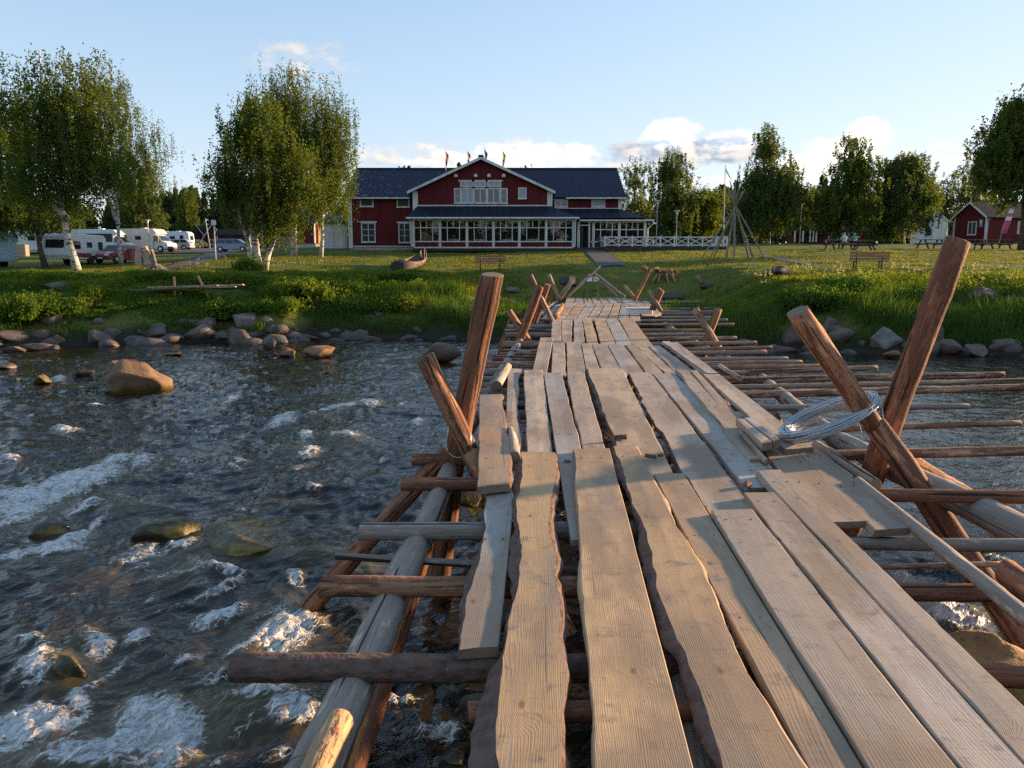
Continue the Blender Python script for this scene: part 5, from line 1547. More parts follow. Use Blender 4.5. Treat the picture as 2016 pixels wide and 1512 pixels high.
    d.box(hx(1141.5, YQ), hx(1158, YQ), YQ - .05, YQ + .1, hz(444.5, YQ), hz(442.5, YQ))
    d.box(hx(1161.5, YQ), hx(1168, YQ), YQ - .04, YQ + .06, zt2, zt2 + .3)
    d.box(hx(1141.5, YQ), hx(1158, YQ), YQ - .03, YQ + .06, zt2 + .05, zt2 + .3)
    d.box(hx(1161.5, YQ), hx(1167, YQ), YQ - .03, YQ + .06, zs2 - .1, zs2)
    part(d, 'door_frame', 'white_paint', H)
    d = MB(); d.box(hx(1161.5, YQ), hx(1167, YQ), YQ, YQ + .05, zb2, zs2 - .1)
    part(d, 'base_panel', 'red_cladding', H)
    d = MB(); d.quad((hx(1161.5, YQ), YQ + .01, zs2), (hx(1167, YQ), YQ + .01, zs2), (hx(1167, YQ), YQ + .01, zt2), (hx(1161.5, YQ), YQ + .01, zt2))
    part(d, 'pane', 'window_glass', H)
    d = MB(); d.box(hx(1142.5, YQ + .9), hx(1146, YQ + .9), YQ + .12, YQ + .9, zb2, hz(444.5, YQ))
    part(d, 'door', 'tarred_wood', H)
    # veranda side walls and the end wall on the right
    sw = MB()
    sw.box(hx(814.5, YP) - .1, hx(814.5, YP) + .06, YP + .1, YG - .01, zbb - .3, zt + .3)
    sw.box(hx(1269, YQ), hx(1269, YQ) + .14, YQ + .1, Y0 + 2.0, zb2 - .3, zt2 + .3)
    sw.box(hx(1128.5, YP) - .02, hx(1128.5, YP) + .1, YP + .1, YQ + .0, zbb - .2, zt + .3)
    part(sw, 'side_wall', 'red_cladding', H)
    # inside: floor, back wall, ceiling
    inn = MB()
    xa, xb = hx(814.5, YP) + .07, hx(1269, YQ) - .02
    inn.box(xa, xb, YP + .12, YG - .03, zbb - .35, zbb - .05)
    inn.box(xa, xb, YG - .12, YG - .04, zbb - .05, zt + .25)
    inn.box(xa, xb, YP + .12, YG - .13, zt + .25, zt + .29)
    part(inn, 'veranda_room', 'room_dark', H)
    rr_ = random.Random(3)
    # tables and a firewood basket in the veranda
    for px in (895, 945, 1000, 1050, 1105, 1150 + 45, 1240):
        Yt = YP + 1.1 + rr_.random() * .5
        x = hx(px, Yt)
        bay = {895: 'second veranda window', 945: 'third veranda window', 1000: 'fourth veranda window', 1050: 'fifth veranda window', 1105: 'sixth veranda window', 1195: 'first window right of the door', 1240: 'last window at the right'}[px]
        tb = thing('dining_table', 'dining table with a white cloth behind the ' + bay, 'table', (x, Yt, zbb - .05), 0, 'tables in the veranda')
        z0 = 0
        a = MB(); a.box(-.42, .42, -.42, .42, .70, .74); a.build('table_top', M['white_paint'], tb)
        a = MB(); a.box(-.44, .44, -.44, -.425, .45, .735); a.box(-.44, .44, .425, .44, .45, .735); a.build('tablecloth', M['white_paint'], tb)
        for (sx, sy) in ((-.36, -.36), (.36, -.36), (.36, .36), (-.36, .36)):
            a = MB(); a.box(sx - .03, sx + .03, sy - .03, sy + .03, 0, .70); a.build('leg', M['tarred_wood'], tb)
        for k in range(2):
            vx = rr_.uniform(-.3, .3)
            ob = MB(); ob.lathe([(.035, 0), (.06, .08), (.04, .16), (.025, .20)], 8, (x + vx, Yt - .1 + .1 * k, zbb - .05 + .742))
            o = ob.build('bottle' if k else 'vase', M['bench_wood' if k == 1 else 'steel'])
            tag(o, 'small ' + ('steel vase' if not k else 'brown bottle') + ' on the table behind the ' + bay, 'vase' if not k else 'bottle', 'things on the veranda tables')
    bx, by, bz = hx(841, YP + .6), YP + .6, zbb - .05
    fb = thing('firewood_basket', 'tall heap of pale split firewood behind the first veranda window', 'firewood', (bx, by, bz))
    for r in range(6):
        for k in range(6 - (r > 3) * (r - 2)):
            a = MB(); a.cur = 0
            xx = -.42 + k * .16 + (r % 2) * .06
            a.lathe([(.075, -.2), (.075, .2)], 6, (xx, 0, .55 + r * .15), 'y')
            a.build('split_log', M['pale_plank'], fb)
    a = MB(); a.box(-.5, .5, -.22, .22, 0, .48); a.build('stand', M['old_board'], fb)
    return H
HOUSE = main_house()

# annex with white doors at the left end of the house
def annex():
    Y = 72.0
    x0, x1 = hx(635, Y), hx(686, Y) - .1
    zb, ze = hz(490, Y), hz(437, Y)
    A = thing('annex', 'low white annex with double doors at the left end of the guesthouse', 'annex', ((x0 + x1) / 2, Y, zb))
    m = MB(); m.box(x0, x1, Y, Y + 4, zb - .3, ze); part(m, 'wall', 'white_paint', A)
    xm = (x0 + x1) / 2
    for (a, b) in ((x0 + .15, xm - .03), (xm + .03, x1 - .15)):
        d = MB(); d.box(a, b, Y - .05, Y - .002, zb + .05, ze - .25)
        d.box(a + .12, b - .12, Y - .07, Y - .052, zb + 1.3, ze - .4)
        d.box(a + .12, b - .12, Y - .07, Y - .052, zb + .2, zb + 1.15)
        part(d, 'door', 'white_paint', A)
    r = MB()
    prism_roof(r, (x0 - .3, Y - .4, ze), (x1 + .1, Y - .4, ze), (x0 - .3, Y + 4, ze + 1.0), (x1 + .1, Y + 4, ze + 1.0), .12)
    part(r, 'roof', 'porch_roof_sheet', A)
annex()

def gable_hut(name, label, loc, rz, w, l, he, hr, wall, roof, trim='white_paint', cat='hut', feats=(), ov=.35, plinth=.3):
    """gable front faces -y; length runs to +y"""
    h = thing(name, label, cat, loc, rz)
    m = MB()
    m.box(-w / 2, w / 2, 0, l, plinth, he)
    m.solid([(-w / 2, 0, he), (w / 2, 0, he), (w / 2, l, he), (-w / 2, l, he)], [(-.02, .0, hr), (.02, .0, hr), (.02, l, hr), (-.02, l, hr)])
    m.build('wall', M[wall], h)
    b = MB(); b.box(-w / 2 + .08, w / 2 - .08, .08, l - .08, -.4, plinth); b.build('plinth', M['concrete'], h)
    sl = (hr - he) / (w / 2)
    r = MB()
    zo = he - ov * sl
    for s in (-1, 1):
        prism_roof(r, (s * (w / 2 + ov), -ov, zo + .1), (s * (w / 2 + ov), l + ov, zo + .1), (0, -ov, hr + .1), (0, l + ov, hr + .1), .1)
    r.build('roof', M[roof], h)
    t = MB()
    for s in (-1, 1):
        a, c = Vector((s * (w / 2 + ov), -ov - .03, zo)), Vector((0, -ov - .03, hr))
        if s > 0:
            a, c = c, a
        up, dn, th = Vector((0, 0, .11)), Vector((0, 0, -.09)), Vector((0, .05, 0))
        t.solid([a + dn, c + dn, c + dn + th, a + dn + th], [a + up, c + up, c + up + th, a + up + th])
    t.build('barge_board', M[trim], h)
    for s in (-1, 1):
        for (ya, yb) in ((-.03, .12), (l - .12, l + .03)):
            t = MB(); t.box(s * (w / 2 + .025) - .07, s * (w / 2 + .025) + .07, ya, yb, plinth, he - .02)
            t.build('corner_board', M[trim], h)
    for ft in feats:
        k = ft[0]
        if k == 'win':
            window(h, ft[1], ft[2], ft[3], ft[4], 0, ft[5] if len(ft) > 5 else 2, 1, False, loc0=(0, 0, 0))
        elif k == 'door':
            d = MB(); d.box(ft[1], ft[2], -.05, .0, plinth, ft[3]); o = d.build('door', M[ft[4]], h)
            d = MB(); d.box(ft[2] - .16, ft[2] - .10, -.10, -.051, plinth + .95, plinth + 1.0); d.build('handle', M['steel'], o)
        elif k == 'sidewin':     # on the +x side
            y0, y1, z0, z1 = ft[1:5]
            f = MB()
            x = w / 2
            f.box(x - .01, x + .06, y0, y0 + .09, z0, z1); f.box(x - .01, x + .06, y1 - .09, y1, z0, z1)
            f.box(x - .01, x + .061, y0 + .09, y1 - .09, z1 - .09, z1); f.box(x - .01, x + .061, y0 + .09, y1 - .09, z0, z0 + .09)
            f.box(x - .01, x + .05, (y0 + y1) / 2 - .03, (y0 + y1) / 2 + .03, z0 + .09, z1 - .09)
            wo = f.build('window', M[trim], h)
            for (ya, yb) in ((y0 + .09, (y0 + y1) / 2 - .03), ((y0 + y1) / 2 + .03, y1 - .09)):
                p = MB(); p.quad((x + .03, ya, z0 + .09), (x + .03, yb, z0 + .09), (x + .03, yb, z1 - .09), (x + .03, ya, z1 - .09)); p.build('pane', M['dark_pane'], wo)
    return h
# sheds half hidden behind the birches, left of the house
p = on_ground(598, 489)
gable_hut('red_shed', 'red shed with a sunlit cream door half hidden behind the birches', (p.x - .4, 88, gz(p.x, 88)), R(52), 3.6, 5.0, 2.5, 3.9, 'red_cladding', 'grey_roof', feats=(('door', -1.4, -.1, 2.1, 'sun_tinted_cladding'), ('door', .3, 1.4, 2.1, 'cream_paint')))
p = at_y(560, 480, 95)
gable_hut('dark_shed', 'dark brown shed behind the leaning birch trunk', (p.x, 95, gz(p.x, 95)), R(10), 5.0, 5.0, 2.6, 4.2, 'dark_brown_cladding', 'grey_roof')
# board fence between the sheds
fx0, fx1, fy = hx(541, 84), hx(573, 84), 84
fe = thing('board_fence', 'grey upright board fence between the birch trunks and the red shed', 'fence', ((fx0 + fx1) / 2, fy, gz(fx0, fy)))
n = 14
for k in range(n):
    a = MB(); x = (k - n / 2) * (fx1 - fx0) / n
    a.box(x, x + .10, -.02, .02, -.1, 1.35 + .06 * ((k * 7) % 3)); a.build('board', M['grey_wood'], fe)
a = MB(); a.box(-(fx1 - fx0) / 2, (fx1 - fx0) / 2, .021, .06, .4, .5); a.box(-(fx1 - fx0) / 2, (fx1 - fx0) / 2, .021, .06, 1.0, 1.1); a.build('rail', M['grey_wood'], fe)
# dark camp cabins with white gables, far left
for (px, w, lab, rz) in ((386, 3.6, 'dark camp cabin with steep white-edged gable behind the yellow car', 8), (420, 3.2, 'dark camp cabin with white-edged gable right of the first cabin', 22)):
    p = at_y(px, 480, 128)
    gable_hut('camp_cabin', lab, (p.x, 128, gz(p.x, 128)), R(rz), w, 5.0, 1.6, 4.0, 'dark_brown_cladding', 'grey_roof', feats=(('win', -.6, .6, .6, 1.5, 2),), cat='cabin')
p = at_y(446, 482, 124)
gable_hut('service_hut', 'low brown hut with white window right of the camp cabins', (p.x - 1.0, 124, gz(p.x, 124)), R(-84), 3.2, 5.0, 2.2, 3.0, 'dark_brown_cladding', 'grey_roof', feats=(('win', -.6, .6, 1.0, 1.9, 2),))
# red hut at the right
P_ = at_y(1937, 478, 84)
RZ = R(-69)
w_, l_ = 3.7, 8.5
off = Matrix.Rotation(RZ, 3, 'Z') @ Vector((w_ / 2, 0, 0))
hut = gable_hut('red_hut', 'red wooden hut with white window and blue notice at the right edge', (P_.x - off.x, 84 - off.y, hz(480, 84)), RZ, w_, l_, 3.0, 4.45, 'red_cladding', 'grey_roof',
                feats=(('win', -.2, .85, 1.0, 2.45, 2), ('sidewin', 4.9, 6.1, 1.1, 2.5), ('sidewin', 7.0, 7.7, 0.3, 2.4)), plinth=.15)
a = MB(); a.box(1.15, 1.5, -.04, .0, 1.8, 2.6); o = a.build('notice', M['sign_blue'], hut)
a = MB(); a.box(1.18, 1.47, -.05, -.041, 2.2, 2.5); a.build('notice_panel', M['white_plastic'], o)
a = MB()
for s in (-1,):
    a.tube([(s * (w_ / 2 + .35), -.3, 2.65), (s * (w_ / 2 + .06), -.08, 2.4), (s * (w_ / 2 + .06), -.08, .2)], .05, 8)
a.tube([(w_ / 2 + .35, .1, 2.65), (w_ / 2 + .08, .22, 2.35), (w_ / 2 + .08, .22, .2)], .05, 8)
a.build('downpipe', M['white_paint'], hut)
# little porch with white rail on its side
a = MB(); a.box(w_ / 2 + .01, w_ / 2 + 1.5, 4.6, 8.0, .0, .25); a.build('porch_floor', M['grey_wood'], hut)
a = MB()
xq = w_ / 2 + 1.45
for y in (4.65, 6.2, 7.8):
    a.box(xq - .05, xq + .05, y - .05, y + .05, .25, 1.25)
a.box(xq - .03, xq + .03, 4.7, 7.75, 1.15, 1.25); a.box(xq - .03, xq + .03, 4.7, 7.75, .32, .40)
for (ya, yb) in ((4.7, 6.15), (6.25, 7.75)):
    a.bar((xq, ya, .4), (xq, yb, 1.15), .06); a.bar((xq, yb, .41), (xq, ya, 1.14), .055)
a.build('porch_rail', M['white_paint'], hut)
# white house and long red house far off
p = at_y(1844, 466, 112)
gable_hut('white_house', 'small white house with dark roof left of the red hut', (p.x - 1.2, 112, gz(p.x, 112) - .2), R(-30), 4.4, 7, 3.6, 5.6, 'white_paint', 'grey_roof', feats=(('win', -.5, .5, 1.3, 2.5, 1),), cat='house')
Y = 118
x0, x1 = hx(1558, Y), hx(1702, Y)
zb, ze = hz(473, Y), hz(452, Y)
rh = thing('long_red_house', 'long low red farmhouse with red tin roof and white porch posts', 'house', ((x0 + x1) / 2, Y, zb))
m = MB(); m.box(hx(1606, Y), x1, Y, Y + 6, zb - .5, ze); part(m, 'wall', 'red_cladding', rh)
r = MB()
zr = hz(433, Y + 3)
prism_roof(r, (hx(1592, Y), Y - 1.6, ze - .1), (x1 + .4, Y - 1.6, ze - .1), (hx(1612, Y), Y + 3, zr), (x1 - .6, Y + 3, zr), .12)
prism_roof(r, (x1 + .4, Y + 6.5, ze), (hx(1604, Y), Y + 6.5, ze), (x1 - .6, Y + 3, zr), (hx(1612, Y), Y + 3, zr), .12)
part(r, 'roof', 'red_roof', rh)
m = MB(); m.box(x0 + 1.0, hx(1604, Y), Y + .5, Y + 5, zb - .5, ze - .4); part(m, 'lean_to', 'red_cladding', rh)
m = MB(); prism_roof(m, (x0 + .3, Y - .8, ze - .55), (hx(1604, Y), Y - .8, ze - .45), (x0 + .3, Y + 5, ze + .1), (hx(1604, Y), Y + 5, ze + .3), .12); part(m, 'lean_to_roof', 'grey_roof', rh)
for px in (1564, 1580, 1594, 1600, 1606, 1631):
    a = MB(); x = hx(px, Y - 1.2); a.box(x - .09, x + .09, Y - 1.3, Y - 1.1, zb - .3, ze - .25); part(a, 'porch_post', 'white_paint', rh)
for (a_, b_) in ((1634, 1652), (1672, 1685)):
    window(rh, hx(a_, Y), hx(b_, Y), hz(462, Y), hz(454, Y), Y, 2, 1, False)

# terrace with white cross-braced railing right of the house
Y = 64.0
posts = [1191, 1218, 1245, 1272, 1300, 1328, 1355, 1383, 1410, 1431]
zt, zb = hz(466.5, Y), hz(487, Y)
ter = thing('terrace', 'raised timber terrace enclosed by a white railing with crossed braces', 'terrace', (hx(1310, Y), Y, zb))
a = MB(); a.box(hx(1188, Y), hx(1434, Y), Y - .15, Y + 6, zb - .35, zb + .05)
part(a, 'terrace_floor', 'tarred_wood', ter)
for px in posts:
    a = MB(); x = hx(px, Y); a.box(x - .055, x + .055, Y - .05, Y + .06, zb + .05, zt + .08); part(a, 'railing_post', 'white_paint', ter)
for i in range(len(posts) - 1):
    a = MB(); xa, xb = hx(posts[i], Y) + .055, hx(posts[i + 1], Y) - .055
    a.box(xa, xb, Y - .03, Y + .03, zt - .06, zt + .03); a.box(xa, xb, Y - .03, Y + .03, zb + .14, zb + .22)
    a.bar((xa, Y - .012, zb + .22), (xb, Y - .012, zt - .06), .035, .07); a.bar((xa, Y + .014, zt - .06), (xb, Y + .014, zb + .22), .035, .07)
    part(a, 'railing_bay', 'white_paint', ter)
for (xp, dirn) in ((1191, 1), (1431, 1)):
    a = MB(); x = hx(xp, Y)
    for k in (2.4, 4.8):
        a.box(x - .05, x + .05, Y + k - .05, Y + k + .05, zb + .05, zt + .08)
    a.box(x - .03, x + .03, Y + .1, Y + 4.8, zt - .06, zt + .03); a.box(x - .03, x + .03, Y + .1, Y + 4.8, zb + .14, zb + .22)
    for k in (0.1, 2.45):
        a.bar((x - .012, Y + k, zb + .2), (x - .012, Y + k + 2.3, zt - .06), .035, .07); a.bar((x + .014, Y + k, zt - .06), (x + .014, Y + k + 2.3, zb + .2), .035, .07)
    part(a, 'railing_bay', 'white_paint', ter)
# dark garden tables with chairs on it
proto_t = thing('garden_table', 'dark round garden table on the terrace behind the white railing', 'table', (0, 0, 0), 0, 'garden furniture on the terrace')
a = MB(); a.lathe([(.45, .70), (.46, .73), (.45, .75)], 14); a.build('table_top', M['plastic_black'], proto_t)
a = MB(); a.lathe([(.25, 0), (.04, .06), (.035, .70)], 8); a.build('pedestal', M['plastic_black'], proto_t)
proto_c = thing('garden_chair', 'dark slim garden chair on the terrace behind the white railing', 'chair', (0, 0, 0), 0, 'garden chairs on the terrace')
a = MB(); a.box(-.22, .22, -.22, .22, .42, .46); a.build('seat', M['plastic_black'], proto_c)
a = MB(); a.box(-.22, .22, .19, .23, .50, .90); a.build('backrest', M['plastic_black'], proto_c)
for (sx, sy) in ((-.2, -.2), (.2, -.2), (-.2, .2), (.2, .2)):
    a = MB(); a.box(sx - .02, sx + .02, sy - .02, sy + .02, 0, .42 if sy < 0 else .5); a.build('leg', M['plastic_black'], proto_c)
rr = random.Random(8)
first = [True, True]
for i in range(7):
    tx, ty = hx(1205 + i * 34, Y), Y + rr.uniform(1.2, 3.5)
    t = proto_t if first[0] else copy_tree(proto_t)
    first[0] = False
    t.location = (tx, ty, zb + .05)
    nth = ('first', 'second', 'third', 'fourth', 'fifth', 'sixth', 'seventh')[i]
    t['label'] = f'dark round garden table, {nth} from the house door along the terrace'
    for s in (-1, 1):
        c = proto_c if first[1] else copy_tree(proto_c)
        first[1] = False
        c['label'] = f'dark slim chair on the {"house" if s < 0 else "tipi"} side of the {nth} garden table'
        c.location = (tx + s * .72, ty + rr.uniform(-.2, .2), zb + .05)
        c.rotation_euler = (0, 0, -s * R(90) + rr.uniform(-.3, .3))
# four flags on the roof
def flag(px, ytop, ybase, cols, label):
    Yf = 74.6
    x, z1, z0 = hx(px, Yf), hz(ytop, Yf), hz(ybase, Yf) - 1.2
    f = thing('roof_flag', label, 'flag', (x, Yf, z0), 0, 'flags on the ridge of the guesthouse')
    a = MB(); a.tube([(0, 0, 0), (0, 0, z1 - z0)], [.03, .018], 6); a.lathe([(.01, 0), (.04, .03), (.01, .07)], 6, (0, 0, z1 - z0)); a.build('flagpole', M['pole_grey'], f)
    h = z1 - z0
    n = len(cols)
    for k, c in enumerate(cols):                # cloth hanging slack in folds, one strip per colour
        a = MB()
        s = 5
        for i in range(s):
            for j in range(4):
                def pt(u, v):
                    d = u * (0.06 + .22 * (1 - v)) + .02
                    return (d + .04 * math.sin(u * 9 + v * 3), .10 * math.sin(u * 7 + v * 4) * u, h - .08 - 1.25 * v - .45 * u * u)
                v0, v1 = (k + j / 4) / n, (k + (j + 1) / 4) / n
                a.quad(pt(i / s, v1), pt((i + 1) / s, v1), pt((i + 1) / s, v0), pt(i / s, v0))
        a.build('flag_cloth', M[c], f)
flag(879.5, 297, 333, ('flag_orange', 'flag_orange', 'flag_blue'), 'slack flag orange above and dark blue below, left of the gable')
flag(922, 297, 322, ('flag_red', 'flag_white', 'flag_blue', 'flag_red'), 'slack red flag with white and blue on the left gable slope')
flag(954.5, 293, 316, ('flag_blue', 'flag_white'), 'thin slack blue and white flag just behind the gable peak')
flag(990, 297, 331, ('flag_yellow', 'flag_blue', 'flag_yellow'), 'slack yellow and blue flag on the right gable slope')
# paths
def ribbon(name, pts, mat, dz):
    L_, R_ = [], []
    for (a, b) in pts:
        L_.append(a); R_.append(b)
    V, f = [], []
    n, m_ = len(pts) * 6, 5
    t = np.linspace(0, len(pts) - 1, n)
    la = np.array([[np.interp(t, range(len(pts)), [p[k] for p in L_])] for k in (0, 1)])[:, 0]
    ra = np.array([[np.interp(t, range(len(pts)), [p[k] for p in R_])] for k in (0, 1)])[:, 0]
    for i in range(n):
        for j in range(m_):
            u = j / (m_ - 1)
            x, y = la[0, i] + (ra[0, i] - la[0, i]) * u, la[1, i] + (ra[1, i] - la[1, i]) * u
            V.append((x, y, gz(x, y) + dz))
    f = [(i * m_ + j, i * m_ + j + 1, (i + 1) * m_ + j + 1, (i + 1) * m_ + j) for i in range(n - 1) for j in range(m_ - 1)]
    me = raw_mesh(name, V, f, [M[mat]], None, True)
    if me.polygons[0].normal.z < 0:
        me.flip_normals()
    o = link(name, me)
    o['kind'] = 'structure'
def g2(px, py):
    p = on_ground(px, py)
    return (p.x, p.y)
ribbon('path', [(g2(1176, 526), g2(1232, 526)), (g2(1170, 515), g2(1222, 516)), (g2(1161, 505), g2(1206, 506)), (g2(1152, 497), g2(1192, 497)), (g2(1146, 491), g2(1180, 491))], 'asphalt', .05)
ribbon('path_to_tables', [(g2(1505, 502), g2(1500, 507)), (g2(1560, 510), g2(1540, 515)), (g2(1625, 517), g2(1590, 523))], 'gravel_path', .03)
ribbon('camp_path', [(g2(300, 532), g2(330, 532)), (g2(345, 522), g2(400, 521)), (g2(385, 508), g2(440, 506)), (g2(410, 496), g2(475, 494))], 'gravel_path', .06)
ribbon('car_park', [((-75, 96), (-36, 90)), ((-75, 118), (-38, 112)), ((-80, 132), (-46, 130))], 'gravel_path', .07)
# ------------------------------------------------------------------ vegetation
def leaf_quads(C, size, rg, up_bias=0.0, aspect=0.55):
    """one rhombic leaf per centre"""
    n = len(C)
    a = rg.normal(size=(n, 3))
    a[:, 2] -= up_bias
    a /= np.linalg.norm(a, axis=1)[:, None]
    b = np.cross(a, rg.normal(size=(n, 3)))
    b /= np.linalg.norm(b, axis=1)[:, None] + 1e-9
    s = (size * rg.uniform(.65, 1.3, n))[:, None]
    a, b = a * s, b * s * aspect
    V = np.stack([C - a, C + b, C + a, C - b], 1).reshape(-1, 3)
    return V, np.arange(n * 4).reshape(-1, 4)
def ball(n, rg, p=2.3):
    v = rg.normal(size=(n, 3))
    v /= np.linalg.norm(v, axis=1)[:, None]
    return v * (rg.random(n) ** (1 / p))[:, None]
def tree(name, label, base, crowns, Y=None, nleaf=22000, ncl=260, leaf=0.072, sig=0.50, droop=0.9, mat='birch_leaf', bark='birch_bark', tr=0.2, trunks=None, group=None, seed=0, limbs=16, cat='tree', depthk=1.0, lean=0.0):
    """base: seen foot (px,py) or point; crowns: seen lobes (px, py, rx, ry) at the tree's own distance"""
    rg = np.random.default_rng(7000 + seed)
    if isinstance(base, Vector):
        P = base
    elif Y is None:
        P = on_ground(*base)
    else:
        P = at_y(base[0], base[1], Y)
        P.z = gz(P.x, P.y)
    Yt = P.y
    k = Yt / FPX
    T = thing(name, label, cat, P, 0, group)
    lobes = []
    for (px, py, rx, ry) in crowns:
        c = at_y(px, py, Yt) - P
        rd = min(rx, ry) * k * depthk
        lobes.append((np.array([c.x, rg.uniform(-.15, .15) * rd, c.z]), np.array([rx * k, (rx * k * .6 + rd * .4), ry * k])))
    w = np.array([l[1].prod() ** (2 / 3) for l in lobes])
    w /= w.sum()
    pick = rg.choice(len(lobes), ncl, p=w)
    cen = np.stack([lobes[i][0] for i in pick])
    rad = np.stack([lobes[i][1] for i in pick])
    B0 = ball(ncl, rg)
    CC = cen + B0 * rad
    per = rg.multinomial(nleaf, rg.dirichlet(np.full(ncl, 1.3)))
    idx = np.repeat(np.arange(ncl), per)
    n = len(idx)
    # hanging twigs: leaves string out below each bough
    strand = rg.integers(0, 7, n)
    so = rg.normal(size=(ncl, 7, 3)) * sig * np.array([1.05, 1.05, .5])
    t = rg.random(n) ** .9
    C = CC[idx] + so[idx, strand] + np.stack([0 * t, 0 * t, .25 - t * droop * 1.25], -1) * (0.5 + rg.random((ncl, 7))[idx, strand])[:, None] + rg.normal(size=(n, 3)) * sig * .17
    C[:, 2] = np.maximum(C[:, 2], .3)
    V, Fq = leaf_quads(C, leaf, rg, .5)
    link('crown', raw_mesh('crown', V, Fq, [M[mat]]), T)
    mb = MB()
    top = max(l[0][2] + l[1][2] * .75 for l in lobes)
    cx = np.average([l[0][0] for l in lobes], weights=w)
    if trunks is None:
        trunks = [[(0, 0), (cx * .35 + lean, .45), (cx, 1.0)]]
    allp = []
    for tk in trunks:
        pts, rads = [], []
        N = 9
        for i in range(N):
            f = i / (N - 1)
            zz = np.interp(f, np.linspace(0, 1, len(tk)), [q[1] for q in tk])
            xx = np.interp(f, np.linspace(0, 1, len(tk)), [q[0] for q in tk])
            pts.append(Vector((xx + .06 * math.sin(i * 1.7 + seed), .05 * math.sin(i * 2.3 + seed), zz * top - (.15 if i == 0 else 0))))
            rads.append(tr * (1.25 if i == 0 else 1.0) * (1 - .86 * f))
        mb.tube(pts, rads, 9)
        allp.append((pts, rads))
    for i in range(min(limbs, ncl)):
        c = Vector(CC[i])
        pts, rads = allp[i % len(allp)]
        best = min(range(2, len(pts) - 1), key=lambda q: abs(pts[q].z - (c.z - .35 * (Vector((c.x, c.y, 0)) - Vector((pts[q].x, pts[q].y, 0))).length)) + (0 if pts[q].z < c.z else 2))
        s = pts[best]
        mid = s.lerp(c, .5) + Vector((0, 0, .12 * (c - s).length))
        r0 = max(.02, rads[best] * .45)
        mb.tube([s, mid, c], [r0, r0 * .55, r0 * .2], 5, False)
    mb.build('trunk', M[bark], T, True)
    return T
# left river birches
tree('birch_tree', 'tall birch with a thick pale leaning trunk in front of the white caravan', (150, 533), [(105, 205, 85, 90), (160, 225, 72, 100), (95, 300, 90, 75), (60, 150, 42, 45), (150, 135, 56, 42), (80, 360, 75, 30), (190, 320, 60, 60)], nleaf=50000, ncl=210, tr=.2, trunks=[[(0, 0), (-.35, .22), (-.9, .5), (-1.0, 1)], [(-.35, .25), (-1.0, .32), (-1.8, .5)]], seed=1, limbs=30, droop=1.3)
tree('birch_tree', 'birch with a straight white forked trunk beside the red and white car', (238, 520), [(235, 270, 60, 105), (272, 300, 55, 75), (225, 350, 75, 38), (225, 190, 45, 55), (300, 335, 36, 32)], nleaf=35000, ncl=165, tr=.17, trunks=[[(0, 0), (.05, .35), (.1, 1)], [(0, .22), (-.5, .34), (-.8, .55)]], seed=2, limbs=26, droop=1.2)
tree('birch_tree', 'dark spreading tree at the left frame edge behind the motorhome', (88, 500), [(15, 320, 85, 115), (60, 270, 60, 60), (-40, 320, 70, 110), (60, 400, 80, 45), (-10, 420, 60, 40)], Y=62, nleaf=34000, ncl=240, tr=.22, mat='birch_leaf', bark='dark_bark', seed=3, limbs=18, droop=1.0, leaf=.10)
# birches in the middle
tree('birch_tree', 'many-stemmed birch clump with leaning trunks on the lawn edge', (512, 532), [(520, 310, 86, 115), (475, 330, 56, 65), (560, 370, 62, 60), (505, 240, 48, 60), (530, 420, 62, 34), (445, 335, 34, 36), (610, 350, 50, 70)], nleaf=56000, ncl=240, tr=.15,
     trunks=[[(-.4, 0), (-.7, .2), (-1.2, .45), (-1.6, .8)], [(.1, 0), (-.3, .25), (-.2, .6), (.1, 1)], [(.3, 0), (.9, .22), (1.6, .42), (2.0, .8)], [(-.1, 0), (-.35, .22), (-1.1, .6)]], seed=4, limbs=30, droop=.9)
tree('birch_tree', 'tall slender weeping birch behind the many-stemmed clump', (580, 503), [(570, 215, 62, 90), (560, 160, 30, 45), (600, 290, 62, 85), (545, 250, 50, 70), (590, 370, 54, 36)], nleaf=46000, ncl=190, tr=.22, seed=5, limbs=22, droop=1.5)
tree('birch_tree', 'weeping birch with a straight trunk nearest the guesthouse', (632, 507), [(648, 240, 38, 90), (655, 290, 40, 75), (640, 345, 46, 42), (645, 180, 20, 40), (668, 375, 20, 22)], nleaf=31000, ncl=135, tr=.14, seed=6, limbs=18, droop=1.7)
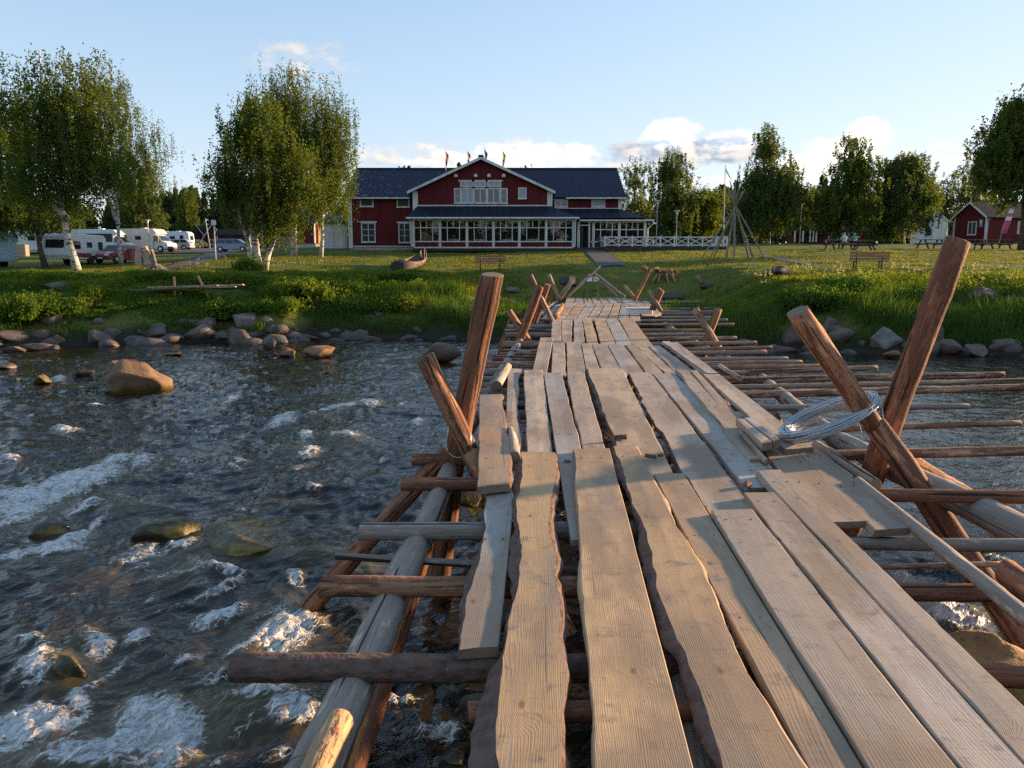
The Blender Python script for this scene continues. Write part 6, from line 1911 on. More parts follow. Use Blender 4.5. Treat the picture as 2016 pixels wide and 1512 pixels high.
# right of the house
RT = [('pine_tree', 'tall pine with an open rusty crown behind the terrace', (1248, 470), [(1250, 352, 32, 36), (1255, 395, 40, 42), (1245, 435, 40, 35)], 96, 9000, 110, 'birch_leaf_far', 'dark_bark', .2, .10, .3),
      ('birch_tree', 'tall dark birch left of the grey street lamp', (1328, 478), [(1322, 325, 20, 38), (1325, 375, 40, 55), (1328, 430, 46, 48)], 90, 16000, 130, 'birch_leaf_far', 'birch_bark', .17, .12, .9),
      ('bushy_tree', 'short yellow-green tree right of the tall dark birch', (1385, 480), [(1383, 415, 32, 50), (1395, 440, 28, 35), (1370, 390, 18, 25)], 92, 9000, 90, 'birch_leaf', 'dark_bark', .14, .11, .5),
      ('bushy_tree', 'dark narrow tree behind the tipi poles', (1418, 480), [(1418, 410, 24, 45), (1425, 440, 24, 35)], 110, 6000, 70, 'birch_leaf_far', 'dark_bark', .14, .12, .4),
      ('birch_tree', 'tall birch with a pointed top right of the tipi frame', (1512, 484), [(1510, 285, 18, 42), (1508, 340, 44, 52), (1512, 405, 62, 62), (1548, 370, 32, 48), (1472, 395, 32, 45)], 84, 24000, 190, 'birch_leaf_far', 'birch_bark', .2, .12, .9),
      ('bushy_tree', 'small tree between the two tall right birches', (1588, 480), [(1588, 410, 26, 45), (1570, 440, 30, 30)], 118, 6000, 70, 'birch_leaf_far', 'dark_bark', .14, .12, .5),
      ('birch_tree', 'airy birch with thin sunlit top beside the long red house', (1668, 482), [(1680, 298, 24, 36), (1672, 355, 44, 50), (1664, 420, 60, 52), (1698, 325, 22, 32), (1634, 405, 34, 44)], 82, 19000, 170, 'birch_leaf', 'birch_bark', .17, .115, .8),
      ('birch_tree', 'broad dense birch left of the white house', (1778, 486), [(1770, 345, 44, 46), (1772, 405, 66, 66), (1805, 390, 36, 54), (1738, 415, 38, 52), (1790, 325, 24, 26)], 86, 26000, 210, 'birch_leaf_far', 'birch_bark', .18, .12, .8),
      ('spruce_like_tree', 'pointed tree between the white house and the flagpole', (1862, 470), [(1860, 380, 20, 40), (1862, 420, 26, 40)], 125, 5000, 60, 'conifer_needle', 'dark_bark', .15, .13, .5),
      ('birch_tree', 'slim tree behind the roof of the red hut', (1905, 470), [(1905, 360, 24, 40), (1920, 400, 34, 40)], 118, 7000, 80, 'birch_leaf_far', 'dark_bark', .15, .12, .6),
      ('broad_tree', 'large leafy tree at the right frame edge shading the hut', (2012, 497), [(1990, 270, 50, 70), (1985, 340, 58, 60), (2030, 270, 70, 100), (1960, 300, 34, 40), (2070, 310, 60, 80), (2020, 220, 34, 40)], 60, 40000, 300, 'birch_leaf', 'dark_bark', .30, .11, .8)]
for i, (nm, lab, b, cr, Yt, nl, nc, mt, bk, tr_r, lf, dr) in enumerate(RT):
    tree(nm, lab, b, cr, Yt, int(nl * 1.9), int(nc * 1.9), lf, .5, dr, mt, bk, tr_r, None, None, 40 + i, 12)
# behind the campers, left
LT = [('bushy_tree', 'sunlit yellow-green birch above the camp cabins', (372, 478), [(368, 420, 18, 34), (372, 445, 16, 26), (370, 385, 12, 20)], 128, 7000, 70, 'birch_leaf', 'birch_bark', .15, .12, .9),
      ('birch_tree', 'dark tree behind the cream motorhome', (268, 480), [(265, 400, 40, 50), (290, 430, 34, 36)], 100, 12000, 110, 'birch_leaf_far', 'dark_bark', .25, .12, .6),
      ('birch_tree', 'dark birch behind the white caravan', (118, 478), [(120, 420, 50, 40), (80, 430, 40, 34)], 92, 12000, 110, 'birch_leaf_far', 'birch_bark', .2, .12, .6)]
for i, (nm, lab, b, cr, Yt, nl, nc, mt, bk, tr_r, lf, dr) in enumerate(LT):
    tree(nm, lab, b, cr, Yt, int(nl * 1.9), int(nc * 1.9), lf, .5, dr, mt, bk, tr_r, None, None, 60 + i, 10)
# trees outside the frame whose shade reaches the hut and the upper lawn
# far wood
def forest():
    rg = np.random.default_rng(99)
    Vs, Fs, off = [], [], 0
    tv = MB()
    spots = []
    for i in range(560):
        px = rg.uniform(-500, 700) if i % 2 else rg.uniform(1195, 2500)
        Yt = rg.uniform(135, 205)
        spots.append((px, Yt, rg.uniform(.8, 1.12)))
    for px in (640, 700, 760, 1190, 1210, 1150):
        spots.append((px, 150, .95))
    for (px, py) in ((790, 322), (808, 328), (915, 317), (905, 322), (1040, 326)):
        spots.append((px, 160, None, py))
    for sp in spots:
        px, Yt = sp[0], sp[1]
        P = at_y(px, 480, Yt); P.z = gz(P.x, P.y)
        if sp[2] is None:
            H = at_y(px, sp[3], Yt).z - P.z
        else:
            top = 392 + 16 * math.sin(px * .011) - (18 if 1250 < px < 1850 else 0)
            H = (at_y(px, top, Yt).z - P.z) * sp[2]
        conif = rg.random() < .62
        n = 560 if conif else 480
        if conif:
            z = rg.random(n) ** .75
            r = (1 - z) * H * .17 + .15
            a = rg.uniform(0, 6.283, n)
            rr_ = r * np.sqrt(rg.uniform(.25, 1, n)) * (1 + .35 * np.sin(z * 40))
            C = np.stack([rr_ * np.cos(a), rr_ * np.sin(a), H * (.08 + .92 * z)], -1)
            V, Fq = leaf_quads(C, .46, rg, 1.0, .5)
        else:
            cc = ball(26, rg) * [H * .22, H * .22, H * .36] + [0, 0, H * .6]
            C = cc[rg.integers(0, 26, n)] + rg.normal(size=(n, 3)) * .55
            V, Fq = leaf_quads(C, .40, rg, .3, .65)
        Vs.append(V + np.array(P)); Fs.append(Fq + off); off += len(V)
        tv.tube([P - Vector((0, 0, .3)), P + Vector((0, 0, H * .7))], [.16, .05], 5, False)
    for i in range(150):          # wood on the bank behind the viewpoint, which the windows mirror
        P = Vector((rg.uniform(-150, 150), rg.uniform(-75, -48), 0)); P.z = gz(P.x, P.y)
        H = rg.uniform(9, 14)
        n = 420
        cc = ball(20, rg) * [H * .24, H * .24, H * .40] + [0, 0, H * .52]
        C = cc[rg.integers(0, 20, n)] + rg.normal(size=(n, 3)) * .6
        V, Fq = leaf_quads(C, .5, rg, .3, .65)
        Vs.append(V + np.array(P)); Fs.append(Fq + off); off += len(V)
    # undergrowth closing the wood's edge
    nU = 15000
    side = rg.random(nU) < .5
    pxs = np.where(side, rg.uniform(-500, 690, nU), rg.uniform(1215, 2500, nU))
    Yu = rg.uniform(128, 150, nU)
    Xu = (pxs - CXP) / FPX * Yu
    C = np.stack([Xu, Yu, ground(Xu, Yu) + rg.uniform(0, 1, nU) ** 1.3 * (3.2 + 1.2 * np.sin(Xu * .4))], -1)
    V, Fq = leaf_quads(C, .42, rg, .2, .65)
    Vs.append(V); Fs.append(Fq + off); off += len(V)
    o = link('forest', raw_mesh('forest', np.concatenate(Vs), np.concatenate(Fs), [M['conifer_needle']]))
    tag(o, 'dark mixed wood closing the view behind the camp and houses', 'forest', kind='stuff')
    t = tv.build('forest_trunks', M['dark_bark'], o)
    t['kind'] = 'stuff'
forest()

# ------------------------------------------------------------------ grass, reeds, leafy plants
def blades(name, X, Y, h, w, mat, seed, lean=.35, per=1, label=None):
    rg = np.random.default_rng(seed)
    n = len(X)
    Z = ground(X, Y)
    a = rg.uniform(0, 6.283, n)
    dx, dy = np.cos(a), np.sin(a)
    la = rg.normal(size=(n, 2)) * lean
    base = np.stack([X, Y, Z - .03], -1)
    side = np.stack([dx, dy, 0 * dx], -1) * (w / 2)[:, None]
    mid = base + np.stack([la[:, 0] * h * .35, la[:, 1] * h * .35, h * .6], -1)
    tip = base + np.stack([la[:, 0] * h, la[:, 1] * h, h * (1 - .15 * np.abs(la).sum(1))], -1)
    V = np.stack([base - side, base + side, mid + side * .75, tip, mid - side * .75], 1).reshape(-1, 3)
    i = np.arange(n)[:, None] * 5
    Fq = np.concatenate([i + np.array([[0, 1, 2, 4]]), ], 0)
    Ft = i + np.array([[4, 2, 3, 3]])
    me = bpy.data.meshes.new(name)
    faces = np.concatenate([Fq, ], 0)
    # quads then triangles
    me.vertices.add(len(V)); me.vertices.foreach_set('co', V.astype(np.float32).ravel())
    loops = np.concatenate([Fq.ravel(), (i + np.array([[4, 2, 3]])).ravel()])
    me.loops.add(len(loops)); me.loops.foreach_set('vertex_index', loops.astype(np.int32))
    me.polygons.add(2 * n)
    me.polygons.foreach_set('loop_start', np.concatenate([np.arange(0, 4 * n, 4), 4 * n + np.arange(0, 3 * n, 3)]).astype(np.int32))
    me.update(calc_edges=True)
    me.materials.append(M[mat])
    o = link(name, me)
    tag(o, label, name.replace('_', ' '), kind='stuff')
    return o
def bridge_clear(X, Y):
    """keep plants out from under the deck"""
    lo = np.interp(Y, [24, 37], [-2.0, 1.8]); hi = np.interp(Y, [24, 37], [5.2, 6.2])
    return (X > lo) & (X < hi) & (Y < 36.5)
def paths_clear(X, Y):
    a = (Y > 42) & (Y < 68) & (X > np.interp(Y, [42, 50, 60, 68], [4.6, 5.0, 5.6, 5.9])) & (X < np.interp(Y, [42, 50, 60, 68], [6.6, 7.1, 7.5, 7.8]))
    return a
rg = np.random.default_rng(5)
n = 120000
X = rg.uniform(-27, 29, n); D = rg.uniform(.25, 9.5, n); D = np.where(X < 0, .6 + (D - .6) * .85, D); Y = shore(X) + D
dens = sstep(fbm(X * .35, Y * .5, 21, 3), -.55, .25)
keep = (rg.random(n) < dens * (1 - .55 * sstep(D, 6, 9.5))) & ~bridge_clear(X, Y)
X, Y, D = X[keep], Y[keep], D[keep]
h = (.30 + .50 * sstep(fbm(X * .4, Y * .4, 22, 2), -.3, .5)) * rg.uniform(.6, 1.25, len(X)) * (1 - .72 * sstep(D, 4.5, 8.5)) * (.45 + .55 * sstep(D, .2, 1.4))
h = np.where(X > 6, h * 1.15, h)
h = np.where((X > -17.0) & (X < -11.0) & (Y < 35.5) & (D > 1.2), h * .4, h)
blades('tall_grass', X, Y, np.maximum(h, .08), rg.uniform(.016, .030, len(X)), 'grass_blade', 1, .22, label='tall rank green grass on both sides of the footbridge landing')
# lawn tufts
n = 170000
D = 6.5 + 30 * rg.random(n) ** 1.5
Yc = 29 + D
X = rg.uniform(-.72, .74, n) * Yc
Y = shore(X) + D
cl = sstep(fbm(X * .25, Y * .8, 23, 3), -.4, .4)
keep = (rg.random(n) < .35 + .65 * cl) & ~bridge_clear(X, Y) & ~paths_clear(X, Y)
X, Y, cl, D = X[keep], Y[keep], cl[keep], D[keep]
h = (.045 + .07 * cl + .16 * (1 - sstep(D, 7, 15))) * rg.uniform(.6, 1.3, len(X))
blades('lawn_grass', X, Y, h, rg.uniform(.02, .045, len(X)) * (1 + D / 40), 'lawn_blade', 2, .5, label='short tufted grass of the sloping lawn')
# leafy plants: willowherb and willow scrub covering the left bank
def scrub(name, label, n_pl, xr, dr, seed, leaf, hh, mat, per, cover=-.15, wid=.28):
    rg = np.random.default_rng(seed)
    X = rg.uniform(*xr, n_pl); D = rg.uniform(*dr, n_pl)
    Y = shore(X) + D
    k = (fbm(X * .22, Y * .35, 25 + seed, 3) > cover) & ~bridge_clear(X, Y)
    X, Y = X[k], Y[k]
    H = hh * rg.uniform(.55, 1.25, len(X)) * (1 + .35 * perlin(X * .3, Y * .3, 3)) * (1 - .6 * sstep(Y - shore(X), 6, 11))
    H = H * np.where((X > -17.0) & (X < -11.0) & (Y < 36.0), .25, 1.0)      # trampled in front of the board stand
    Z = ground(X, Y)
    idx = np.repeat(np.arange(len(X)), per)
    t = rg.random(len(idx)) ** .7
    r = wid * (0.35 + .9 * np.sin(np.clip(t, 0, 1) * 2.6)) * np.sqrt(rg.random(len(idx)))
    a = rg.uniform(0, 6.283, len(idx))
    C = np.stack([X[idx] + r * np.cos(a), Y[idx] + r * np.sin(a), Z[idx] + .04 + t * H[idx]], -1)
    V, Fq = leaf_quads(C, leaf, rg, -.35, .42)
    o = link(name, raw_mesh(name, V, Fq, [M[mat]]))
    tag(o, label, name.replace('_', ' '), kind='stuff')
scrub('leafy_scrub', 'dense leafy willow scrub and herbs along the left bank', 6400, (-27, -4.2), (2.0, 10.8), 5, .07, .56, 'bush_leaf', 40, -.18)
scrub('bank_herbs', 'patches of leafy herbs in the tall grass of the right bank', 1500, (7, 29), (3.5, 10.5), 6, .06, .6, 'bush_leaf', 32, .05)
scrub('low_herbs', 'thin low herbs scattered over the upper left bank', 1200, (-30, -1), (7.5, 12), 8, .05, .22, 'bush_leaf', 22, .1, .2)
# flowering meadowsweet on the right bank
def flowers(name, label, n, xr, dr, seed, h0, h1):
    rg = np.random.default_rng(seed)
    X = rg.uniform(*xr, n); D = rg.uniform(*dr, n); Y = shore(X) + D
    k = fbm(X * .35, Y * .35, 61, 2) > -.1
    X, Y = X[k], Y[k]
    H = rg.uniform(h0, h1, len(X))
    Z = ground(X, Y)
    idx = np.repeat(np.arange(len(X)), 9)
    C = np.stack([X[idx], Y[idx], Z[idx] + H[idx]], -1) + rg.normal(size=(len(idx), 3)) * [.035, .035, .05]
    V, Fq = leaf_quads(C, .028, rg, 0, .8)
    o = link(name, raw_mesh(name, V, Fq, [M['flower_head']]))
    tag(o, label, 'flowers', kind='stuff')
    blades(name + '_stems', X, Y, H, np.full(len(X), .014), 'grass_blade', seed + 1, .04, label='upright stems under the ' + label.split(' on ')[0])
flowers('meadow_flowers', 'cream flower heads on the right bank below the red bench', 230, (11, 21), (5.5, 11), 31, .45, .8)
flowers('bank_flowers', 'few pale flower heads on the left bank below the birch clump', 110, (-18, -9), (9, 14), 33, .4, .8)
def bush(name, label, px, py, w, h, n, mat, seed, leaf=.07):
    rg = np.random.default_rng(seed)
    P = on_ground(px, py)
    k = P.y / FPX
    T = thing(name, label, 'bush', P)
    cc = ball(40, rg, 2.6) * [w * k / 2, w * k / 2, h * k * .36] + [0, 0, h * k * .34]
    C = cc[rg.integers(0, 40, n)] + rg.normal(size=(n, 3)) * .14
    C[:, 2] = np.maximum(C[:, 2], .03)
    V, Fq = leaf_quads(C, leaf, rg, 0, .5)
    link('foliage', raw_mesh('foliage', V, Fq, [M[mat]]), T)
    mb = MB()
    for i in range(12):
        c = Vector(cc[i])
        mb.tube([Vector((rg.uniform(-.1, .1), rg.uniform(-.1, .1), -.1)), c * .55, c], [.022, .014, .006], 5, False)
    mb.build('stems', M['dark_bark'], T)
bush('leafy_bush', 'round dark green bush at the foot of the birch clump', 487, 545, 56, 44, 7000, 'bush_leaf', 1)
bush('leafy_bush', 'low willow bush right of the board stand by the waterline', 440, 628, 70, 40, 6000, 'bush_leaf', 2)
bush('leafy_bush', 'wide light green willow bush at the lower left bank', 55, 628, 130, 56, 9000, 'bush_leaf', 3)
bush('leafy_bush', 'bright willow bush right of the board stand on the upper bank', 600, 588, 100, 40, 7000, 'bush_leaf', 5)
bush('leafy_bush', 'dark bush of reeds at the right shoulder of the landing', 1590, 610, 120, 50, 8000, 'grass_blade', 6)
bush('leafy_bush', 'bushy herbs with flowers below the red bench', 1700, 580, 110, 40, 8000, 'bush_leaf', 7)
# ------------------------------------------------------------------ vehicles (x = length, nose towards +x)
def wheel(par, x, y, r=.31, w=.20, rim='steel'):
    a = MB(); a.lathe([(r * .72, -w / 2), (r * .96, -w / 2), (r, -w * .3), (r, w * .3), (r * .96, w / 2), (r * .72, w / 2)], 16, (x, y, r), 'y')
    o = a.build('wheel', M['rubber'], par, True)
    s = 1 if y > 0 else -1
    a = MB(); a.lathe([(r * .66, 0), (r * .62, s * .015), (r * .2, s * .03)] if s > 0 else [(r * .2, s * .03), (r * .62, s * .015), (r * .66, 0)], 10, (x, y + s * w * .5, r), 'y')
    a.build('rim', M[rim], o)
    return o
def side_prism(par, name, prof, y0, y1, mat, taper=0.0, bevel=.03, parent=None):
    """outline (x,z) swept across the width, sides leaning in by taper at the top"""
    zs = [p[1] for p in prof]
    zlo, zhi = min(zs), max(zs)
    def ins(z): return taper * (z - zlo) / max(zhi - zlo, 1e-6)
    a = MB()
    # sides
    i = len(a.v)
    n = len(prof)
    a.v += [(p[0], y0 + ins(p[1]), p[1]) for p in prof] + [(p[0], y1 - ins(p[1]), p[1]) for p in prof]
    a.f.append(tuple(range(i, i + n))); a.f.append(tuple(range(i + 2 * n - 1, i + n - 1, -1)))
    for k in range(n):
        q, w = i + k, i + (k + 1) % n
        a.f.append((w, q, q + n, w + n))
    a.m += [0] * (n + 2)
    return a.build(name, M[mat], par, bevel=bevel)
def car(name, label, loc, rz, paint, L=4.6, H=1.5, kind='wagon', W=1.8, group=None, grille=False):
    c = thing(name, label, 'car', loc, rz, group)
    h = L / 2
    hb = .60 * H
    body = [(-h, .30), (h - .05, .28), (h, .50), (h - .04, hb * .82), (h - .9 * L / 4.6, hb + .06), (-h + .1, hb + .08), (-h, hb * .8)]
    side_prism(c, 'body', body, -W / 2, W / 2, paint, .06, .05)
    if kind == 'hatch':
        gh = [(-h + .15, hb + .05), (h - 1.15, hb + .03), (h - 1.75, H - .03), (h - 2.3, H), (-h + .75, H - .03), (-h + .35, H - .25)]
    elif kind == 'van':
        gh = [(-h + .06, hb + .05), (h - .65, hb + .0), (h - 1.55, H - .05), (h - 2.1, H), (-h + .35, H - .02)]
    else:
        gh = [(-h + .10, hb + .05), (h - 1.15, hb + .03), (h - 1.85, H - .05), (h - 2.4, H), (-h + .75, H - .04), (-h + .40, H - .2)]
    side_prism(c, 'cabin', gh, -W / 2 + .06, W / 2 - .06, paint, .18, .04)
    # glass: side windows, windscreen, rear window
    zlo, zhi = hb + .12, H - .12
    def xin(z, front):
        pts = gh
        best = None
        for i in range(len(pts)):
            p, q = pts[i], pts[(i + 1) % len(pts)]
            if (p[1] - z) * (q[1] - z) <= 0 and abs(p[1] - q[1]) > 1e-6:
                x = p[0] + (q[0] - p[0]) * (z - p[1]) / (q[1] - p[1])
                best = x if best is None else (max(best, x) if front else min(best, x))
        return best
    def yin(z): return W / 2 - .06 - .18 * (z - (hb + .03)) / (H - hb - .03) + .012
    xf0, xf1, xr0, xr1 = xin(zlo, True) - .12, xin(zhi, True) - .10, xin(zlo, False) + .14, xin(zhi, False) + .12
    cuts = (0, .36, .70, 1.0)
    for s in (-1, 1):
        for k in range(3):
            u0, u1 = cuts[k] + .02, cuts[k + 1] - .02
            a = MB()
            q = [(xr0 + (xf0 - xr0) * u0, s * yin(zlo), zlo), (xr0 + (xf0 - xr0) * u1, s * yin(zlo), zlo), (xr1 + (xf1 - xr1) * u1, s * yin(zhi), zhi), (xr1 + (xf1 - xr1) * u0, s * yin(zhi), zhi)]
            a.quad(*(q if s < 0 else q[::-1])); a.build('window', M['car_glass'], c)
        for x in (-h + .85 * L / 4.6, h - .9 * L / 4.6):
            wheel(c, x, s * (W / 2 - .10))
            a = MB(); a.lathe([(.37, -.02), (.37, .012)], 16, (x, s * (W / 2 - .012), .33), 'y'); a.build('wheel_arch', M['plastic_black'], c)
    a = MB(); n = .035
    a.quad((xf0 + .14, -W / 2 + .22, zlo), (xf0 + .14, W / 2 - .22, zlo), (xf1 + .13, W / 2 - .30, zhi), (xf1 + .13, -W / 2 + .30, zhi)); a.build('windscreen', M['car_glass'], c)
    a = MB()
    a.quad((xr0 - .17, W / 2 - .22, zlo), (xr0 - .17, -W / 2 + .22, zlo), (xr1 - .15, -W / 2 + .30, zhi), (xr1 - .15, W / 2 - .30, zhi)); a.build('rear_window', M['car_glass'], c)
    for s in (-1, 1):
        a = MB(); a.box(h - .10, h + .005, s * (W / 2 - .45), s * (W / 2 - .10), hb * .66, hb * .84); a.build('headlight', M['lamp_glass'], c)
        a = MB(); a.box(-h - .005, -h + .06, s * (W / 2 - .28), s * (W / 2 - .10), hb * .6, hb * .95); a.build('tail_light', M['stripe_red'], c)
        a = MB(); a.box(xf0 - .1, xf0 + .05, s * (W / 2 - .02), s * (W / 2 + .16), hb + .1, hb + .24); a.build('mirror', M[paint], c)
    a = MB(); a.box(h - .06, h + .012, -W / 2 + .15, W / 2 - .15, .30, hb * .60); a.build('grille' if grille else 'bumper', M['plastic_black'], c)
    a = MB(); a.box(h - .0, h + .02, -.26, .26, .40, .51); a.build('number_plate', M['white_plastic'], c)
    return c
def side_windows(par, lst, y, mat='car_glass'):
    for (x0, x1, z0, z1) in lst:
        for s in (-1, 1):
            a = MB(); a.box(x0, x1, s * y, s * (y + .025), z0, z1); a.build('window', M[mat], par)
def caravan(name, label, loc, rz, L=6.2, H=2.6, stripe=None, body='camper_white', W=2.3, cat='caravan', group=None, front_window=True, wins=((-2.1, -1.5, 1.25, 1.95), (-.7, .1, 1.35, 1.85), (.9, 2.2, 1.25, 1.95))):
    c = thing(name, label, cat, loc, rz, group)
    h = L / 2
    prof = [(-h + .12, .38), (h - .25, .38), (h, .75), (h - .02, 1.3), (h - .22, H - .22), (h - .55, H), (-h + .4, H), (-h + .08, H - .25), (-h, 1.2), (-h, .6)]
    side_prism(c, 'body', prof, -W / 2, W / 2, body, .05, .05)
    side_windows(c, [(a * L / 6.2, b * L / 6.2, z0, z1) for (a, b, z0, z1) in wins], W / 2 - .03)
    if stripe:
        for s in (-1, 1):
            a = MB(); a.box(-h + .02, h - .4, s * (W / 2 - .006), s * (W / 2 + .012), .58, .92); a.build('stripe', M[stripe], c)
    if front_window:
        a = MB(); a.quad((h - .02, -W / 2 + .35, 1.32), (h - .02, W / 2 - .35, 1.32), (h - .16, W / 2 - .38, 2.0), (h - .16, -W / 2 + .38, 2.0))
        a.build('front_window', M['car_glass'], c).location = (.035, 0, 0)
        a = MB(); a.quad((-h - .012, W / 2 - .4, 1.3), (-h - .012, -W / 2 + .4, 1.3), (-h + .05, -W / 2 + .42, 1.95), (-h + .05, W / 2 - .42, 1.95)); a.build('rear_window', M['car_glass'], c)
    for s in (-1, 1):
        wheel(c, -.25, s * (W / 2 - .14), .32, .2)
        a = MB(); a.lathe([(.40, -.02), (.40, .02)], 16, (-.25, s * (W / 2 - .02), .36), 'y'); a.build('wheel_arch', M['plastic_black'], c)
        a = MB(); a.box(-h - .02, -h + .03, s * (W / 2 - .3), s * (W / 2 - .12), .75, 1.0); a.build('tail_light', M['stripe_red'], c)
    a = MB()
    a.bar((h - .4, -.55, .42), (h + .95, 0, .42), .06); a.bar((h - .4, .55, .42), (h + .95, 0, .425), .06)
    a.tube([(h + .75, 0, .0), (h + .75, 0, .7)], .03, 8); a.lathe([(.1, 0), (.1, .05)], 8, (h + .75, 0, -.03))
    a.build('drawbar', M['steel'], c)
    a = MB(); a.box(-1.1, -.55, -.35, .35, H + .004, H + .10); a.build('roof_hatch', M['white_plastic'], c)
    a = MB(); a.box(.7, 1.1, -.22, .22, H + .004, H + .08); a.build('roof_hatch', M['white_plastic'], c)
    return c
def motorhome(name, label, loc, rz, L=6.6, H=2.85, body='camper_white', W=2.25, alcove=False, dark_wrap=False, group=None, cab=None):
    c = thing(name, label, 'motorhome', loc, rz, group)
    h = L / 2
    cab = cab or body
    xb = h - 1.9
    prof = [(-h + .05, .42), (xb, .42), (xb + .05, 1.0), (xb + .1, 2.05)] + ([(xb + 1.1, 2.1), (xb + 1.15, 2.55), (xb + .8, H)] if alcove else [(xb + .55, 2.3), (xb + .1, H - .05), (xb - .3, H)]) + [(-h + .15, H), (-h, H - .15), (-h, .6)]
    side_prism(c, 'body', prof, -W / 2, W / 2, body, .03, .04)
    cabp = [(xb - .02, .35), (h - .05, .35), (h, .6), (h - .05, 1.05), (h - .75, 1.3), (h - 1.45, 2.08), (xb - .02, 2.1)]
    side_prism(c, 'cab', cabp, -W / 2 + .13, W / 2 - .13, cab, .14, .04)
    for s in (-1, 1):
        y = s * (W / 2 - .13)
        a = MB(); q = [(xb + .12, y * .945 + s * .025, 1.32), (h - .95, y * .95 + s * .025, 1.30), (h - 1.5, y * .90 + s * .02, 1.95), (xb + .15, y * .90 + s * .02, 1.97)]
        a.quad(*(q if s < 0 else q[::-1])); a.build('window', M['car_glass'], c)
        for x in (-h + 1.35, h - .95):
            wheel(c, x, s * (W / 2 - .16), .34, .2)
            a = MB(); a.lathe([(.42, -.02), (.42, .03)], 16, (x, s * (W / 2 - .035 if x < 0 else W / 2 - .14), .36), 'y'); a.build('wheel_arch', M['plastic_black'], c)
        a = MB(); a.box(h - .16, h + .0, s * (W / 2 - .5), s * (W / 2 - .2), .72, .95); a.build('headlight', M['lamp_glass'], c)
        a = MB(); a.box(h - 1.25, h - 1.05, s * (W / 2 - .1), s * (W / 2 + .12), 1.25, 1.6); a.build('mirror', M['plastic_black'], c)
    a = MB(); a.quad((h - .72, -W / 2 + .32, 1.36), (h - .72, W / 2 - .32, 1.36), (h - 1.40, W / 2 - .36, 2.02), (h - 1.40, -W / 2 + .36, 2.02)); a.build('windscreen', M['car_glass'], c)
    wins = [(-h + .5, -h + 1.3, 1.5, 2.0), (-.9, -.1, 1.5, 2.0)]
    side_windows(c, wins, W / 2 - .02)
    if dark_wrap:
        for s in (-1, 1):
            a = MB(); a.box(-h + .3, xb - .1, s * (W / 2 - .02), s * (W / 2 + .012), 1.35, 2.3); a.build('dark_panel', M['plastic_black'], c)
    a = MB(); a.box(-.6, 0, -.35, .35, H + .004, H + .12); a.build('roof_hatch', M['white_plastic'], c)
    a = MB(); a.box(h - .08, h + .03, -W / 2 + .2, W / 2 - .2, .36, .62); a.build('bumper', M['plastic_black'], c)
    return c
def G(px, py, Y=None):
    if Y is None:
        return on_ground(px, py)
    p = at_y(px, py, Y)
    return Vector((p.x, p.y, gz(p.x, p.y)))
caravan('caravan', 'white caravan with a red side stripe parked behind the leaning birch trunk', G(152, 521, 67), R(-93), 5.7, 2.5, 'stripe_red', wins=((-2.3, -1.6, 1.2, 1.9), (-.6, .2, 1.4, 1.85), (1.2, 2.2, 1.25, 1.9)))
car('red_white_car', 'red and white car with its black grille towards the river, behind the forked birch', G(236, 519, 68), R(-104), 'car_red', 4.5, 1.62, 'hatch', 1.85, grille=True)
motorhome('camper_van', 'pale blue camper van cut off by the left frame edge', G(-52, 516, 63), R(172), 6.2, 2.75, 'bus_blue')
motorhome('motorhome', 'white motorhome with the cab to the left, behind the wooden crate', G(64, 490, 92), R(186), 5.6, 2.7, 'camper_white', alcove=True)
motorhome('motorhome', 'white motorhome with a dark side panel between the two birches', G(208, 489, 92), R(4), 6.6, 2.8, 'camper_white', dark_wrap=True)
motorhome('motorhome', 'cream motorhome with its cab pointing right, right of the forked birch', G(292, 489, 97), R(-12), 6.8, 2.85, 'camper_cream')
caravan('caravan', 'white caravan far back behind the silver estate car', G(342, 480, 116), R(184), 5.4, 2.55, None)
car('estate_car', 'silver estate car parked in front of the far white caravan', G(346, 491, 108), R(180), 'car_silver', 4.75, 1.47, 'wagon')
car('yellow_car', 'small yellow car in front of the dark camp cabins', G(388, 482, 122), R(170), 'car_yellow', 3.2, 1.25, 'hatch', 1.6)
car('minivan', 'blue-grey minivan standing alone at the right of the car park', G(461, 491, 98), R(0), 'car_bluegrey', 4.5, 1.62, 'van')
caravan('caravan', 'small white caravan tucked behind the red striped caravan', G(120, 490, 96), R(175), 5.2, 2.5, None)
caravan('trailer', 'white trailer beside the long red farmhouse', G(1664, 477, 108), R(150), 3.4, 1.5, None, wins=(), front_window=False, cat='trailer')
# crates by the motorhome
p = G(38, 499, 82)
t = thing('wooden_crate', 'tall tan wooden crate standing in front of the left motorhome', 'crate', p, R(12))
for k in range(7):
    a = MB(); a.box(-.8 + k * .23, -.8 + k * .23 + .20, -.5, -.46, 0, 1.25); a.build('board', M['pale_plank'], t)
a = MB(); a.box(-.8, .8, -.459, .5, .02, 1.22); a.build('box', M['old_board'], t)
# laundry rack heap beside the car
p = G(262, 512, 68)
t = thing('clothes_rack', 'rack of pink and blue cloths drying right of the red and white car', 'clothes rack', p)
a = MB(); a.tube([(-.6, 0, 0), (-.6, 0, 1.2)], .02, 6); a.tube([(.6, 0, 0), (.6, 0, 1.2)], .02, 6); a.tube([(-.7, 0, 1.2), (.7, 0, 1.2)], .02, 6); a.build('frame', M['steel'], t)
for (x, m_, z0) in ((-.42, 'flag_blue', .35), (-.08, 'pink_cloth', .15), (.28, 'pink_cloth', .3)):
    a = MB()
    for i in range(4):
        u0, u1 = x - .17 + i * .085, x - .17 + (i + 1) * .085
        y0, y1 = .05 * math.sin(i * 2), .05 * math.sin((i + 1) * 2)
        a.quad((u0, y0, z0), (u1, y1, z0), (u1, y1 * .3 + .03, 1.21), (u0, y0 * .3 + .03, 1.21))
    a.build('cloth', M[m_], t)

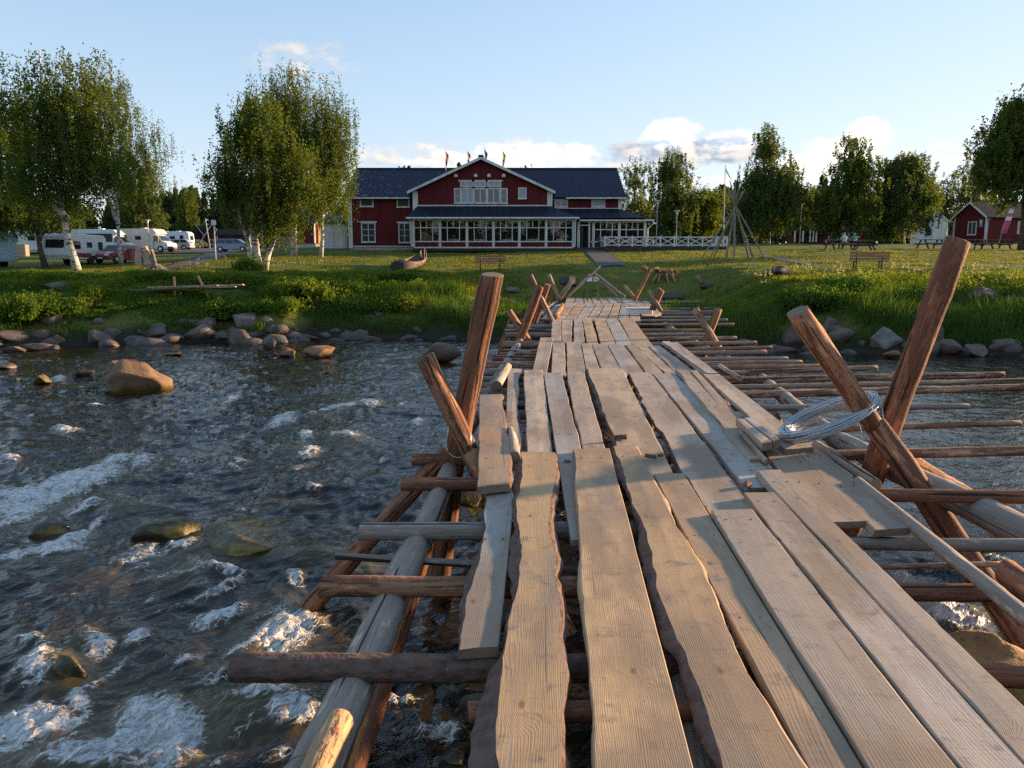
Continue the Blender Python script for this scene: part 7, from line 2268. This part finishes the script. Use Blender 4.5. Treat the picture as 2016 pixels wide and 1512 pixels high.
# ------------------------------------------------------------------ furniture and things on the meadow
def bench(label, p, rz, L=1.75):
    b = thing('park_bench', label, 'bench', p, rz)
    for k in range(3):
        a = MB(); a.box(-L / 2, L / 2, .10 - .015 * k, .13 - .015 * k, .50 + k * .14, .61 + k * .14); a.build('back_slat', M['bench_wood'], b)
    for k in range(3):
        a = MB(); a.box(-L / 2, L / 2, .14 + k * .13, .25 + k * .13, .42, .455); a.build('seat_slat', M['bench_wood'], b)
    for s in (-1, 1):
        a = MB(); x = s * L * .32
        a.bar((x, .16, -.1), (x, .10, .95), .05, .05); a.bar((x, .50, -.1), (x, .46, .42), .05, .05); a.bar((x, .12, .40), (x, .52, .40), .05, .04)
        a.build('leg', M['tarred_wood'], b)
bench('brown slatted bench facing the house, behind the tall left post', G(965, 535), R(2))
bench('red-brown slatted bench above the cream flowers on the right bank', G(1712, 531), R(-3), 2.0)
def picnic(label, p, rz, L=2.0):
    b = thing('picnic_table', label, 'picnic table', p, rz, 'picnic tables on the right lawn')
    for k in range(4):
        a = MB(); a.box(-L / 2, L / 2, -.38 + k * .19, -.21 + k * .19, .71, .75); a.build('table_plank', M['grey_wood'], b)
    for s in (-1, 1):
        a = MB(); a.box(-L / 2, L / 2, s * .62, s * .86, .42, .46); a.build('seat', M['grey_wood'], b)
        a = MB(); x = s * L * .34
        a.bar((x, -.72, 0), (x, -.22, .71), .07, .1); a.bar((x, .72, 0), (x, .22, .71), .07, .1); a.bar((x + .04 * s, -.85, .38), (x + .04 * s, .85, .38), .05, .09)
        a.build('frame', M['tarred_wood'], b)
picnic('grey picnic table where a person in pale teal sits', G(1650, 491), R(8), 2.2)
picnic('grey picnic table right of the occupied one', G(1700, 493), R(75), 1.9)
picnic('grey picnic table just left of the tall right post', G(1832, 490), R(10), 2.2)
picnic('grey picnic table in front of the red hut corner', G(1905, 491), R(-8), 2.2)
picnic('grey picnic table below the porch of the red hut', G(1960, 491), R(5), 2.2)
# person seated at the table, back to the river
def person(p, rz):
    me = bpy.data.meshes.new('person')
    J = [(0, 0, .50), (0, .02, .72), (0, .04, .98), (0, .06, 1.08), (0, .08, 1.16), (0, .09, 1.28), (0, .08, 1.36),       # pelvis..head
         (-.10, .05, .50), (-.13, .46, .50), (-.13, .50, .08), (-.13, .62, .04), (.10, .05, .50), (.13, .46, .50), (.13, .50, .08), (.13, .62, .04),
         (-.19, .04, .98), (-.25, .12, .76), (-.15, .36, .79), (.19, .04, .98), (.25, .12, .76), (.15, .36, .79)]
    E = [(0, 1), (1, 2), (2, 3), (3, 4), (4, 5), (5, 6), (0, 7), (7, 8), (8, 9), (9, 10), (0, 11), (11, 12), (12, 13), (13, 14), (2, 15), (15, 16), (16, 17), (2, 18), (18, 19), (19, 20)]
    rad = [.15, .13, .15, .07, .055, .10, .07, .10, .075, .05, .045, .10, .075, .05, .045, .07, .048, .035, .07, .048, .035]
    me.from_pydata(J, E, [])
    o = bpy.data.objects.new('person', me)
    COL.objects.link(o)
    m = o.modifiers.new('s', 'SKIN')
    for v, r in zip(me.skin_vertices[0].data, rad):
        v.radius = (r, r)
    me.skin_vertices[0].data[0].use_root = True
    o.modifiers.new('d', 'SUBSURF').levels = 1
    dg = bpy.context.evaluated_depsgraph_get()
    me2 = bpy.data.meshes.new_from_object(o.evaluated_get(dg))
    o.modifiers.clear()
    o.data = me2
    me2.materials.clear()
    for k in ('shirt_teal', 'trouser_dark', 'skin', 'hair_grey'):
        me2.materials.append(M[k])
    for pl in me2.polygons:
        c = pl.center
        k = 0
        if c.z < .56: k = 1
        if c.z > 1.07: k = 2
        if c.z > 1.27 or (c.z > 1.17 and c.y < .05): k = 3
        if c.y > .28 and c.z > .68 and c.z < .9: k = 2
        pl.material_index = k
        pl.use_smooth = True
    o.location = p
    o.rotation_euler = (0, 0, rz)
    tag(o, 'person in a pale teal shirt sitting at the picnic table', 'person')
p = G(1650, 491)
q = Matrix.Rotation(R(8), 3, 'Z') @ Vector((.05, -.74, 0))
person((p.x + q.x, p.y + q.y, p.z), R(8))
# lamps, masts and signs
def lamp(label, px, ytop, p):
    l = thing('street_lamp', label, 'street lamp', p)
    h = at_y(px, ytop, p.y).z - p.z
    a = MB(); a.tube([(0, 0, -.2), (0, 0, h - .45)], [.06, .04], 8); a.build('pole', M['pole_grey'], l)
    a = MB(); a.lathe([(.06, h - .45), (.13, h - .25), (.13, h - .12)], 10); a.build('lamp_glass', M['lamp_glass'], l)
    a = MB(); a.lathe([(.34, h - .118), (.30, h - .06), (.08, h)], 12); a.build('lamp_shade', M['pole_grey'], l)
lamp('grey street lamp close to the right end of the veranda roof', 1292, 394, G(1292, 480, 76))
lamp('grey street lamp between the veranda and the tipi poles', 1331, 414, G(1331, 480, 84))
lamp('street lamp half hidden before the tall right birches', 1574, 400, G(1574, 480, 90))
lamp('street lamp right of the broad dense birch', 1833, 390, G(1833, 480, 100))
lamp('slim street lamp beside the cream motorhome', 294, 432, G(294, 486, 90))
p = G(425, 512)
s = thing('road_sign', 'square white sign on a thin post between the camp cabins and the minivan', 'sign', p)
h = at_y(425, 433, p.y).z - p.z
a = MB(); a.tube([(0, 0, -.2), (0, 0, h)], .04, 8); a.build('post', M['pole_grey'], s)
a = MB(); a.box(-.16, .16, -.05, -.02, h - .34, h); a.build('sign_panel', M['white_plastic'], s)
p = G(414, 482, 112)
a = MB(); h = at_y(404, 430, 112).z - p.z
a.tube([(0, 0, -.2), (at_y(404, 430, 112).x - p.x, 0, h)], [.07, .05], 7); o = a.build('leaning_pole', M['pole_grey'], None, True); o.location = p
tag(o, 'leaning grey pole in front of the low brown hut', 'pole')
def mast(label, px0, py0, px1, Y, streamer=None):
    p = G(px0, 480, Y)
    h = at_y(px1, py0, Y).z - p.z
    m = thing('flagpole', label, 'flagpole', p)
    dx = at_y(px1, py0, Y).x - p.x
    a = MB(); a.tube([(0, 0, -.2), (dx, 0, h)], [.06, .03], 8); a.lathe([(.02, 0), (.06, .05), (.02, .1)], 8, (dx, 0, h)); a.build('pole', M['white_paint'], m)
    if streamer:
        a = MB()
        n = 10
        for i in range(n):
            def pt(u, s):
                return (dx + .05 + u * .75, .06 * math.sin(u * 8), h - .1 - u * 1.5 - s * (.34 * (1 - u)))
            a.quad(pt(i / n, 1), pt((i + 1) / n, 1), pt((i + 1) / n, 0), pt(i / n, 0))
        a.build('pennant', M[streamer], m)
mast('white flagpole with a hanging pennant behind the tipi poles', 1424, 327, 1428, 70, 'flag_white')
mast('tall thin white flagpole behind the roof of the red hut', 1906, 314, 1917, 96)
# feather banner by the red hut
p = G(1972, 482, 78)
b = thing('feather_banner', 'tall pink and white feather banner leaning in front of the red hut', 'banner', p)
pts = [Vector(((at_y(x, y, 78) - p).x, 0, (at_y(x, y, 78) - p).z)) for (x, y) in ((1968, 474), (1973, 455), (1980, 432), (1988, 412), (1995, 408))]
a = MB(); a.tube([Vector((pts[0].x - .1, 0, -.1))] + pts, .025, 6); a.build('pole', M['pole_grey'], b)
cols = ['banner_purple', 'banner_pink', 'banner_pink', 'flag_white', 'banner_pink', 'flag_white', 'flag_white']
n = len(cols)
E0 = [Vector(((at_y(x, y, 78) - p).x, -.03, (at_y(x, y, 78) - p).z)) for (x, y) in ((1969, 459), (1974, 444), (1979, 430), (1984, 418), (1992, 409))]
E1 = [Vector(((at_y(x, y, 78) - p).x, -.03, (at_y(x, y, 78) - p).z)) for (x, y) in ((1982, 460), (1987, 444), (1991, 430), (1995, 418), (1998, 409))]
def ev(E, t):
    t *= len(E) - 1
    i = min(int(t), len(E) - 2)
    return E[i].lerp(E[i + 1], t - i)
for k in range(n):
    a = MB()
    for j in range(3):
        u0, u1 = (k + j / 3) / n, (k + (j + 1) / 3) / n
        sway = lambda v, t: v + Vector((0, .05 * math.sin(t * 9), 0))
        a.quad(sway(ev(E0, u0), u0), sway(ev(E1, u0), u0 + .1), sway(ev(E1, u1), u1 + .1), sway(ev(E0, u1), u1))
    a.build('banner_cloth', M[cols[k]], b)
# tipi of bare poles
p0 = G(1447, 511)
tp = thing('tipi_frame', 'bare conical tipi frame of long grey poles standing on the lawn', 'tipi frame', p0)
ap = Vector(((at_y(1447, 402, p0.y) - p0).x, 0, at_y(1447, 402, p0.y).z - p0.z))
feet = [(1393, 513, -.3), (1384, 511, .8), (1420, 511, -.9), (1431, 518, -1.6), (1418, 508, 1.8), (1461, 510, 1.7), (1471, 517, -1.4), (1494, 508, .9), (1503, 513, -.6), (1448, 508, 2.0), (1486, 511, 1.2)]
rr = random.Random(2)
for (px, py, dy) in feet:
    f = at_y(px, py, p0.y)
    fx = f.x - p0.x
    fz = gz(f.x, p0.y + dy) - p0.z
    A = Vector((fx, dy, fz - .1))
    d = ap + Vector((rr.uniform(-.12, .12), rr.uniform(-.12, .12), rr.uniform(-.1, .1))) - A
    Bp = A + d * rr.uniform(1.16, 1.42)
    o = log(A + p0, Bp + p0, .055, .03, 'pole', tp, LGREY, m=7, bend=.01, n=8)
a = MB(); a.tube([ap + Vector((.02, -.6, -1.9)), ap + Vector((.02, -.55, -2.5))], .09, 8); a.build('hanging_kettle', M['tarred_wood'], tp)
# old wooden river boat on the grass
def river_boat():
    p1, p2 = G(782, 541), at_y(834, 512, 49.5)
    p2.z = gz(p2.x, p2.y)
    bt = thing('river_boat', 'old narrow wooden rowing boat lying on the lawn with its tarred end towards the river', 'boat', p1)
    ax = (p2 - p1)
    L = ax.length
    bt.rotation_euler = (0, 0, math.atan2(ax.y, ax.x))
    slope = math.asin(ax.z / L)
    N, S = 14, 6
    def sec(t, k):
        """station t 0..1, strake line k 0..S from keel to gunwale, half breadth and height"""
        b = .62 * (math.sin(math.pi * min(1, max(0, t * .94 + .03))) ** .62)
        u = k / S
        rise = .16 + .75 * abs(t - .45) ** 2.4 * 2.2
        return b * math.sin(u * math.pi / 2) ** .8, rise * .35 * (abs(t - .5) * 2) ** 3 + (.10 + .42 * u ** 1.5) * (1 + .9 * abs(t - .5) ** 2 * 2)
    X = lambda t: t * L
    zs = lambda t: math.tan(slope) * X(t)
    for s in (-1, 1):
        for k in range(S):
            a = MB()
            for i in range(N):
                q = []
                for (ii, kk) in ((i, k), (i + 1, k), (i + 1, k + 1), (i, k + 1)):
                    t = ii / N
                    b, z = sec(t, kk)
                    q.append(Vector((X(t), s * (b + .012 * (kk == k)), z + zs(t) - .02)))
                nrm = Vector((0, s * .7, -.5)).normalized() * .018
                if s > 0: q = q[::-1]
                a.solid([v - nrm for v in q] if s > 0 else [v - nrm for v in q], [v + nrm for v in q])
            a.build('strake', M['boat_wood' if k > 1 else 'tarred_wood'], bt)
    for t in (.22, .45, .68):
        b, z = sec(t, S - 1)
        a = MB(); a.box(X(t) - .12, X(t) + .12, -b, b, z + zs(t) - .06, z + zs(t) - .03); a.build('thwart', M['grey_wood'], bt)
    a = MB(); a.lathe([(.34, -.06), (.40, .0), (.30, .10)], 10, (.02, 0, .38), 'x'); a.build('stern_board', M['tarred_wood'], bt)
    a = MB(); a.bar((L - .05, 0, zs(1) + .1), (L + .22, 0, zs(1) + 1.05), .08, .12); a.build('stem', M['boat_wood'], bt)
river_boat()
# stack of spare boards on its own trestle above the left bank
p0 = G(370, 600)
Yb = p0.y + .4
p0 = Vector((at_y(380, 580, Yb).x, Yb, gz(at_y(380, 580, Yb).x, Yb)))
st = thing('board_stand', 'pile of fresh boards lying across crossed poles among the plants of the left bank', 'board stand', p0)
rr = random.Random(21)
for k in range(9):
    x0, x1 = at_y(272 + k * 7 + rr.uniform(-10, 25), 570, Yb).x, at_y(rr.uniform(430, 482), 560, Yb).x
    if k < 2:
        x1 = at_y(400, 560, Yb).x
    z0 = at_y(300, 573 - (k % 3) * 2.2, Yb).z
    z1 = at_y(470, 566 - (k % 3) * 2.2, Yb).z
    y = Yb - .45 + k * .10
    z0 += rr.uniform(-.02, .10); z1 += rr.uniform(-.02, .08)
    a = MB(); a.bar((x0 - p0.x, y - p0.y, z0 - p0.z), (x1 - p0.x, y - p0.y + rr.uniform(-.1, .1), z1 - p0.z), rr.uniform(.13, .2), .04)
    a.build('board', M['grey_wood' if k < 2 else 'pale_plank'], st)
for (x0, y0, x1, y1) in ((300, 578, 272, 612), (357, 576, 318, 620), (370, 580, 398, 596), (342, 545, 346, 606), (389, 543, 416, 590), (318, 585, 340, 608)):
    log(at_y(x0, y0, Yb + rr.uniform(-.3, .1)), at_y(x1, y1 + 6, Yb + rr.uniform(-.3, .1)), .05, .05, 'pole', st, LTAN, m=8)
log(at_y(282, 604, Yb - .3), at_y(362, 605, Yb - .3), .04, .04, 'pole', st, LGREY, m=8)
# upright boat prows leaning in a timber frame near the camp
p0 = G(300, 548)
pr = thing('boat_prows', 'two pointed wooden boat prows propped upright in a low timber frame', 'boat prows', p0)
k = p0.y / FPX
for (px, w, h, tone) in ((292, 16, 62, 'pale_plank'), (303, 12, 56, 'old_board')):
    x = at_y(px, 540, p0.y).x - p0.x
    a = MB()
    W, Hh = w * k / 2, h * k
    out = [(-W, .35 * Hh), (-W * 1.05, .55 * Hh), (-W * .6, .8 * Hh), (0, Hh), (W * .6, .8 * Hh), (W * 1.05, .55 * Hh), (W, .35 * Hh)]
    a.solid([(x + q[0], .0 + .1 * (q[1] / Hh), q[1]) for q in out[::-1]][::-1], [(x + q[0] * .8, -.14 * (1 - abs(q[0]) / W / 1.2), q[1]) for q in out][::1])
    a.build('prow', M[tone], pr)
    for s in (-1, 1):
        a = MB(); a.bar((x + s * W, -.02, .42 * Hh), (x + s * W + .25, -.1, -.1), .05, .05); a.build('leg', M['old_board'], pr)
    a = MB(); a.bar((x - W - .05, -.06, .42 * Hh), (x + W + .05, -.06, .42 * Hh), .05); a.build('crossbar', M['old_board'], pr)
p0 = G(316, 543)
hp = thing('board_heap', 'sloping heap of old boards leaning right of the boat prows', 'boards', p0)
for i in range(8):
    a = MB(); a.bar((-.55 + i * .05, -.3 + i * .08, .75 - .03 * i), (.9 - i * .03, -.35 + i * .1, .0), .13, .025, up=(0, -.5, 1)); a.build('board', M['old_board'], hp)
p0 = G(273, 522, 60)
a = MB(); a.solid([(-.22, -.12, 0), (.22, -.12, 0), (.22, .12, 0), (-.22, .12, 0)], [(-.2, -.1, .9), (.2, -.1, .9), (.2, .1, .9), (-.2, .1, .9)]); a.solid([(-.2, -.1, .902), (.2, -.1, .902), (.2, .1, .902), (-.2, .1, .902)], [(-.02, -.02, 1.5), (.02, -.02, 1.5), (.02, .02, 1.5), (-.02, .02, 1.5)])
o = a.build('pointed_post', M['pale_plank']); o.location = p0
tag(o, 'single pale pointed post right of the red and white car', 'post')
# log bench with split wood near the landing
p0 = G(1297, 552)
p0 = Vector((at_y(1297, 552, p0.y).x, p0.y, p0.z))
fb = thing('firewood_rack', 'low pole rack heaped with split firewood on the lawn right of the landing', 'firewood rack', p0)
for (x0, y0, x1, y1) in ((1296, 536, 1284, 556), (1298, 538, 1297, 556), (1311, 540, 1316, 558), (1322, 538, 1330, 556), (1268, 523, 1278, 532)):
    log(at_y(x0, y0, p0.y), at_y(x1, y1, p0.y - .3), .06, .06, 'pole', fb, LTAN, m=8)
rr = random.Random(9)
for i in range(26):
    x = at_y(rr.uniform(1282, 1336), 533, p0.y).x
    z = at_y(1300, 536.5 - abs(rr.gauss(0, 3.2)), p0.y).z
    a = Vector((x, p0.y + rr.uniform(-.3, .3), z))
    d = Vector((rr.uniform(-.25, .25), rr.uniform(-.4, .4), rr.uniform(-.06, .06)))
    log(a - d * .6, a + d * .6, .05, .05, 'firewood', fb, (RED, LTAN, REDD)[i % 3], m=6, n=3)
p0 = G(1378, 560)
o = log(at_y(1372, 543, p0.y), at_y(1382, 556, p0.y), .12, .12, 'short_log', False, LTAN, m=10)
tag(o, 'short thick log lying on the grass right of the firewood rack', 'log')
# notice boards at the landing
p0 = G(1168, 556, 36)
nb = thing('notice_board', 'pair of small white notice boards under the crossed poles of the landing', 'notice board', p0)
for (xa, xb) in ((1155, 1166), (1169, 1180)):
    a = MB(); q0, q1 = at_y(xa, 554, 36), at_y(xb, 545, 36)
    a.box(q0.x - p0.x, q1.x - p0.x, -.02, .02, q0.z - p0.z, q1.z - p0.z); a.build('panel', M['white_plastic'], nb)
for px in (1157, 1178):
    a = MB(); x = at_y(px, 550, 36).x - p0.x; a.box(x - .03, x + .03, .022, .07, -.2, at_y(px, 542, 36).z - p0.z); a.build('post', M['grey_wood'], nb)

# ------------------------------------------------------------------ loose things lying on the deck
o = board((944, 779), (990, 775), (940, 962), (1008, 950), 'loose_board', False, .055, DECK + .12, DECK + .08, (.1, 1.0), (0.47, 0.33, 0.21), 301, ends=.035)
tag(o, 'short thick board with a bark edge lying across the left rail', 'board')
o = log(at_z(1004, 846, DECK + .08), at_z(1013, 900, DECK + .06), .034, .05, 'log_piece', False, PALE, m=14)
tag(o, 'short round log piece beside the bark-edged loose board', 'log')
for i, q in enumerate((((1450, 824), (1464, 824), (1500, 872), (1522, 870)), ((1466, 823), (1480, 822), (1523, 868), (1538, 866)))):
    o = board(*q, 'loose_beam', False, .07, DECK + .13, DECK + .13, (0, 0), GREYW if i else PINK, 310 + i)
    tag(o, ('left' if i == 0 else 'right') + ' one of two short square beams lying near the wire coil', 'beam')
o = board((1452, 845), (1458, 845), (1505, 905), (1513, 905), 'loose_batten', False, .03, DECK + .09, DECK + .08, (0, 0), PALE, 320)
tag(o, 'thin pale batten lying below the two short beams', 'batten')
def chip(px, py, w, h, rot, label, name='bark_chip', mat='bark', z=DECK + .03, d=.8):
    p = at_z(px, py, z)
    k = (p - CAM).length / FPX
    a = MB()
    W, D = w * k / 2, max(.02, w * k / 2 * d)
    a.solid([(-W, -D, -.008), (W * .8, -D * .8, -.008), (W, D, -.008), (-W * .7, D * .9, -.008)], [(-W * .9, -D * .8, h * k), (W * .7, -D * .7, h * k * .8), (W * .85, D * .8, h * k), (-W * .6, D * .7, h * k * .7)])
    o = a.build(name, M[mat], None, bevel=.004, color=(.34, .20, .12))
    o.location = p
    o.rotation_euler = (0, 0, rot)
    tag(o, label, 'bark chip' if 'bark' in name else name.split('_')[-1])
chip(1117, 908, 14, 5, .1, 'small dark bark chip on the grey board left of the middle board', d=1.3, z=DECK + .02)
chip(1281, 900, 26, 6, -.9, 'dark curved bark chip on the wide fresh board', d=.35, z=DECK + .035)
chip(1300, 897, 14, 4, .3, 'little bark sliver right of the curved bark chip', d=.4, z=DECK + .035)
chip(1222, 863, 30, 8, .2, 'bark shred at the far end of the fresh bark-edged board', d=.35, z=DECK + .03)
chip(1471, 955, 20, 7, .6, 'brown wood wedge at the end of the two right middle boards', 'wood_wedge', 'stripped_log', z=DECK + .02)
# white box near the far end
p0 = at_z(1258, 618, DECK + .05)
bx = thing('white_box', 'white oblong plastic box lying on the far right edge of the deck', 'box', p0, R(2))
a = MB(); a.box(-.42, .42, -.2, .2, 0, .17); a.build('box', M['white_plastic'], bx, bevel=.02)
a = MB(); a.box(-.44, .44, -.22, .22, .172, .21); a.build('lid', M['white_plastic'], bx, bevel=.015)
p0 = at_z(1085, 620, DECK + .1)
o = log(at_z(1108, 600, DECK + .12), at_z(1092, 624, DECK + .12), .07, .085, 'log_piece', False, (0.55, .30, .15), m=12)
tag(o, 'short orange peeled log on the left edge of the far deck', 'log')
# coil of galvanised wire hung over the short right post
Lp, Rp = at_z(1548, 842, DECK + .10), at_y(1724, 800, 6.45)
cen = (Lp + Rp) / 2
ux = (Rp - Lp)
rad = ux.length / 2
ux.normalize()
uy = Vector((-.10, .95, -.16))
uy = (uy - ux * uy.dot(ux)).normalized()
un = ux.cross(uy)
mb = MB()
rr = random.Random(6)
for k in range(96):
    r0 = rad * rr.uniform(.80, 1.0)
    ph = rr.uniform(0, 6.28)
    hgt = rr.gauss(0, .034)
    pts = []
    for i in range(41):
        a = 2 * math.pi * i / 40
        bunch = .55 + .45 * abs(math.sin(a / 2 + .2))
        pts.append(cen + (ux * math.cos(a) + uy * math.sin(a)) * (r0 + .010 * math.sin(2 * a + ph)) + un * (hgt * bunch + .008 * math.sin(3 * a + ph)))
    mb.tube(pts, .0038, 4, False)
o = mb.build('wire_coil', M['coil_wire'], None, True)
tag(o, 'loose coil of shiny galvanised wire leaning on the short right post', 'wire coil')
